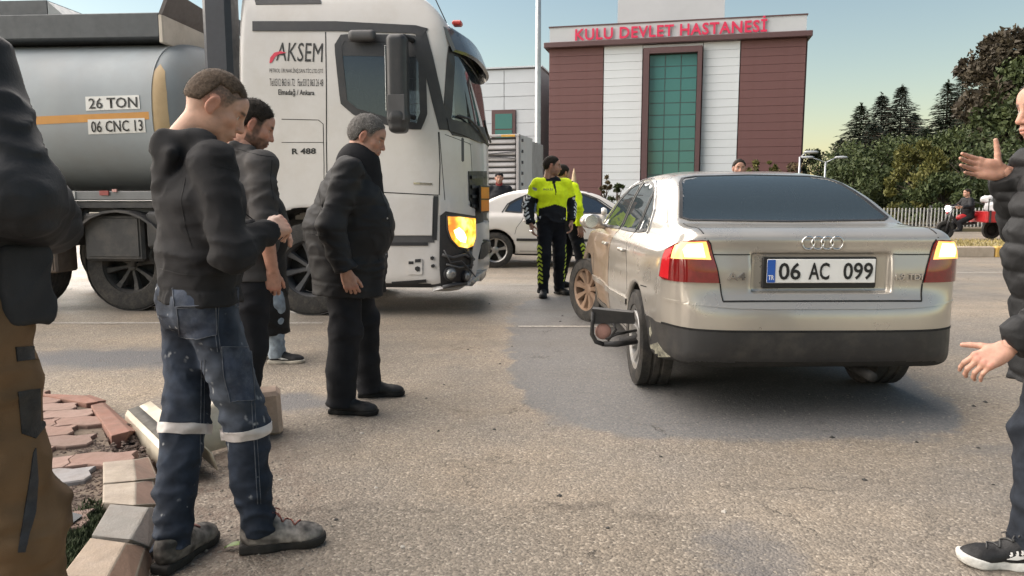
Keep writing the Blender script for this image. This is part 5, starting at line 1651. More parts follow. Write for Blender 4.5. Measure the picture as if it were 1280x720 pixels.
hl = tpatch("head_lamp", [(558, 270.5), (572, 271), (591, 273), (591.5, 296), (588, 307), (581, 310), (571, 308), (563, 299), (559, 287)], MHL, off=.035, thick=.03, step=4, bulge=.015)
tpatch("bulb_glow", [(564, 288), (570, 284), (575, 289), (578, 297), (577, 303), (572, 302), (567, 297)], MHLC, hl, off=.054, thick=.004, step=3)
ribbon("lamp_bezel", [(558, 270.5), (572, 271), (591, 273), (591.5, 296), (588, 307), (581, 310), (571, 308), (563, 299), (559, 287)], tpm, tB, .03, MTRG, hl, .030, None, True, 4)
MFOG = M("fog_glass", (.30, .31, .31), .12, var=.3, vs=20, metal=.4)
for (px, py, r) in ((561, 342, .068), (579, 345, .055)):
    p = tpm(px, py); n = tB.find_nearest(p)[1]; rot = n.to_track_quat('Z', 'Y').to_matrix()
    fl = MB().lathe([(r * .9, -.03), (r * 1.1, .02), (r * 1.1, .05), (r * .9, .055)], p, 'z', 20, rot).build("fog_lamp", MTRB, truck, angle=35)
    MB().lathe([(.001, .075), (r * .5, .07), (r * .92, .054)], p, 'z', 20, rot).build("fog_lens", MFOG, fl, True)
def tub(name, pts, r, mat, out=.04):
    q = []
    for a, b in pts:
        p = tpm(a, b); q.append(p + tB.find_nearest(p)[1] * out)
    return MB().tube(q, r, 7).build(name, mat, truck, True)
MDB = M("bracket_grey", (.10, .10, .10), .5, metal=.4, var=.3)
tub("bracket", [(552, 318), (563, 322), (577, 318), (588, 324)], .018, MTRG); tub("bracket", [(556, 330), (570, 334), (586, 331)], .012, MDB, .05)
tub("loose_cable", [(553, 312), (560, 328), (572, 326), (582, 338), (588, 345)], .008, MTRG, .06); tub("bracket", [(580, 313), (585, 322), (583, 335)], .02, MDB, .05)
tub("bracket", [(553, 356), (566, 354), (580, 352)], .022, MTRG, .03)
tpatch("bumper_skin", [(590, 281), (612, 274), (613, 290), (600, 300), (595, 320), (592, 342), (588, 352), (586, 330), (589, 305)], MTRW, off=.03, thick=.02, step=5)
tpatch("bumper_skin", [(552, 357), (575, 357), (590, 346), (604, 336), (609, 340), (600, 350), (585, 360), (560, 365), (540, 364), (541, 359)], MTRW, off=.045, thick=.03, step=5)
tpatch("bumper_corner", [(549, 250), (575, 252), (592, 262), (592, 270), (556, 264), (549, 270)], MTRW, off=.02, thick=.02, step=5)
tpatch("grille", [(585, 214), (613, 214), (614, 272), (600, 292), (592, 282), (594, 262), (586, 250)], MTRB, off=.012, thick=.02, step=5)
for k in range(4): tline([(587 + k * .6, 222 + k * 12), (612, 221 + k * 12)], .03, MTRG, off=.03, name="grille_bar")
tpatch("lower_grille", [(598, 306), (612, 298), (612, 312), (600, 324), (596, 324)], MTRB, off=.035, thick=.02, step=4)
# orange hazard plate on the grille, two blank fields in black frame
p = tpm(598.5, 249); nn = tB.find_nearest(p)[1]
adr = MB().box((0, 0, 0), (.40, .02, .30), bev=.006).build("hazard_plate", MBLACK, truck); adr.location = p + Vector((0, .06, 0)); adr.rotation_euler.z = math.atan2(-nn.x, nn.y)
MORG = emit_mat("hazard_orange", (1, .30, .02), .25, (.85, .26, .02), .4)
for z in (-.07, .07): MB().box((0, .012, z), (.36, .006, .125)).build("plate_field", M("plate_orange", (.80, .25, .02), .35), adr)
# cowl and wipers
tpatch("cowl", [(558, 148), (575, 152), (606, 160), (610, 180), (598, 178), (575, 168), (561, 164)], MTRB, off=.02, thick=.03, step=5)
tub("wiper", [(605, 182), (592, 160), (580, 148), (568, 145)], .014, MTRB, .05); tub("wiper", [(608, 178), (603, 165), (600, 152)], .014, MTRB, .05)
tline([(549, 165), (552, 200), (556, 250)], .006); tline([(556, 168), (588, 180), (590, 214)], .006)
# wheels and chassis
MCH_ = M("wheel_grime_black", (.026, .025, .024), .75, var=.3, vs=10, dirt=(.08, .065, .05), ds=9, damt=.5)
for sg in (-1, 1):
    axle_wheel("wheel", .50, .32, sg, truck, (sg * 1.05, -1.45, .50), MTRG, 8, rimr=.58)
    axle_wheel("wheel", .50, .36, sg, truck, (sg * .98, -4.85, .50), MCH_, 8, rimr=.58)
    axle_wheel("wheel", .50, .34, sg, truck, (sg * .86, -3.55, .50), MCH_, 8, rimr=.58)
MCH = M("chassis_dark", (.030, .030, .031), .6, var=.3, vs=4, dirt=(.09, .075, .06), ds=4, damt=.5)
for sx in (-.42, .42): MB().box((sx, -4.3, .88), (.09, 6.2, .28)).build("chassis_rail", MCH, truck)
MB().box((1.08, -6.4, 1.27), (.05, 8.0, .10), bev=.01).build("side_rail", M("rail_grey", (.15, .155, .16), .5, metal=.3), truck)
MB().box((1.06, -6.4, 1.17), (.05, 8.0, .06)).build("side_rail", MCH, truck)
MB().box((0, -6.2, 1.15), (2.0, 7.4, .12)).build("subframe", MCH, truck)
cab_b = [(-3.25, .62), (-3.0, 1.0), (-2.75, .7), (-2.6, 1.0), (-3.6, 1.05), (-4.0, 1.0)]
for i, (y, z) in enumerate(cab_b):
    MB().tube([(1.0, y, z + .12), (1.02, y - .06, z), (.9, y + .1, z - .25)], .035, 8).build("hose", MCH, truck, True)
MB().tube([(.95, -3.0, .72), (.95, -2.35, .72)], .17, 18).build("air_tank", MTRG, truck, True)
MB().tube([(1.02, -3.6, 1.10), (1.04, -3.35, .62)], .028, 8).build("bracket", MDB, truck, True)
MB().tube([(1.02, -3.2, 1.12), (1.06, -3.4, .85), (1.02, -3.5, .5)], .03, 8).build("bracket", MCH, truck, True)
MB().box((1.03, -3.35, .98), (.06, 1.5, .03)).build("side_rail", MCH, truck)
for (y0, y1, z0, z1, x0) in ((-3.98, -3.30, .56, 1.08, .98), (-3.26, -2.75, .70, 1.10, 1.0)):
    bx = MB().box((x0, (y0 + y1) / 2, (z0 + z1) / 2), (.30, y1 - y0, z1 - z0), bev=.03).build("chassis_box", MCH, truck)
    MB().box((.155, 0, 0), (.012, (y1 - y0) * .85, (z1 - z0) * .8), bev=.004).build("lid", MCH, bx).location = (x0, (y0 + y1) / 2, (z0 + z1) / 2)
mb = MB(); arc = [(.62 * math.cos(a), .62 * math.sin(a)) for a in np.linspace(.15, 2.75, 12)]
for (a0, b0), (a1, b1) in zip(arc[:-1], arc[1:]): mb.prism([(.80, -3.55 + a0, .50 + b0), (.80, -3.55 + a1, .50 + b1), (.80, -3.55 + a1 * .96, .50 + b1 * .96), (.80, -3.55 + a0 * .96, .50 + b0 * .96)], (.42, 0, 0))
mb.build("mudguard", MCH, truck)
MBOX = M("tool_box_brown", (.115, .085, .065), .55, var=.2, dirt=(.05, .04, .035), ds=5, damt=.5)
tb = MB().box((1.08, -4.52, .72), (.36, .62, .56), bev=.02).build("tool_box", MBOX, truck)
MB().box((1.265, -4.52, .70), (.012, .54, .46), bev=.004).build("lid", MBOX, tb); MB().box((1.276, -4.52, .64), (.02, .05, .04), bev=.005).build("latch", MBLK, tb)
mb = MB(); mb.prism([(1.28, -4.90, 1.02), (1.28, -4.30, 1.02), (1.28, -3.98, 1.14), (1.28, -4.45, 1.24), (1.28, -4.9, 1.22)], (-.5, 0, 0)); mb.build("mudguard", MCH, truck)
MB().prism([(1.285, -4.42, 1.17), (1.285, -4.16, 1.20), (1.285, -4.10, 1.26), (1.285, -4.3, 1.26)], (-.03, 0, 0)).build("yellow_flap", M("flap_yellow", (.35, .27, .06), .6), truck)
MB().box((1.11, -4.2, 1.28), (.012, .30, .085)).build("side_plate", M("faded_white_plate", (.36, .36, .35), .6, var=.3, vs=30), truck)
MB().box((1.112, -3.72, 1.30), (.02, .10, .05)).build("marker_lamp", M("marker_red_dull", (.25, .05, .045), .4), truck)
MB().box((1.115, -3.60, 1.325), (.02, .05, .03)).build("marker_lamp", M("marker_pink", (.55, .30, .27), .4), truck)
# the tank: elliptic barrel with dished front end
MTANK = M("tank_grey_metal", (.275, .305, .325), .58, metal=.0, var=.12, vs=.9, dirt=(.24, .235, .22), ds=1.1, damt=.45, bump=.06, bs=8)
def tank_mesh():
    ny, n = [], 56
    prof = [(-11.2, 1.0), (-3.14, 1.0)]
    st = [(-11.2, 1.0)]
    for y in np.linspace(-11.0, -3.16, 34): st.append((float(y), 1.0))
    for k in range(9):
        a = (k / 8) * math.pi / 2; st.append((-3.10 + .34 * math.sin(a), max(.02, math.cos(a) ** .55)))
    V = []; Qd = []
    for (y, s) in st:
        for k in range(n):
            a = 2 * math.pi * k / n; ca, sa = math.cos(a), math.sin(a)
            e = 2 / 2.5
            V.append((1.14 * s * math.copysign(abs(ca) ** e, ca), y, 2.17 + .84 * s * math.copysign(abs(sa) ** e, sa)))
    for i in range(len(st) - 1):
        for k in range(n):
            Qd.append((i*n+k, i*n+(k+1) % n, (i+1)*n+(k+1) % n, (i+1)*n+k))
    return np.array(V), np.array(Qd)[:, ::-1]
kV, kQ = tank_mesh()
tank = link("tank", np_mesh("tank", kV, kQ, True), MTANK, truck)
kB = bvh_of(kV, kQ); kpm = pixmap(truck, kB)
def ring(y, w, t, mat, nm):
    n = 56; vs = []; fs = []
    for (yy, s) in ((y - w/2, 1.0), (y - w/2, 1 + t), (y + w/2, 1 + t), (y + w/2, 1.0)):
        for k in range(n):
            a = 2*math.pi*k/n; ca, sa = math.cos(a), math.sin(a); e = 2/2.5
            vs.append((1.14*s*math.copysign(abs(ca)**e, ca), yy, 2.17 + .84*s*math.copysign(abs(sa)**e, sa)))
    for i in range(3):
        for k in range(n): fs.append((i*n+k, (i+1)*n+k, (i+1)*n+(k+1) % n, i*n+(k+1) % n))
    MB().add(vs, fs).build(nm, mat, tank, angle=40)
for y in (-3.13, -5.2, -7.4, -9.6): ring(y, .035, .012, MTANK, "weld_band")
MTOR = M("tank_stripe_orange", (.50, .235, .045), .5, var=.1, dirt=(.25, .18, .1), ds=3, damt=.4)
MTCR = M("tank_band_buff", (.50, .36, .20), .5, var=.12, dirt=(.3, .25, .18), ds=3, damt=.4)
def kpatch(nm, pts, mat, off=.004, thick=.003, step=6, parent=tank): return patch(nm, pts, kpm, kB, mat, parent, step, off, thick)
kpatch("stripe", [(-60, 151), (60, 145), (189, 139.5), (189, 149), (60, 155), (-60, 161)], MTOR, step=10)
patch("end_band", [(-3.10, 1.62), (-2.99, 1.70), (-2.965, 2.0), (-2.975, 2.35), (-3.01, 2.58), (-3.07, 2.66), (-3.115, 2.58), (-3.115, 1.9)], lambda a, b: (1.14, a, b), kB, MTCR, tank, .04, .006, .004, (-1, 0, 0))
MLBL = M("label_white", (.62, .62, .60), .5, var=.06)
l1 = kpatch("label", [(107, 121), (174, 119), (175.5, 136), (108, 138.5)], MLBL, .006); l2 = kpatch("label", [(110, 149.5), (181, 147.5), (182.5, 165.5), (111, 168)], MLBL, .006)
pix_text("lettering", "26 TON", [(111, 123), (172, 121), (172.5, 134.5), (112, 136.5)], kpm, kB, MBLACK, l1, .011, .015)
pix_text("lettering", "06 CNC 13", [(114, 151.5), (178.5, 149.5), (179.5, 163.5), (115, 165.8)], kpm, kB, MBLACK, l2, .011, .012)
# top walkway, manlid box, front coaming
MTOP = M("walkway_dark", (.060, .068, .075), .6, var=.12)
MTOPC = M("coaming_cream", (.46, .42, .36), .6, var=.08, dirt=(.25, .2, .16), ds=4, damt=.4)
MB().box((0, -7.2, 3.075), (1.7, 8.1, .22), bev=.02).build("walkway", MTOP, tank)
MB().box((.84, -7.2, 3.10), (.05, 8.12, .26), bev=.01).build("walkway_rail", MTOP, tank)
mb = MB(); mb.prism([(.78, -5.15, 3.18), (.78, -4.45, 3.18), (.78, -4.45, 3.40), (.78, -5.15, 3.40)], (-.7, 0, 0)); mb.build("manlid_box", MTOP, tank)
mb = MB(); mb.prism([(.78, -4.44, 3.18), (.78, -4.20, 3.18), (.78, -4.44, 3.39)], (-.7, 0, 0)); mb.build("manlid_box", M("manlid_grey", (.20, .22, .23), .5), tank)
MB().box((0, -3.12, 3.06), (1.74, .05, .30), bev=.01).build("coaming", MTOPC, tank)
mb = MB(); mb.prism([(.87, -3.10, 3.20), (-.87, -3.10, 3.20), (-.87, -2.98, 3.38), (.87, -2.98, 3.46)], (0, -.04, .01)); mb.build("spray_flap", M("flap_brown_grey", (.085, .075, .072), .6), tank)
MB().tube([(-.2, -2.9, 3.0), (-.2, -2.75, 3.1), (-.2, -2.5, 3.0), (-.1, -2.4, 2.7)], .02, 7).build("breather_pipe", MPOLE, tank, True)
mb = MB(); mb.prism([(.2, -2.55, 3.30), (.2, -2.30, 3.18), (.2, -2.55, 3.12)], (-.9, 0, 0)); mb.build("wind_deflector", MTOP, truck)

# ---------------- grey slatted trailer behind the white saloon
trl = empty("slatted_trailer", (.19, 18.0, 0), R(-15), "parked grey trailer with horizontal slatted side and orange arrow stripe", "trailer")
MSLAT = M("slat_grey", (.34, .33, .335), .5, metal=.2, var=.12, vs=1.5, dirt=(.2, .17, .14), ds=2, damt=.4)
MSLAD = M("slat_gap_dark", (.06, .058, .06), .8)
MB().box((-3.0, 1.25, 1.78), (5.9, 2.4, 1.80)).build("cargo_body", MSLAD, trl)
sl = MB().box((0, 0, 0), (2.9, .05, .105), bev=.02).mesh("slat"); sl.materials.append(MSLAT)
for k in range(13):
    for j in range(2):
        o = bpy.data.objects.new("slat", sl); COL.objects.link(o); o.parent = trl; o.location = (-1.56 - j * 2.95, .025, .96 + k * .135); o.rotation_euler.x = R(-14)
for x in (-.05, -1.0, -1.10, -3.02, -5.95): MB().box((x, .005, 1.5 if x in (-1.0, -1.1) else 1.80), (.07, .10, 1.2 if x in (-1.0, -1.1) else 1.90), bev=.008).build("upright", MSLAT, trl)
MB().box((-3.0, .0, 2.72), (6.0, .10, .06), bev=.01).build("top_rail", MSLAT, trl)
MB().box((-.28, -.054, 2.715), (.34, .012, .05)).build("corner_marker", M("amber_marker", (.55, .30, .05), .5), trl)
MB().box((-2.2, -.035, 2.27), (2.0, .02, .17)).build("arrow_stripe", M("stripe_orange", (.55, .13, .05), .5, var=.1), trl)
MB().prism([(-1.2, -.045, 2.36), (-1.02, -.045, 2.19), (-1.2, -.045, 2.19)], (0, .02, 0)).build("arrow_stripe", M("stripe_orange_head", (.50, .12, .05), .5), trl)
MB().prism([(-1.04, -.045, 2.28), (-.12, -.045, 2.35), (-.12, -.045, 2.33), (-.95, -.045, 2.26), (-.12, -.045, 2.19), (-.12, -.045, 2.17), (-1.04, -.045, 2.24)], (0, .02, 0)).build("arrow_stripe", M("stripe_dark", (.05, .05, .055), .5), trl)
MEND = M("end_panel_pale", (.52, .51, .51), .6, var=.08, dirt=(.3, .27, .24), ds=3, damt=.4)
MB().box((-.02, .62, 1.80), (.08, 1.15, 1.88), bev=.01).build("end_panel", MEND, trl); MB().box((-.02, 1.85, 1.76), (.08, 1.2, 1.78), bev=.01).build("end_panel", MSLAT, trl)
for k in range(7): MB().box((.03, .10, 1.05 + k * .26), (.05, .06, .07)).build("hinge", MSLAD, trl)
MB().box((-3.0, 1.25, .80), (5.8, 1.0, .16)).build("chassis", MCH, trl)
for y in (.22, 2.2):
    for x in (-1.3, -4.6): axle_wheel("wheel", .45, .26, -1 if y < 1 else 1, trl, (x, y, .45), MTRG, 6).rotation_euler.z = R(90)
# ------------------------------------------------------------------ people
MSKIN = attr_mat("skin", .52, .10, .12, 260, .35, .10, 45)
MHAIRA = attr_mat("hair", .75, 0, .5, 420, .15, .35, 160)
def cloth(name, bump=.35, bs=480, rough=.88, noise=.14, ns=14):
    return attr_mat(name, rough, 0, bump, bs, .18, noise, ns)
MCLOTH = cloth("woven_cloth"); MDENIM = cloth("denim_cloth", .5, 620, .85, .28, 22); MNYLON = cloth("jacket_nylon", .25, 160, .62, .15, 9)
MLEATH = attr_mat("shoe_upper", .6, 0, .4, 190, .35, .45, 38); MSOLE = attr_mat("shoe_sole", .8, 0, .4, 150, .25, .25, 30)
MHIVIS = attr_mat("hi_vis_cloth", .8, 0, .3, 300, .2, .10, 12)

def rotz(a): return np.array([[math.cos(a), -math.sin(a), 0], [math.sin(a), math.cos(a), 0], [0, 0, 1.0]])
def roty(a): return np.array([[math.cos(a), 0, math.sin(a)], [0, 1, 0], [-math.sin(a), 0, math.cos(a)]])
def rotx(a): return np.array([[1, 0, 0], [0, math.cos(a), -math.sin(a)], [0, math.sin(a), math.cos(a)]])
def unit(v): v = np.array(v, float); return v / (np.linalg.norm(v) + 1e-9)

def head_piece(h, skin, hairc, brow, beard=0.0, fade=None, jowl=0.0, age=0.0, mask=None, ear=1.0):
    """head in its own frame: x out of the face, y to the person's left, z up"""
    f = Field()
    f.ell((-.014, 0, .030), (.097, .076, .083), 0); f.ell((-.03, 0, .012), (.080, .073, .075), .02)
    f.ell((.030, 0, -.035), (.062, .058, .080), .03)
    f.ell((.060, 0, -.098), (.024, .026, .019), .028)
    for s in (-1, 1):
        f.ell((.012, s * .045, -.062), (.034, .018, .034), .025)
        f.ell((.056, s * .041, -.022), (.022, .021, .018), .022)
        f.cone((.083, s * .012, .018), (.068, s * .046, .020), .010, .009, .014)
        if jowl: f.ell((.028, s * .042, -.085), (.038, .024, .030), .03)
    f.ell((.075, 0, .045), (.018, .042, .03), .03)
    if jowl: f.ell((.030, 0, -.118), (.045, .042, .028), .03)
    for s in (-1, 1): f.ell((.094, s * .031, -.001), (.017, .017, .0115), .013, mode='s')
    for s in (-1, 1):
        f.ell((.070, s * .0315, -.001), (.0135, .0135, .0125), .002)
        f.cone((.078, s * .018, .0065), (.073, s * .045, .004), .0058, .005, .005)
        f.cone((.078, s * .020, -.0105), (.073, s * .043, -.009), .0045, .004, .006)
    f.cone((.088, 0, .010), (.109, 0, -.034), .0075, .0120, .014)
    for s in (-1, 1): f.ell((.098, s * .0115, -.037), (.011, .0085, .008), .006)
    for s in (-1, 1): f.ell((.101, s * .0065, -.046), (.005, .0038, .004), .003, mode='s')
    f.ell((.082, 0, -.066), (.017, .028, .016), .02)
    f.ell((.093, 0, -.0635), (.011, .021, .0065), .006); f.ell((.090, 0, -.0745), (.011, .019, .0075), .006)
    f.box((.103, 0, -.069), (.012, .021, .0012), .001, .004, mode='s')
    for s in (-1, 1):
        er = roty(.22) @ rotz(-s * .35)
        f.ell((-.012, s * .0815, -.004), (.020 * ear, .008, .032 * ear), .006, er); f.ell((-.008, s * .0775, -.030), (.011, .007, .012), .006)
        f.ell((-.008, s * .0895, -.002), (.0115, .0055, .020), .004, er, 's')
    f.cone((-.030, 0, -.06), (-.045, 0, -.15), .054, .056, .03, (0, 1, 0))
    f.ops[-1:] = f.ops[-1:]
    V, Q = f.mesh(h)
    x, y, z = V[:,0], V[:,1], V[:,2]
    C = np.tile(np.array(skin, float), (len(V), 1))
    nz = vnoise(x * 40, y * 40, z * 40) * .06 + vnoise(x * 14 + 5, y * 14, z * 14) * .08
    C *= (1 + nz)[:,None]
    def blend(m, c): C[:] = C * (1 - m)[:,None] + np.array(c) * m[:,None]
    red = np.clip(np.exp(-(((x - .105) / .02) ** 2 + (y / .02) ** 2 + ((z + .035) / .02) ** 2)) * .35 + np.exp(-(((np.abs(y) - .045) / .025) ** 2 + ((z + .03) / .025) ** 2)) * (x > .02) * .22 + (np.abs(y) > .072) * (np.abs(z) < .045) * .45, 0, 1)
    blend(red, np.array(skin) * np.array([1.12, .72, .68]))
    lip = np.exp(-((y / .020) ** 4 + ((z + .069) / .0095) ** 4)) * (x > .084)
    blend(lip * .65, np.array(skin) * np.array([.95, .55, .55]))
    blend((np.exp(-((y / .022) ** 4 + ((z + .069) / .0022) ** 2)) * (x > .08)) * .7, np.array(skin) * .25)
    ey = np.abs(y)
    eb = np.exp(-(((ey - .031) / .019) ** 4 + ((z - .0215 - .10 * (.031 - np.abs(ey - .031)) * .2) / .0052) ** 2)) * (x > .055)
    blend(np.clip(eb * 1.3, 0, .92), brow)
    eye = ((ey - .0315) ** 2 + (z + .0015) ** 2 * 2.4 < .0125 ** 2 * .8) & (x > .074) & (np.abs(z + .0015) < .006)
    blend(eye * .85, (.45, .42, .40)); blend((((ey - .031) ** 2 + (z + .001) ** 2 < .0058 ** 2) & (x > .07)) * .95, (.03, .02, .015))
    blend(np.exp(-(((ey - .031) / .016) ** 4 + ((z - .006) / .0025) ** 2)) * (x > .066) * .75, np.array(skin) * .2)
    if age:
        blend(np.exp(-(((ey - .034) / .014) ** 2 + ((z + .017) / .006) ** 2)) * (x > .05) * .25 * age, np.array(skin) * .55)
        blend(np.exp(-((ey - .026 - (-.035 - z) * .35) / .004) ** 2) * ((z < -.03) & (z > -.072) & (x > .06)) * .3 * age, np.array(skin) * .5)
    if beard:
        bm_ = sstep(-z, .035, .060) * (x > -.02) * (1 - lip) * (1 - np.exp(-((ey - .055) / .012) ** 2) * (z > -.05) * .5)
        mus = np.exp(-((y / .028) ** 4 + ((z + .054) / .007) ** 2)) * (x > .075)
        side = sstep(x, -.01, .01) * (1 - sstep(x, .03, .045)) * (z < .03) * (z > -.07)
        bm_ = np.clip(np.maximum(np.maximum(bm_, mus), side * .9), 0, 1) * (.85 + .18 * vnoise(x * 90, y * 90, z * 90))
        blend(np.clip(bm_ * beard, 0, .95), np.array(hairc) * .9)
    if fade is not None:
        lo_, hi_ = fade
        zb = np.interp(x, [-.12, -.06, -.03, .005, .03, .05, .075, .1], [-.070, -.062, -.02, .0, .0, .045, .075, .12])
        m = sstep(z - zb, -.006, .012) * (.20 + .68 * sstep(z, lo_, hi_)) * (np.abs(y) < .0785)
        m = m * (.88 + .3 * vnoise(x * 190, y * 190, z * 190))
        blend(np.clip(m, 0, .95), hairc)
    if mask is not None: blend(mask(x, y, z), (.02, .02, .022))
    return V, Q, C

def hair_piece(h, col, t=.010, raise_=0.0, top=0.0, curly=.003, sides=1.0, line=None):
    f = Field(); f.ell((-.015, 0, .033), (.100 + t, .079 + t * sides, .089 + t + top), 0)
    f.ell((-.035, 0, .005), (.080 + t, .076 + t * .8 * sides, .078), .02)
    xs = [-.13, -.09, -.055, -.035, -.02, .012, .028, .045, .072, .085, .12]
    zs = line or [-.062, -.062, -.055, -.015, .030, .028, .020, .048, .068, .080, .12]
    f.region(lambda x, y, z: (np.interp(x, xs, zs) + raise_ * (1 - sstep(x, .03, .07)) - z) * .8 + 0 * y, .018)
    f.post.append(lambda x, y, z: curly * vnoise(x * 70, y * 70, z * 55) + curly * .8 * vnoise(x * 150, y * 150, z * 150))
    V, Q = f.mesh(h)
    n = vnoise(V[:,0] * 120, V[:,1] * 120, V[:,2] * 60)
    C = np.array(col)[None,:] * (1 + .35 * n)[:,None]
    return V, Q, C
def strands(V, Q, n, ln, wd, col, rg, fwd=.3, var=.4, white=0.0):
    """short loose hairs standing on the hair cap"""
    f = Q[rg.integers(0, len(Q), n)]
    c = V[f].mean(1) ; N = np.cross(V[f[:,1]] - V[f[:,0]], V[f[:,2]] - V[f[:,0]]); N /= np.linalg.norm(N, axis=1)[:,None] + 1e-9
    d = N * .55 + np.array([fwd, 0, -.12]) + rg.normal(0, .38, (n, 3)); d /= np.linalg.norm(d, axis=1)[:,None]
    s = np.cross(d, N); s /= np.linalg.norm(s, axis=1)[:,None] + 1e-9
    L = (ln * rg.uniform(.5, 1.2, n))[:,None]
    jit = rg.normal(0, .002, (n, 3))
    a = c + jit - N * .003
    T = np.stack([a - s * wd, a + s * wd, a + d * L * .6 + s * wd * .7, a + d * L], 1).reshape(-1, 3)
    q = np.arange(n * 4).reshape(n, 4)
    k = 1 + var * rg.normal(0, 1, n); cc = np.array(col)[None,:] * np.clip(k, .3, 2)[:,None]
    if white:
        w = rg.random(n) < white; cc[w] = np.array([.45, .44, .43]) * rg.uniform(.6, 1.1, w.sum())[:,None]
    return T, q, np.repeat(cc, 4, 0)

def hand_piece(h, side, curl, skin, spread=.0, thumb=(.3, .35, .2), width=1.0):
    """right hand (side=1): x along the fingers, z out of the back of the hand, thumb towards +y"""
    f = Field(); s = side
    ky = [.030, .010, -.011, -.030]; kl = [.088, .092, .087, .079]; fl = [(.040, .024, .019), (.044, .028, .020), (.041, .026, .020), (.032, .019, .017)]
    fr = [.0092, .0095, .0090, .0078]
    f.cone((-.045, 0, 0), (.005, 0, 0), (.029, .020), (.028, .0185), 0, (0, 1, 0))
    for i in range(4):
        f.cone((.004, s * ky[i] * .62 * width, .0), (kl[i], s * ky[i] * width, .002), (.0135, .0155), (.0115, .0125), .016, (0, 1, 0))
    f.ell((.040, s * .022, -.008), (.030, .016, .014), .015); f.ell((.040, -s * .026, -.007), (.032, .012, .013), .015)
    for i in range(4): f.ell((kl[i] - .002, s * ky[i] * width, .006), (.010, .0088, .0085), .006)
    nails = []
    for i in range(4):
        p = np.array([kl[i], s * ky[i] * width, .001]); a = 0.0; sp = (1.5 - i) * spread * s
        for j in range(3):
            a += curl[i][j]
            d = np.array([math.cos(a) * math.cos(sp), math.sin(sp) * math.cos(a * .3), -math.sin(a)]); q = p + d * fl[i][j]
            f.cone(p, q, fr[i] * (1 - .10 * j), fr[i] * (.92 - .12 * j), .0035 if j else .007)
            p = q
            if j == 2: nails.append((p - d * .002 + np.array([math.sin(a), 0, math.cos(a)]) * fr[i] * .62, .0062))
    p = np.array([.020, s * .022, -.006]); tp = [(.040, .0130, .0115), (.031, .0112, .0098), (.025, .0098, .0082)]
    az, el = thumb[0] + .55, thumb[1]
    for j, (L, r0, r1) in enumerate(tp):
        d = np.array([math.cos(az) * math.cos(el), s * math.sin(az) * math.cos(el), -math.sin(el)]); q = p + d * L
        f.cone(p, q, r0, r1, .008 if j == 0 else .003); p = q; az -= thumb[2]; 
        if j == 2: nails.append((p + np.array([0, s * .5, .6]) * .006, .006))
    V, Q = f.mesh(h)
    x, y, z = V.T
    C = np.tile(np.array(skin, float), (len(V), 1)) * (1 + .10 * vnoise(x * 60, y * 60, z * 60) + .05 * vnoise(x * 200, y * 200, z * 200))[:,None]
    kn = np.zeros(len(V))
    for i in range(4): kn += np.exp(-((x - kl[i]) ** 2 + (y - s * ky[i]) ** 2 + (z - .012) ** 2) / .010 ** 2)
    C *= np.stack([1 + .02 * kn, 1 - .16 * kn, 1 - .16 * kn], 1)
    for c, r in nails:
        m = np.exp(-(((V - c) ** 2).sum(1) / r ** 2) ** 2)[:,None]; C = C * (1 - m * .6) + np.array(skin) * np.array([1.25, 1.15, 1.15]) * m * .6
    return V, Q, C

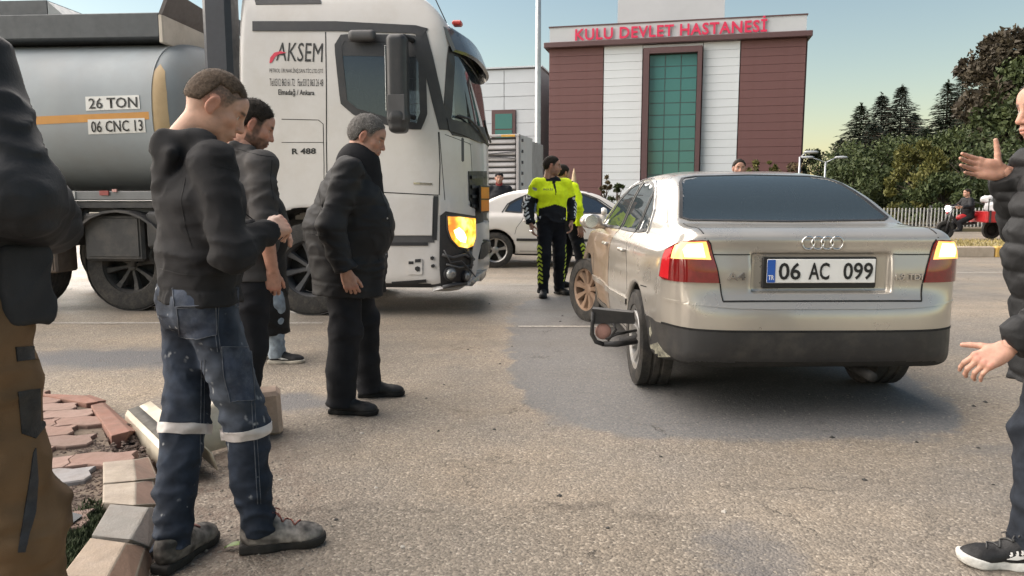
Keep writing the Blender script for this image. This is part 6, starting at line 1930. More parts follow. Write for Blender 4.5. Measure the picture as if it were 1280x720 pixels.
REL = [(.30, .42, .25), (.42, .5, .3), (.48, .55, .3), (.5, .55, .35)]
class Human:
    def __init__(s, loc, yaw, H=1.75, label="", group=None, lean=(.0, 0), twist=0.0, head=(0, 0, 0), headoff=(0, 0, 0), feet=None, knees=(.03, .03), arms=None, hip=(0, 0), shw=.185, neckf=.03, hz=.95, shz=0.0):
        s.loc, s.yaw, s.H, s.label, s.group = loc, yaw, H, label, group
        s.pel = np.array([hip[0], hip[1], hz])
        Rz = rotz(twist); s.Rz = Rz
        s.lat = Rz @ np.array([0, 1.0, 0]); s.fwd = Rz @ np.array([1.0, 0, 0])
        s.waist = s.pel + np.array([lean[0] * .35, lean[1] * .35, .14]); s.chest = s.pel + np.array([lean[0] * .8, lean[1] * .8, .34]); s.neck = s.pel + np.array([lean[0] * 1.15, lean[1] * 1.15, .525])
        s.sh = {k: s.neck + s.lat * g * shw + np.array([lean[0] * .02, 0, -.055 + shz]) for k, g in (('L', 1), ('R', -1))}
        s.headp = s.neck + s.fwd * neckf + np.array([0, 0, .165]) + np.array(headoff)
        s.hrot = rotz(twist + head[0]) @ roty(head[1]) @ rotx(head[2])
        s.feet = feet or {'L': (0, .10, .15), 'R': (0, -.10, -.15)}
        s.hipj = {k: s.pel + np.array([0, g * .088, -.03]) for k, g in (('L', 1), ('R', -1))}
        s.ank = {k: np.array([v[0], v[1], .10 + (v[3] if len(v) > 3 else 0)]) for k, v in s.feet.items()}
        s.knee = {}
        for i, k in enumerate('LR'):
            m = s.hipj[k] * .48 + s.ank[k] * .52; a = s.feet[k][2] * .6
            s.knee[k] = m + np.array([math.cos(a), math.sin(a), 0]) * knees[i]
        s.arms = arms
        s.parts = []
    def place(s, V): return V
    # -- body with skin
    def build(s, skin, hairc, brow, h=.004, hh=.0026, hands=None, core=True, name="person", headkw=None, neckr=.050, forearm=1.0):
        pcs = []
        f = Field()
        f.cone(s.pel, s.waist, (.145, .10), (.135, .095), 0, s.lat); f.cone(s.waist, s.chest, (.135, .095), (.15, .105), .05, s.lat); f.cone(s.chest, s.neck - np.array([0, 0, .06]), (.15, .10), (.10, .07), .05, s.lat)
        for k in 'LR':
            f.cone(s.neck - np.array([0, 0, .04]), s.sh[k], .055, .05, .04)
            e, w = np.array(s.arms[k][0]), np.array(s.arms[k][1])
            f.cone(s.sh[k], e, .047, .040, .03); f.cone(e, w, .041 * forearm, .028 * forearm, .02)
            f.cone(s.hipj[k], s.knee[k], .07, .05, .04); f.cone(s.knee[k], s.ank[k] + np.array([0, 0, .02]), .048, .034, .03)
        f.cone(s.neck - np.array([0, 0, .05]), s.headp + s.hrot @ np.array([-.032, 0, -.055]), neckr * 1.12, neckr * .97, .03)
        V, Q = f.mesh(.012 if h < .006 else .02)
        C = np.tile(np.array(skin, float), (len(V), 1)) * (1 + .08 * vnoise(V[:,0] * 30, V[:,1] * 30, V[:,2] * 30))[:,None]
        pcs.append((V, Q, C))
        hv, hq, hc = head_piece(h, skin, hairc, brow, **(headkw or {}))
        pcs.append((hv @ s.hrot.T + s.headp, hq, hc))
        for k in 'LR':
            hd = (hands or {}).get(k)
            if hd is None: continue
            e, w = np.array(s.arms[k][0]), np.array(s.arms[k][1])
            dx = unit(hd.get('dir', w - e)); n = np.array(hd['back'], float); n = unit(n - dx * n.dot(dx)); yv = np.cross(n, dx)
            v, q, c = hand_piece(hd.get('h', hh), 1 if k == 'R' else -1, hd.get('curl', REL), skin, hd.get('spread', .05), hd.get('thumb', (.3, .35, .2)))
            Mx = np.stack([dx, yv, n], 1)
            pcs.append((v @ Mx.T + w + dx * .012, q, c))
        s.root = s._join(name, pcs, MSKIN)
        o = s.root; o.location = s.loc; o.rotation_euler = (0, 0, s.yaw); sc = s.H / 1.75; o.scale = (sc, sc, sc)
        tag(o, s.label, "person", s.group)
        return o
    def _join(s, name, pcs, mat, parent=None):
        off = 0; VV, QQ, CC = [], [], []
        for v, q, c in pcs:
            VV.append(v); QQ.append(q + off); CC.append(c); off += len(v)
        return link(name, np_mesh(name, np.concatenate(VV), np.concatenate(QQ), True, np.concatenate(CC)), mat, parent)
    def hair(s, col, h=.004, n=0, ln=.012, wd=.0007, white=0.0, seed=1, fwd=.3, **kw):
        v, q, c = hair_piece(h, col, **kw)
        pcs = [(v, q, c)]
        if n: pcs.append(strands(v, q, n, ln, wd, col, np.random.default_rng(seed), fwd, .4, white))
        pcs = [(v @ s.hrot.T + s.headp, q, c) for v, q, c in pcs]
        return s._join("hair", pcs, MHAIRA, s.root)
    def cloth(s, name, f, h, col, mat, parent=None):
        V, Q = f.mesh(h)
        if callable(col): C = col(V)
        else: C = np.tile(np.array(col, float), (len(V), 1))
        o = link(name, np_mesh(name, V, Q, True, C), mat, parent or s.root)
        s.last = (V, Q)
        return o
    def bvh(s): return bvh_of(*s.last)
    def pix(s):
        """photo pixel -> last garment's surface, in the person's frame"""
        b = s.bvh(); sc = s.H / 1.75
        inv = (Matrix.Translation(s.loc) @ Matrix.Rotation(s.yaw, 4, 'Z') @ Matrix.Scale(sc, 4)).inverted()
        o = inv @ Vector((0, 0, CAMH))
        def f(px, py):
            d = (inv.to_3x3() @ (P(px, py, 1.0) - Vector((0, 0, CAMH)))).normalized()
            r = b.ray_cast(o, d, 60)
            return r[0] if r[0] is not None else b.find_nearest(o + d * (Vector(s.loc) - Vector((0, 0, CAMH))).length / sc)[0]
        return f, b
    # -- garments
    def torso(s, hem, w=1.0, d=1.0, belly=0.0, chestw=1.0, flare=0.0, rip=.004, quilt=None):
        """jacket body and hem height; w, d width and depth factors"""
        f = Field(); L = s.lat
        zc = s.pel[2]
        hemc = s.pel + (s.waist - s.pel) * ((hem - zc) / .14) if hem > zc else np.array([s.pel[0], s.pel[1], hem])
        q = quilt
        f.cone(hemc, s.waist, ((.185 + flare) * w, (.135 + flare) * d), (.172 * w, (.125 + belly * .5) * d), 0, L, (1, 0), (7, rip, 1, .6), q)
        f.cone(s.waist, s.chest, (.172 * w, (.125 + belly * .5) * d), (.192 * w * chestw, .135 * d), .05, L, (0, 0), (8, rip, .8, .7), q)
        if belly: f.ell(s.waist + s.fwd * (.05 + belly * .55) + np.array([0, 0, .03]), (.10 + belly * .4, .145 * w, .17), .09)
        f.cone(s.chest, s.neck - np.array([0, 0, .075]), (.192 * w * chestw, .132 * d), (.135 * w, .082 * d), .05, L, (0, 0), (8, rip, .6, .4), q)
        for k in 'LR': f.cone(s.neck - np.array([0, 0, .035]) - s.fwd * .005, s.sh[k], (.064, .058), (.062, .062), .05)
        return f
    def sleeves(s, f, r=(.072, .062, .050), cut=.97, rip=(11, .0055), quilt=None, only=None, k_=.035):
        for k in (only or 'LR'):
            e, w = np.array(s.arms[k][0]), np.array(s.arms[k][1]); 
            w2 = e + (w - e) * cut
            f.cone(s.sh[k], e, r[0], r[1], k_, None, (0, 0), rip and (rip[0], rip[1], .5, 1.2), quilt)
            if cut > 0: f.cone(e, w2, r[1], r[2], .03, None, (0, 1), rip and (rip[0], rip[1], 1.2, .7), quilt)
        return f
    def legs(s, r=(.098, .082, .066, .062), rip=(8, .006), flat=True, seat=1.0, down=-.055, only='LR'):
        f = Field()
        f.cone(s.pel + np.array([0, 0, .10]), s.pel - np.array([0, 0, .02]), (.158 * seat, .112 * seat), (.168 * seat, .125 * seat), 0, (0, 1, 0), (1, 0))
        f.ell(s.pel + np.array([-.045, 0, -.03]), (.095 * seat, .155 * seat, .105), .04)
        for k in only:
            kn = s.knee[k]; an = s.ank[k] + np.array([0, 0, down])
            f.cone(s.hipj[k], kn, r[0], r[1], .035, None, (0, 0), (rip[0], rip[1], .5, 1.0)); md = kn * .45 + an * .55 + np.array([-.012, 0, 0])
            f.cone(kn, md, r[1], r[2], .03, None, (0, 0), (rip[0], rip[1], 1.0, .6)); f.cone(md, an, r[2], r[3], .025, None, (0, 1), (rip[0] * 1.6, rip[1], .7, 1.5))
        return f
    def shoe(s, k, upper, sole, L=.285, h=.005, boot=.12, wd=1.0, thick=.026, colf=None, laces=None, tongue=True, tilt=0.0, rocker=.0, hi=1.0):
        fx, fy, fa = s.feet[k][:3]; lift = s.feet[k][3] if len(s.feet[k]) > 3 else 0
        a0, a1 = -.075, L - .075
        f = Field(); w = wd
        f.cone((a0 + .045, 0, .058), (a0 + .11, 0, .060), (.037 * w, .050), (.038 * w, .050), 0, (0, 1, 0)); f.cone((a0 + .11, 0, .055), (a1 - .075, 0, .036), (.040 * w, .046), (.046 * w, .034), .03, (0, 1, 0))
        f.ell((a1 - .065, 0, .036), (.064, .047 * w, .034), .02); f.cone((a0 + .055, 0, .06), (a0 + .070, 0, boot), (.040 * w, .050), (.040 * w, .052), .02, (0, 1, 0), (0, 1))
        f.cut((0, 0, -1), (0, 0, thick - .004), .004)
        f.post.append(lambda x, y, z: .0016 * vnoise(x * 45, y * 45, z * 60) * sstep(x, .02, .10))
        V, Q = f.mesh(h)
        V[:,2] = thick - .004 + (V[:,2] - thick + .004) * hi
        C = colf(V) if colf else np.tile(np.array(upper, float), (len(V), 1))
        base = np.array([fx, fy, lift]); Rm = rotz(fa) @ roty(tilt)
        o = link("shoe", np_mesh("shoe", V @ Rm.T + base, Q, True, C), MLEATH, s.root)
        g = Field(); zt = thick / 2
        g.box((a0 + .06, 0, zt), (.062, .037 * w, zt + .004), .012, 0); g.box(((a0 + a1) / 2, 0, zt), (.09, .036 * w, zt + .002), .012, .03); g.ell((a1 - .062, 0, zt + .01), (.068, .052 * w, .05), .02)
        g.cut((0, 0, 1), (0, 0, thick + .003), .004); g.cut((0, 0, -1), (0, 0, 0), .003)
        V2, Q2 = g.mesh(h)
        V2[:,2] += rocker * np.clip((V2[:,0] - (a1 - .10)) / .10, 0, 1) ** 2
        link("sole", np_mesh("sole", V2 @ Rm.T + base, Q2, True, np.tile(np.array(sole, float), (len(V2), 1))), MSOLE, o)
        if laces is not None:
            b = bvh_of(V, Q); mb = MB()
            for i in range(5):
                x0 = .045 + i * .022
                pts = []
                for t in (-1, -.5, 0, .5, 1):
                    r = b.ray_cast(Vector((x0 + .01 * t * (-1) ** i, t * .022, .3)), Vector((0, 0, -1)))
                    if r[0]: pts.append(Rm @ np.array(r[0] + r[1] * .003) + base)
                if len(pts) > 2: mb.tube([Vector(p) for p in pts], .0028, 5)
            r = b.ray_cast(Vector((.035, 0, .3)), Vector((0, 0, -1)))
            if r[0]:
                for sg in (-1, 1):
                    mb.tube([Vector(Rm @ (np.array(r[0]) + np.array(q)) + base) for q in ((0, 0, .004), (-.004, sg * .018, .022), (.012, sg * .034, .014), (.006, sg * .02, .002), (0, 0, .005))], .0026, 5)
                    mb.tube([Vector(Rm @ (np.array(r[0]) + np.array(q)) + base) for q in ((0, 0, .004), (.02, sg * .02, .010), (.035, sg * .035, -.004))], .0024, 5)
            m = M("lace_cord", laces, .8, var=.2, vs=60); mb.build("laces", m, o, True)
        s.lastshoe = (V, Q, Rm, base)
        return o
def var_col(c, amp=.10, sc=8, seed=0.0):
    c = np.array(c, float)
    return lambda V: c[None,:] * (1 + amp * vnoise(V[:,0] * sc + seed, V[:,1] * sc, V[:,2] * sc) + amp * .6 * vnoise(V[:,0] * sc * 4, V[:,1] * sc * 4 + seed, V[:,2] * sc * 4))[:,None]

SK1 = (.43, .255, .185); SK2 = (.36, .20, .145); SK3 = (.42, .225, .165)
DKH = (.018, .014, .011)

MSEAM = M("seam_thread", (.006, .006, .007), .9)
def seams(p, pm, bv, lines, w=.0035):
    mb = MB()
    for ln in lines: ribbon("x", ln, pm, bv, w, None, None, .0015, None, False, 4, .002, mb)
    o = mb.build("seams", MSEAM, p.root); o["kind"] = "stuff"
    return o
# ---------------- the young man in hooded top and paint-marked jeans
def young_man():
    yaw = R(42)
    p = Human((-1.095, 2.58, 0), yaw, 1.68, "young man in black hoodie and paint marked jeans with two reflective knee bands", None,
              lean=(.025, 0), twist=R(-6), head=(R(-16), R(29), 0), headoff=(.022, 0, -.014), neckf=.045,
              feet={'L': (-.165, -.085, R(34)), 'R': (.12, -.175, R(-26))}, knees=(.02, .035),
              arms={'L': ((.08, .275, 1.13), (.27, .10, 1.17)), 'R': ((.015, -.285, 1.115), (.20, -.165, 1.19))}, shw=.18)
    hand = {'L': dict(dir=(.6, -.8, .05), back=(.3, .2, .9), curl=[(.5, .7, .4)] * 4, thumb=(.1, .2, .3)), 'R': dict(dir=(.85, .5, .12), back=(.2, -.75, .6), curl=[(.7, .8, .5), (.75, .8, .5), (.8, .8, .5), (.85, .8, .5)], thumb=(-.1, .1, .3))}
    hc = (.072, .052, .038)
    p.build(SK1, hc, (.05, .035, .025), .0034, .0024, hand, headkw=dict(fade=(-.03, .045), ear=1.05))
    p.hair(hc, .0034, 7000, .008, .0006, 0, 2, t=.0035, raise_=.040, top=.007, curly=.0010)
    f = p.torso(.93, 1.06, 1.04, rip=.008); p.sleeves(f, (.069, .060, .047), .97, (11, .009))
    # hood lying on the back, ribbed hem and cuffs
    nb = p.neck
    f.cone(nb + np.array([-.015, .088, .02]), nb + np.array([-.115, .0, .012]), .040, .046, .03); f.cone(nb + np.array([-.015, -.088, .02]), nb + np.array([-.115, 0, .012]), .040, .046, .03)
    f.cone(nb + np.array([-.115, 0, -.03]), nb + np.array([-.135, 0, -.13]), (.10, .045), (.05, .03), .03, p.lat)
    f.cone(nb + np.array([-.02, .085, .01]), nb + np.array([.075, .03, -.06]), .032, .022, .03); f.cone(nb + np.array([-.02, -.085, .01]), nb + np.array([.075, -.03, -.06]), .032, .022, .03)
    f.post.append(folds(.008, 4.5, 10, 1.0)); f.post.append(folds(.006, 10, 20, 5.0))
    f.post.append(lambda x, y, z: .005 * np.exp(-((z - .985) / .007) ** 2) + .0025 * np.exp(-((z - .965) / .02) ** 2) * np.sin(np.arctan2(y, x) * 90))
    p.cloth("hoodie", f, .0075, var_col((.019, .019, .0205), .25, 5), MCLOTH)
    pm, bv = p.pix(); seams(p, pm, bv, [[(232, 222), (226, 250), (232, 285), (240, 310)], [(200, 336), (225, 343), (260, 346), (312, 342)], [(262, 205), (300, 214), (318, 240)]])
    g = p.legs((.094, .075, .065, .065), (10, .009), down=-.035); g.post.append(folds(.008, 6, 14, 2.0)); g.post.append(folds(.006, 13, 26, 7.0))
    def jean(V):
        n = vnoise(V[:,0] * 9, V[:,1] * 9, V[:,2] * 6); n2 = vnoise(V[:,0] * 28, V[:,1] * 28, V[:,2] * 28)
        c = np.array([.021, .028, .042])[None,:] * (1 + .35 * n + .3 * n2)[:,None]
        wear = np.clip((vnoise(V[:,0] * 7 + 4, V[:,1] * 7, V[:,2] * 3.5) - .12) * 1.8, 0, 1) * sstep(V[:,2], .35, .6)
        c = c * (1 - .5 * wear)[:,None] + np.array([.10, .115, .14]) * (.5 * wear)[:,None]
        sp = np.clip((vnoise(V[:,0] * 75, V[:,1] * 75, V[:,2] * 60) - .80) * 8, 0, 1) * (V[:,2] > .2)
        return c * (1 - sp)[:,None] + np.array([.32, .33, .34]) * sp[:,None]
    tr = p.cloth("jeans", g, .0075, jean, MDENIM)
    pm, bv = p.pix()
    MREF = M("reflective_tape", (.50, .47, .46), .35, var=.10, vs=25, dirt=(.25, .22, .2), ds=12, damt=.4)
    MST = M("pale_stitching", (.085, .095, .115), .8, var=.4, vs=50)
    MPK = attr = M("denim_pocket", (.028, .038, .062), .9, var=.45, vs=14, bump=.5, bs=300, dirt=(.12, .14, .17), ds=22, damt=.4)
    for k, zc in (('L', .465), ('R', .455)):
        kn, an = p.knee[k], p.ank[k]
        t = (kn[2] - zc) / (kn[2] - an[2]); c = kn + (an - kn) * t
        b = Field(); ax = unit(an - kn); b.cone(c - ax * .019, c + ax * .019, .0845, .083, 0, None, (1, 1)); b.post.append(folds(.003, 6, 12, 3))
        v, q = b.mesh(.006)
        # wrap tightly round the trouser leg
        out = []
        for vv in v:
            d = vv - c; r_ = d - ax * d.dot(ax); n_ = np.linalg.norm(r_)
            if n_ < 1e-4: out.append(vv); continue
            rr = bv.ray_cast(Vector(c + ax * d.dot(ax) + r_ / n_ * .2), Vector(-r_ / n_), .2)
            hit = (np.linalg.norm(np.array(rr[0]) - c - ax * d.dot(ax)) + .004) if rr[0] is not None else n_
            out.append(c + ax * d.dot(ax) + r_ / n_ * (min(hit, .094) if n_ > .065 else min(n_, hit)))
        link("reflective_band", np_mesh("reflective_band", np.array(out), q, True), MREF, p.root)
    def pk(nm, pts, off=.004): 
        o = patch(nm, pts, pm, bv, MPK, tr, 5, off, .004)
        ribbon("stitching", pts, pm, bv, .0022, MST, o, off + .003, None, True, 3, .001)
        return o
    pk("pocket_flap", [(217, 361), (269, 358), (271, 379), (220, 383)], .007); pk("pocket", [(222, 385), (269, 381), (271, 418), (246, 424), (225, 420)])
    pk("tool_pocket", [(277, 433), (312, 434), (318, 500), (288, 502), (280, 470)])
    pk("side_pocket", [(285, 356), (300, 352), (317, 366), (309, 380), (294, 384)], .003)
    mb = MB()
    for ln in ([(313, 385), (311, 440), (314, 500), (318, 560), (322, 630)], [(270, 372), (268, 410), (272, 440)], [(200, 352), (240, 358), (290, 352)], [(252, 450), (250, 560), (252, 650)]):
        ribbon("x", ln, pm, bv, .0025, None, None, .002, None, False, 4, .001, mb)
        ribbon("x", [(a + 4, b) for a, b in ln], pm, bv, .0018, None, None, .002, None, False, 4, .001, mb)
    o = mb.build("stitching", MST, tr); o["kind"] = "stuff"
    def dusty(V):
        c = np.array([.030, .027, .025])[None,:] * np.ones((len(V), 1)); d = np.clip(.35 + .9 * vnoise(V[:,0] * 24, V[:,1] * 24, V[:,2] * 40) + .5 * vnoise(V[:,0] * 70, V[:,1] * 70, V[:,2] * 80), 0, 1)[:,None]
        return c * (1 - d) + np.array([.25, .225, .20]) * d
    p.shoe('R', None, (.028, .026, .024), .305, .0045, .088, 1.10, .036, dusty, (.22, .07, .05), hi=1.28); p.shoe('L', None, (.026, .024, .022), .305, .0045, .088, 1.06, .032, lambda V: dusty(V) * .55, (.12, .05, .04), hi=1.28)
    return p
YM = young_man()
# ---------------- stout older man in the long black jacket
def older_man():
    p = Human((-.985, 4.40, 0), R(4), 1.72, "stout grey haired man in long open black jacket looking down at the road", None,
              lean=(.05, 0), twist=0, head=(R(-4), R(20), 0), headoff=(.055, 0, -.012), neckf=.035,
              feet={'R': (-.02, -.18, R(-12)), 'L': (.10, .19, R(4))}, knees=(.03, .02),
              arms={'R': ((-.035, -.295, 1.11), (.04, -.285, .86)), 'L': ((-.02, .31, 1.13), (.07, .27, .88))}, shw=.195)
    hands = {'R': dict(dir=(.30, .05, -1), back=(.1, -1, .05), curl=[(.55, .75, .4), (.65, .85, .5), (.7, .9, .5), (.7, .9, .5)], thumb=(.0, .25, .2)), 'L': dict(dir=(.2, 0, -1), back=(0, 1, 0))}
    gh = (.085, .080, .076)
    p.build(SK2, gh, (.05, .045, .04), .0042, .003, hands, headkw=dict(age=1.0, jowl=1.0, beard=.18, fade=(-.03, .03)), neckr=.062)
    p.hair(gh, .0045, 5200, .010, .0007, .30, 4, t=.009, top=.004, curly=.002)
    p_hem = .70
    f = p.torso(.70, 1.20, 1.34, .12, 1.02, .012, .008); p.sleeves(f, (.084, .074, .064), .98, (10, .009))
    # front edges hanging open, stand collar
    nb = p.neck
    f.cone(nb + np.array([-.02, .062, .005]), nb + np.array([-.05, 0, .012]), .026, .026, .02); f.cone(nb + np.array([-.02, -.062, .005]), nb + np.array([-.05, 0, .012]), .026, .026, .02)
    for sg in (-1, 1): f.cone(nb + np.array([-.02, sg * .064, .005]), nb + np.array([.095, sg * .05, -.09]), .026, .024, .02)
    for sg in (-1, 1):
        f.cone(p.waist + np.array([.10, sg * .075, .36]), p.waist + np.array([.205, sg * .06, .10]), .022, .024, .05)
        f.cone(p.waist + np.array([.205, sg * .06, .10]), p.waist + np.array([.175, sg * .10, p_hem - p.waist[2]]), .024, .030, .05, None, (0, 1))
    f.post.append(folds(.009, 4, 9, 11.0)); f.post.append(folds(.006, 10, 19, 3.0))
    f.post.append(lambda x, y, z: .0045 * np.exp(-((np.mod(z + .02 * vnoise(x * 4, y * 4, z * 4), .145) - .07) / .008) ** 2))
    p.cloth("jacket", f, .0088, var_col((.0155, .0158, .0175), .3, 5), MNYLON)
    pm, bv = p.pix(); seams(p, pm, bv, [[(408, 205), (398, 235), (402, 262)], [(462, 292), (476, 330)], [(372, 352), (400, 357), (430, 359)], [(470, 225), (484, 262), (490, 300), (488, 350)], [(386, 292), (412, 297)], [(412, 338), (440, 334)]], .005); MM = M("snap_button", (.30, .30, .30), .3, metal=.8)
    for (a, b) in ((484, 273), (482, 318), (486, 343)):
        q = pm(a, b); mb = MB(); mb.lathe([(.006, 0), (.005, .004), (.001, .005)], q, 'z', 8, bv.find_nearest(q)[1].to_track_quat('Z', 'Y').to_matrix()); mb.build("snap_button", MM, p.root)
    g = Field(); g.cone(p.waist + np.array([.07, 0, .38]), p.waist + np.array([.105, 0, -.05]), (.13, .13), (.145, .145), 0, (0, 1, 0)); g.post.append(folds(.005, 5, 12, 2)); p.cloth("jumper", g, .012, (.012, .012, .014), MCLOTH)
    g = p.legs((.108, .092, .085, .080), (6, .008), seat=1.08); g.post.append(folds(.008, 4, 10, 8.0)); g.post.append(folds(.003, 12, 20, 3))
    p.cloth("trousers", g, .010, var_col((.014, .0145, .017), .25, 6), MCLOTH)
    for k in 'RL': p.shoe(k, (.012, .012, .0125), (.013, .013, .013), .295, .006, .11, 1.08, .028)
    return p
older_man()

# ---------------- bearded man with charcoal jacket and rolled sleeve
def bearded_man():
    p = Human((-1.385, 3.80, 0), R(52), 1.735, "dark haired bearded man in charcoal jacket with rolled sleeves behind the young man", None,
              lean=(.03, 0), twist=R(-4), head=(R(-24), R(22), 0), headoff=(.035, 0, -.010), neckf=.03,
              feet={'R': (-.10, -.085, R(28)), 'L': (.04, .14, R(20))},
              arms={'R': ((-.035, -.265, 1.13), (.045, -.20, .90)), 'L': ((.0, .27, 1.14), (.13, .2, .93))}, shw=.185)
    hands = {'R': dict(dir=(.12, .18, -1), back=(-.35, -.9, .0), curl=[(.45, .6, .35), (.6, .75, .4), (.7, .85, .45), (.75, .85, .45)], thumb=(.1, .3, .2)), 'L': dict(dir=(.3, -.1, -1), back=(0, 1, 0))}
    p.build(SK3, DKH, DKH, .0042, .003, hands, headkw=dict(beard=.85, fade=(-.05, .02)), forearm=1.05)
    p.hair(DKH, .0045, 5200, .013, .0008, 0, 6, t=.008, top=.005, curly=.0022)
    f = p.torso(.84, 1.05, 1.04, .02, rip=.010); p.sleeves(f, (.070, .062, .060), .22, (11, .009))
    for sg in (-1, 1): f.cone(p.neck + p.lat * sg * .06 + np.array([-.01, 0, .02]), p.neck - p.fwd * .05 + np.array([0, 0, .035]), .030, .030, .02)
    for sg in (-1, 1): f.cone(p.neck + p.lat * sg * .062 + np.array([0, 0, .02]), p.neck + p.fwd * .07 - np.array([0, 0, .05]), .026, .022, .02)
    e, w = np.array(p.arms['R'][0]), np.array(p.arms['R'][1]); ax = unit(w - e)
    for t in (.02, .05): f.cone(e + ax * t, e + ax * (t + .022), .066, .066, .006, None, (1, 1))
    f.post.append(folds(.008, 4.5, 10, 21.0)); f.post.append(folds(.006, 10, 20, 23.0))
    p.cloth("jacket", f, .0085, var_col((.046, .044, .044), .2, 6), MCLOTH)
    pm, bv = p.pix(); seams(p, pm, bv, [[(296, 186), (325, 194), (356, 198)], [(340, 200), (338, 225), (342, 250)]], .004)
    g = p.legs((.100, .084, .074, .066), (8, .008)); g.post.append(folds(.007, 5, 12, 18.0)); p.cloth("trousers", g, .010, var_col((.013, .0135, .016), .2, 6), MCLOTH)
    for k in 'RL': p.shoe(k, (.015, .014, .014), (.02, .02, .02), .285, .007)
bearded_man()

# ---------------- man almost hidden behind him: black coat, pale jeans, dark trainers with pale stripe
def hidden_man():
    p = Human((-1.865, 5.64, 0), R(8), 1.58, "man in long black coat and pale jeans almost hidden behind the bearded man", None,
              feet={'R': (.075, -.11, R(-6)), 'L': (-.12, .10, R(8))}, head=(0, R(15), 0), headoff=(-.15, 0, -.05), lean=(.0, 0),
              arms={'R': ((-.05, -.28, 1.13), (.03, -.15, .93)), 'L': ((-.05, .28, 1.13), (.03, .15, .93))})
    p.build(SK2, DKH, DKH, .007, .005, None)
    p.hair(DKH, .006, t=.008)
    f = p.torso(.24, 1.12, 1.12, .03, flare=.015, rip=.008); p.sleeves(f, (.08, .072, .06), 1.0, (9, .012)); f.post.append(folds(.012, 3.5, 8, 31.0))
    p.cloth("coat", f, .012, var_col((.010, .010, .011), .2, 6), MNYLON)
    g = p.legs((.098, .082, .072, .068), (8, .008)); g.post.append(folds(.008, 5, 13, 33.0)); p.cloth("jeans", g, .010, var_col((.22, .26, .30), .25, 12), MDENIM)
    o = p.shoe('R', (.012, .012, .013), (.42, .38, .32), .30, .0055, .10, 1.05, .03); pV, pQ, pR, pb = p.lastshoe
    b = bvh_of(pV @ pR.T + pb, pQ); m3 = lambda a, z: tuple(pR @ np.array([a, -.06, z]) + pb)
    patch("side_stripe", [(.10, .036), (.05, .036), (-.01, .055), (-.05, .075), (-.045, .085), (.01, .070), (.06, .052)], m3, b, MSTRIPE, o, .012, .002, .002)
    p.shoe('L', (.012, .012, .013), (.42, .38, .32), .30, .007)
MSTRIPE = M("shoe_white", (.62, .61, .59), .6, var=.06)
hidden_man()

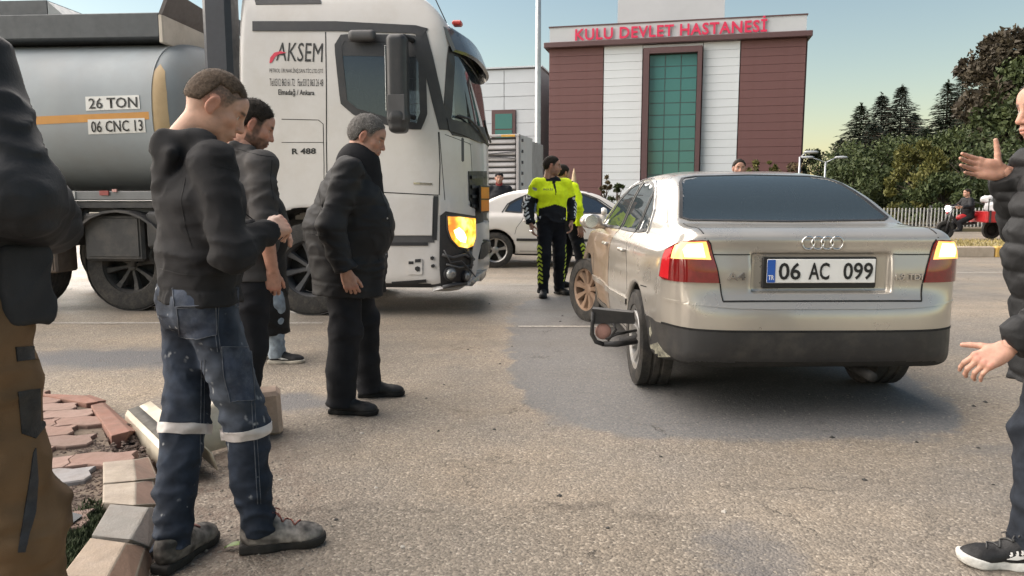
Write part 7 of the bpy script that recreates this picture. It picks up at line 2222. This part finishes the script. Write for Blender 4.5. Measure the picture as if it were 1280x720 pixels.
# ---------------- traffic officers
def chev(u, v, pitch, half):
    """repeating arrow heads: u across (-1..1), v along"""
    return np.mod(v / pitch + np.abs(u) * half, 1.0) < .5
YEL = np.array([.62, .78, .01]); YEL = np.array([.74, .90, .02]); PBK = np.array([.011, .012, .016])
def officer(loc, yaw, H, label, head, twist=0, lean=(0, 0), feet=None, arms=None, split=1.165, seed=0, headoff=(0, 0, 0), knees=(.03, .03), h=.0065, full=False):
    p = Human(loc, yaw, H, label, "traffic officers in hi vis jackets", lean=lean, twist=twist, head=head, feet=feet, arms=arms, headoff=headoff, knees=knees, shw=.19)
    p.build(SK2, DKH, DKH, h, .0045, {'R': dict(back=(.0, -1, .1)), 'L': dict(back=(.2, 1, 0))}, headkw=dict(beard=.35, fade=(-.05, .02)))
    p.hair(DKH, .006, 900, .011, .001, 0, 9 + seed, t=.006, curly=.001)
    f = p.torso(.93, 1.04, 1.10, .0, 1.0, rip=.010); p.sleeves(f, (.070, .061, .052), .97, (8, .011))
    f.post.append(folds(.013, 3.5, 8, 41.0 + seed)); f.post.append(folds(.004, 9, 16, 43.0 + seed))
    for sg in (-1, 1): f.cone(p.neck + p.lat * sg * .058 + np.array([0, 0, .015]), p.neck - p.fwd * .05 + np.array([0, 0, .03]), .028, .028, .02)
    def col(V):
        C = np.tile(YEL, (len(V), 1)); d = V - p.neck
        lx = V @ p.lat - p.neck @ p.lat; fx = d @ p.fwd
        C *= (1 + .08 * vnoise(V[:,0] * 14, V[:,1] * 14, V[:,2] * 14))[:,None]
        tors = np.abs(lx) < .185
        blk = tors & (V[:,2] < split - .05 * np.clip(np.abs(lx) / .17, 0, 1) * (fx > -.2)) if not full else tors & (V[:,2] < .97)
        C[blk] = PBK
        C[(d[:,2] > -.025) & (np.abs(lx) < .10)] = PBK
        C[(np.abs(lx) < .006 + .02 * np.clip((d[:,2] + .18) / .2, 0, 1)) & (fx > .03) & (d[:,2] > -.20)] = PBK
        for k in 'LR':
            e, w = np.array(p.arms[k][0]), np.array(p.arms[k][1]); s0 = p.sh[k]
            out = unit(p.lat * (1 if k == 'L' else -1) + p.fwd * .55)
            for a, b, low in ((s0, e, 0), (e, w, 1)):
                ab = b - a; L = np.linalg.norm(ab); ax = ab / L; t = (V - a) @ ax; r = V - a - t[:,None] * ax; rn = np.linalg.norm(r, axis=1)
                m = (rn < .105) & (t > -.01) & (t < L + .05) & ~tors
                if low or True:
                    z0 = .15 if not full else .60
                    dist = t + (L if False else 0) + (np.linalg.norm(e - s0) if low else 0)
                    lowm = m & (dist > (z0 + .02)); C[lowm & (dist > .17 if not full else lowm)] = PBK
                    side = np.cross(ax, out); u = (r @ side) / .042; fr = (r @ out) > .01
                    cm = m & fr & (np.abs(u) < 1) & (dist > (.17 if not full else .9)) & (dist < .5) & chev(u, dist, .052, .55)
                    C[cm] = (.72, .74, .76)
        bd = ((V - (p.sh['R'] * .75 + np.array(p.arms['R'][0]) * .25)) ** 2).sum(1) ** .5; C[(np.abs(bd - .062) < .009)] = (.25, .27, .30)
        return C
    jk = p.cloth("hi_vis_jacket", f, .0095, col, MHIVIS)
    b = p.bvh()
    if not full:
        try:
            fx = p.fwd; c0 = p.chest
            me = text_mesh("POL\u0130S", 1.0, bold=.02, res=2); xs = [v.co.x for v in me.vertices]; ys = [v.co.y for v in me.vertices]
            for v in me.vertices:
                u = (v.co.x - min(xs)) / (max(xs) - min(xs)) - .5; w = (v.co.y - min(ys)) / (max(ys) - min(ys))
                g = c0 - p.lat * 0 - p.lat * (-.085) * 0 + p.lat * (u * .11 * 1 - .085) + np.array([0, 0, .045 + w * .03])
                r = b.ray_cast(Vector(g + fx * .5), Vector(-fx)); v.co = (r[0] + r[1] * .003) if r[0] else Vector(g + fx * .15)
            link("lettering", me, M("print_grey", (.16, .19, .10), .6), jk)
        except Exception as ex: pass
    g = p.legs((.100, .084, .072, .064), (7, .009)); g.post.append(folds(.008, 5, 12, 45.0 + seed)); g.post.append(folds(.003, 12, 22, 3))
    def tcol(V):
        C = np.tile(PBK, (len(V), 1)) * (1 + .2 * vnoise(V[:,0] * 8, V[:,1] * 8, V[:,2] * 8))[:,None]
        for k, sg in (('L', 1), ('R', -1)):
            kn, an, hj = p.knee[k], p.ank[k], p.hipj[k]
            t = np.clip((V[:,2] - an[2]) / (hj[2] - an[2]), 0, 1); c = np.where((V[:,2] > kn[2])[:,None], kn + (hj - kn) * np.clip((V[:,2] - kn[2]) / (hj[2] - kn[2]), 0, 1)[:,None], an + (kn - an) * np.clip((V[:,2] - an[2]) / (kn[2] - an[2]), 0, 1)[:,None])
            r = V - c; out = unit(np.array([.45, sg * 1.0, 0])); side = np.array([-out[1], out[0], 0])
            u = (r @ side) / .042; m = (np.abs(u) < 1) & ((r @ out) > .02) & (np.linalg.norm(r[:,:2], axis=1) < .13) & (V[:,2] > .17) & (V[:,2] < .66)
            C[m & chev(u, -V[:,2], .055, -.5)] = (.55, .66, .08)
        return C
    p.cloth("trousers", g, .0085, tcol, MCLOTH)
    bl = Field(); bl.cone(p.waist + np.array([0, 0, -.115]), p.waist + np.array([0, 0, -.075]), (.192, .142), (.192, .142), 0, p.lat, (1, 1)); bl.post.append(folds(.004, 6, 10, 2))
    def bcol(V):
        a = np.arctan2(V[:,1] - p.waist[1], V[:,0] - p.waist[0]); return np.where((np.mod(a * 2.4 + V[:,2] * 9, 1) < .45)[:,None], np.array([.50, .52, .54]), np.array([.02, .02, .025]))
    p.cloth("belt", bl, .008, bcol, MCLOTH)
    for k in 'RL': p.shoe(k, (.012, .012, .013), (.013, .013, .013), .29, .008, .16)
    return p
off1 = officer((.50, 9.50, 0), R(-76), 1.755, "traffic officer facing the camera with head turned right, black lower jacket with white chevrons", (R(68), R(4), 0), R(2),
        feet={'R': (.10, -.13, R(-18)), 'L': (-.12, .15, R(22))}, arms={'R': ((-.03, -.30, 1.15), (.06, -.285, .92)), 'L': ((-.06, .29, 1.16), (.06, .25, .94))})
MB().box((.13, -.30, .83), (.10, .02, .025), bev=.005).build("pen_torch", MCHR, off1.root)
off2 = officer((.81, 10.25, 0), R(12), 1.70, "second traffic officer mostly hidden behind the first, yellow sleeve and chevron trouser leg showing", (R(20), R(10), 0), 0, (-.02, 0),
        feet={'R': (.17, -.12, R(-10)), 'L': (-.12, .12, R(10))}, arms={'R': ((.02, -.29, 1.15), (.05, -.28, .90)), 'L': ((0, .28, 1.15), (.1, .24, .93))}, seed=7, full=True, headoff=(-.13, .0, -.02))

# ---------------- gesturing man at the right edge
def gesturing_man():
    p = Human((1.925, 2.55, 0), R(176), 1.67, "man in quilted black jacket at the right edge gesturing with both hands", None,
              lean=(.03, 0), twist=R(0), head=(R(6), R(8), 0), headoff=(.06, 0, -.015),
              feet={'L': (.175, .17, R(-4)), 'R': (-.24, -.14, R(-10))}, knees=(.05, .03),
              arms={'L': ((.09, .29, 1.06), (.33, .235, .810)), 'R': ((.00, -.30, 1.20), (.135, -.22, 1.405))}, shw=.195)
    hands = {'L': dict(dir=(.85, .02, -.50), back=(.42, .62, .62), curl=[(.40, .62, .40), (.52, .75, .45), (.58, .75, .45), (.48, .6, .4)], spread=.05, thumb=(.35, .05, .12), h=.0021),
             'R': dict(dir=(.96, .05, .20), back=(.10, -.97, -.15), curl=[(.10, .12, .08), (.16, .2, .12), (.14, .18, .12), (.10, .15, .1)], spread=.035, thumb=(.72, .10, .06), h=.0021)}
    gh = (.06, .055, .05)
    p.build((.40, .225, .165), gh, (.05, .04, .035), .0036, .0022, hands, headkw=dict(age=.6, beard=.15, fade=(-.03, .03)))
    p.hair(gh, .004, 3000, .011, .0008, .2, 14, t=.006, top=.002, curly=.0015)
    f = p.torso(.64, 1.12, 1.12, .03, 1.0, .0, rip=0.0, quilt=None); p.sleeves(f, (.086, .078, .060), .96, None, (.085, .014, .0))
    f.post.append(lambda x, y, z: np.where((np.abs(y) < .235), -.016 * (np.sqrt(np.abs(np.sin(math.pi * (z + .008 * vnoise(x * 6, y * 6, z * 6)) / .095))) - .7), 0))
    f.post.append(folds(.006, 8, 16, 51.0)); f.post.append(folds(.003, 18, 30, 53.0))
    for sg in (-1, 1): f.cone(p.neck + p.lat * sg * .06 + np.array([0, 0, .02]), p.neck - p.fwd * .05 + np.array([0, 0, .035]), .034, .034, .02); f.cone(p.neck + p.lat * sg * .062 + np.array([0, 0, .02]), p.neck + p.fwd * .075 - np.array([0, 0, .03]), .032, .028, .02)
    for k in 'LR':
        e, w = np.array(p.arms[k][0]), np.array(p.arms[k][1]); ax = unit(w - e); f.cone(w - ax * .05, w - ax * .006, .056, .054, .006, None, (1, 1))
    p.cloth("quilted_jacket", f, .0072, var_col((.014, .0145, .0155), .3, 6), MNYLON)
    g = p.legs((.098, .082, .068, .062), (9, .009)); g.post.append(folds(.008, 5, 13, 55.0)); g.post.append(folds(.003, 14, 26, 3))
    p.cloth("jeans", g, .008, var_col((.018, .022, .030), .35, 10), MDENIM)
    mb = MB(); q = p.pel + np.array([.165, .06, 0])
    mb.tube([(q[0], q[1], .66), (q[0] + .004, q[1] + .002, .60)], .004, 6).build("zip_pull", MBLK, p.root)
    def tcol(V):
        C = np.tile(np.array([.012, .012, .013]), (len(V), 1)); m = (V[:,0] < .02) & (V[:,2] > .05) & (V[:,2] < .085) & (V[:,1] > -.2) & (V[:,0] > -.01); C[m] = (.30, .30, .32); return C
    o = p.shoe('L', None, (.60, .59, .56), .30, .0045, .105, 1.05, .036, tcol, (.05, .05, .05), tilt=0.0, rocker=.014); pV, pQ, pR, pb = p.lastshoe
    b = bvh_of(pV @ pR.T + pb, pQ); m3 = lambda a, z: tuple(pR @ np.array([a, .06, z]) + pb)
    patch("tick_mark", [(.085, .046), (.055, .046), (.03, .054), (-.03, .085), (-.055, .098), (-.02, .092), (.025, .068), (.045, .062), (.055, .066), (.062, .062)], m3, b, MSTRIPE, o, .008, .0022, .002)
    mb = MB()
    for i in range(3): ribbon("x", [(.075 - i * .018, .080 + i * .004), (.072 - i * .018, .066 + i * .004), (.078 - i * .018, .062 + i * .004)], m3, b, .006, None, None, .003, None, False, .004, .001, mb)
    mb.build("lace_loops", MSTRIPE, o)
    p.shoe('R', (.012, .012, .013), (.60, .59, .56), .30, .006, .105, 1.05, .036)
gesturing_man()

# ---------------- big man at the left edge with folded arms and tan work trousers
def left_man():
    p = Human((-1.275, 1.60, 0), R(72), 1.86, "man at the left edge in dark padded jacket and tan work trousers, arms folded", None,
              lean=(.0, 0), head=(R(35), R(15), 0), headoff=(-.05, .02, 0), feet={'R': (.03, -.12, R(-12)), 'L': (-.03, .14, R(10))}, knees=(.04, .03),
              arms={'R': ((-.01, -.285, 1.175), (.20, -.115, 1.12)), 'L': ((.05, .285, 1.17), (.20, .03, 1.16))}, shw=.175)
    p.build(SK2, DKH, DKH, .007, .004, {'R': dict(dir=(.2, 1, .0), back=(1, 0, .3)), 'L': dict(dir=(.1, -1, .1), back=(1, 0, .2))})
    p.hair(DKH, .006, t=.008)
    f = p.torso(1.085, 1.10, 1.06, .03, 1.03, rip=.010); p.sleeves(f, (.080, .074, .064), 1.0, (9, .010))
    for sg in (-1, 1): f.cone(p.neck + p.lat * sg * .06 + np.array([0, 0, .02]), p.neck - p.fwd * .05 + np.array([0, 0, .035]), .034, .034, .02); f.cone(p.neck + p.lat * sg * .065 + np.array([0, 0, .02]), p.neck + p.fwd * .11 - np.array([0, 0, .02]), .030, .022, .02)
    f.post.append(folds(.007, 4.0, 9, 61.0)); f.post.append(folds(.007, 9, 18, 63.0)); f.post.append(lambda x, y, z: .005 * np.exp(-((z - 1.13) / .007) ** 2))
    p.cloth("padded_jacket", f, .0085, var_col((.021, .022, .025), .2, 5), MNYLON)
    pm, bv = p.pix()
    patch("reflective_badge", [(44, 128), (56, 126), (64, 150), (66, 164), (58, 168), (50, 148)], pm, bv, M("pale_badge", (.42, .42, .44), .5, var=.4, vs=40), p.root, 4, .006, .004)
    g = p.legs((.122, .108, .096, .086), (6, .010), seat=1.16); g.post.append(folds(.013, 4, 9, 65.0)); g.post.append(folds(.008, 10, 20, 66.0))
    def tan(V):
        c = np.array([.135, .083, .045])[None,:] * (1 + .18 * vnoise(V[:,0] * 6, V[:,1] * 6, V[:,2] * 6) + .2 * vnoise(V[:,0] * 30, V[:,1] * 30, V[:,2] * 24))[:,None]
        d = np.clip((vnoise(V[:,0] * 5 + 9, V[:,1] * 5, V[:,2] * 4) - .1) * 1.5, 0, .8)[:,None]
        return c * (1 - d) + np.array([.045, .03, .018]) * d
    p.cloth("work_trousers", g, .0085, tan, MCLOTH)
    pm, bv = p.pix(); MPB = M("black_canvas", (.014, .014, .015), .85, var=.3, vs=14, bump=.5, bs=240, dirt=(.07, .06, .05), ds=9, damt=.5)
    MPT = M("grey_canvas", (.035, .035, .038), .85, var=.3, vs=14, bump=.5, bs=240)
    def pp(nm, pts, m=MPB, off=.003): return patch(nm, pts, pm, bv, m, p.root, 5, min(off, .003), .004)
    pp("pocket_flap", [(19, 434), (46, 432), (48, 449), (21, 452)]); pp("knee_pocket", [(22, 490), (60, 484), (61, 500), (56, 532), (44, 548), (27, 542)])
    pp("knee_panel", [(38, 590), (41, 566), (44, 560), (47, 600), (44, 640), (37, 665), (31, 690), (22, 690), (30, 640)], MPT, .006)
    f = Field(); c = np.array(pm(34, 372)); 
    hb = Field(); q = np.array(p.pel) + np.array([.06, -.20, .05]); hb.box(q, (.055, .028, .085), .02, 0); hb.post.append(folds(.008, 8, 10, 3)); p.cloth("holster_pocket", hb, .008, (.030, .031, .034), MCLOTH)
    hb = Field(); q = np.array(p.pel) + np.array([.135, -.05, -.02]); hb.ell(q, (.020, .03, .038), 0); hb.post.append(folds(.010, 9, 9, 5)); p.cloth("tool_pouch", hb, .008, var_col((.05, .032, .02), .3, 18), MCLOTH)
    for k in 'RL': p.shoe(k, (.03, .025, .02), (.02, .02, .02), .31, .008)
left_man()

# ---------------- people further off
def far_person(loc, yaw, H, label, jacket, trouser, cap=None, hair=DKH, feet=None, knees=(.03, .03), arms=None, hz=.95, lean=(0, 0), beard=.4, headkw=None, group=None, neckc=None):
    p = Human(loc, yaw, H, label, group, feet=feet, knees=knees, hz=hz, lean=lean, arms=arms or {'R': ((-.02, -.28, 1.14), (.04, -.27, .90)), 'L': ((-.02, .28, 1.14), (.04, .27, .90))})
    p.build(SK2, hair, DKH, .009, .007, {'R': dict(back=(0, -1, 0)), 'L': dict(back=(0, 1, 0))}, headkw=dict(beard=beard, **(headkw or {})))
    if cap is None: p.hair(hair, .008, t=.009)
    else:
        f = Field(); f.ell((-.012, 0, .045), (.108, .088, .078), 0); f.cut((0, 0, -1), (0, 0, .03), .006)
        v, q = f.mesh(.008); link("cap", np_mesh("cap", v @ p.hrot.T + p.headp, q, True, np.tile(np.array(cap), (len(v), 1))), MCLOTH, p.root)
    f = p.torso(hz - .07, 1.12, 1.12, .02, rip=.010); p.sleeves(f, (.078, .07, .06), .97, (8, .011)); f.post.append(folds(.012, 3.5, 8, loc[0] * 7)); p.cloth("jacket", f, .014, var_col(jacket, .2, 6), MNYLON)
    if neckc is not None:
        f = Field(); f.cone(p.neck + np.array([0, 0, -.01]), p.neck + np.array([.02, 0, .075]), .075, .07, 0); v = p.cloth("scarf", f, .012, var_col(neckc, .5, 30), MCLOTH)
    g = p.legs((.098, .084, .074, .066), (8, .009)); p.cloth("trousers", g, .014, var_col(trouser, .2, 6), MCLOTH)
    for k in 'RL': p.shoe(k, (.02, .02, .02), (.03, .03, .03), .28, .012)
    return p
q = P(624, 240, 15.6)
far_person((q.x, 15.6, 0), R(-88), 1.76, "man in black cap and dark coat behind the white saloon's roof", (.014, .015, .018), (.012, .012, .014), cap=(.010, .010, .012), neckc=(.16, .03, .03))
q = P(923, 220, 10.2)
far_person((q.x, 10.2, 0), R(-95), 1.75, "dark haired person whose head just shows above the silver car's roof", (.02, .02, .025), (.015, .015, .018))

# ---------------- cargo tricycle with its rider beyond the verge
tri = empty("cargo_tricycle", (14.1, 22.3, 0), R(182), "red motor tricycle with pale sacks on its cargo bed, lamp lit, behind the verge", "tricycle")
MRED = M("tricycle_red", (.42, .016, .020), .4, var=.15, vs=3, dirt=(.12, .03, .03), ds=5, damt=.4)
MSACK = M("sack_pale", (.42, .42, .43), .8, var=.2, vs=6, bump=.5, bs=30)
# local x forward
mb = MB(); mb.box((-.45, 0, .56), (1.45, 1.05, .06)); mb.build("cargo_floor", MRED, tri)
for y in (-.52, .52): MB().box((-.45, y, .70), (1.45, .035, .30), bev=.01).build("side_board", MRED, tri)
for x in (-1.17, .27): MB().box((x, 0, .70), (.035, 1.0, .30), bev=.01).build("end_board", MRED, tri)
for x in (-1.0, -.55, -.1, .2): MB().box((x, .545, .70), (.05, .025, .34)).build("rib", MIRON, tri)
for y in (-.55, .55):
    for x in (-1.17, .27): MB().tube([(x, y, .85), (x, y, 1.22)], .018, 6).build("stake", MIRON, tri)
    MB().tube([(-1.17, y, 1.22), (-.4, y, 1.02), (.27, y, 1.2)], .016, 6).build("stake_rail", MIRON, tri, True)
for i, (x, y, z, rx, rz) in enumerate([(-.85, .25, .98, .30, .20), (-.25, .28, .97, .30, .19), (-.55, -.2, 1.0, .32, .22), (-.9, -.25, 1.18, .25, .15), (-.2, .0, 1.19, .27, .14), (-.55, .2, 1.24, .26, .12)]):
    f = Field(); f.box((0, 0, 0), (rx, .24, rz * .8), .09, 0); f.post.append(folds(.03, 4, 5, i * 3.0)); v, qd = f.mesh(.03)
    o = link("sack", np_mesh("sack", v, qd), MSACK); o.matrix_world = Matrix.Translation((14.1, 22.3, 0)) @ Matrix.Rotation(R(182), 4, 'Z') @ Matrix.Translation((x, y, z))
    tag(o, ["pale sack low at the rear near side of the tricycle bed", "pale sack low at the front near side of the tricycle bed", "pale sack low in the middle far side of the tricycle bed", "pale sack piled on top at the tricycle bed's rear", "pale sack piled on top just behind the rider", "pale sack topmost in the middle of the tricycle's load"][i], "sack", "sacks on the tricycle")
MB().tube([(.25, 0, .5), (.8, 0, .45), (1.05, 0, .75), (1.0, 0, 1.0)], .04, 8).build("frame", MIRON, tri, True)
f = Field(); f.ell((.62, 0, .66), (.24, .12, .11), 0); f.ell((.40, 0, .74), (.22, .14, .07), .03); v, qd = f.mesh(.025); link("seat_and_tank", np_mesh("seat_and_tank", v, qd), MRED, tri)
MB().tube([(1.0, -.33, 1.02), (1.03, -.1, .98), (1.03, .1, .98), (1.0, .33, 1.02)], .016, 7).build("handlebar", MIRON, tri, True)
MB().tube([(1.03, .08, .98), (1.2, .08, .28)], .025, 7).build("fork", MIRON, tri, True); MB().tube([(1.03, -.08, .98), (1.2, -.08, .28)], .025, 7).build("fork", MIRON, tri, True)
for nm, x, y in (("wheel", 1.2, 0), ("wheel", -.55, .45), ("wheel", -.55, -.45)): axle_wheel(nm, .28, .10, -1, tri, (x, y, .28), MTRG, 6).rotation_euler.z = R(90)
MB().lathe([(.02, -.06), (.08, -.03), (.085, .02), (.001, .035)], (1.14, 0, .93), 'x', 16).build("headlight", emit_mat("small_headlight", (1, .97, .9), 9.0, (.9, .9, .9)), tri, True)
MB().lathe([(.02, -.02), (.05, 0), (.001, .02)], (1.15, 0, .80), 'x', 12).build("front_flag_lamp", M("lamp_red_small", (.5, .05, .06), .3), tri, True)
MB().box((-1.21, .40, .58), (.04, .16, .10), bev=.01).build("tail_lamp", emit_mat("small_tail_lamp", (1, .05, .06), 2.0, (.6, .02, .03)), tri)
MB().box((-1.21, -.40, .58), (.04, .16, .10), bev=.01).build("tail_lamp", bpy.data.materials["small_tail_lamp"], tri)
rd = far_person((13.62, 22.3, 0), R(182), 1.70, "rider in black sitting on the red cargo tricycle", (.012, .012, .014), (.013, .013, .015), hz=.74, lean=(.06, 0), feet={'R': (.35, -.17, 0, .25), 'L': (.35, .17, 0, .25)}, knees=(.16, .16),
    arms={'R': ((.16, -.30, 1.02), (.42, -.30, 1.00)), 'L': ((.16, .30, 1.02), (.42, .30, 1.00))}, beard=.2)

# ---------------- broken bumper skin lying against the kerb, pale block behind the legs
MBMP = M("broken_bumper_cream", (.50, .45, .36), .4, var=.08, dirt=(.22, .17, .12), ds=7, damt=.5, coat=.3)
MBMI = M("bumper_inner_dark", (.05, .046, .04), .8, var=.3, vs=10)
bmp = empty("broken_bumper", (0, 0, 0), 0, "cream piece of broken lorry bumper lying against the kerb behind the young man", "bumper")
def strip(name, rows, mat, th=.006):
    vs = []; fs = []; n = len(rows); m = len(rows[0])
    for r in rows: vs += [tuple(p) for p in r]
    for i in range(n - 1):
        for j in range(m - 1): fs.append((i*m+j, i*m+j+1, (i+1)*m+j+1, (i+1)*m+j))
    mb = MB(); mb.add(vs, fs); o = mb.build(name, mat, bmp, angle=40)
    md = o.modifiers.new("thickness", 'SOLIDIFY'); md.thickness = th; md.offset = 0
    return o
rows = []
for t in np.linspace(0, 1, 9):
    a = G(157 + 62 * t, 519 + 62 * t, .10 + .02 * math.sin(3 * t)); a2 = a + Vector((.07, .06, .035)); w = Vector((-.045, .05, 0))
    rows.append([a + Vector((-.005, -.012, -.085)), a + Vector((0, -.006, -.02)), a, a + w * .5 + Vector((.012, .02, .012)), a + Vector((.045, .05, .03)), a2 + Vector((.02, .03, .015)), a2 + Vector((.05, .04, -.02)), a2 + Vector((.07, .045, -.10))])
strip("bumper_beam", rows, MBMP)
rows2 = [[r[3] + Vector((0, 0, .006)), r[4] + Vector((0, .005, .004))] for r in rows]
strip("bumper_groove", rows2, MBMI, .003)
rows = []
for t in np.linspace(0, 1, 8):
    b0 = G(214 + 76 * t, 580 - 22 * t, .015); h_ = .19 + .06 * math.sin(2.5 * t)
    rows.append([b0 + Vector((0, .02, .0)), b0 + Vector((.0, .045, h_ * .4)), b0 + Vector((.02, .11, h_ * .8)), b0 + Vector((.05, .20, h_))])
strip("bumper_face", rows, MBMP)
q = G(338, 540)
blk = MB().box((0, 0, 0), (.16, .15, .24), bev=.02).build("concrete_block", M("pale_concrete", (.42, .31, .24), .85, var=.2, vs=12, dirt=(.25, .18, .14), ds=10, damt=.5, bump=.6, bs=60)); blk.location = (q.x - .02, q.y, .115); blk.rotation_euler = (.03, -.04, .3)
tag(blk, "small pale concrete block standing on the road behind the young man's knee", "block")
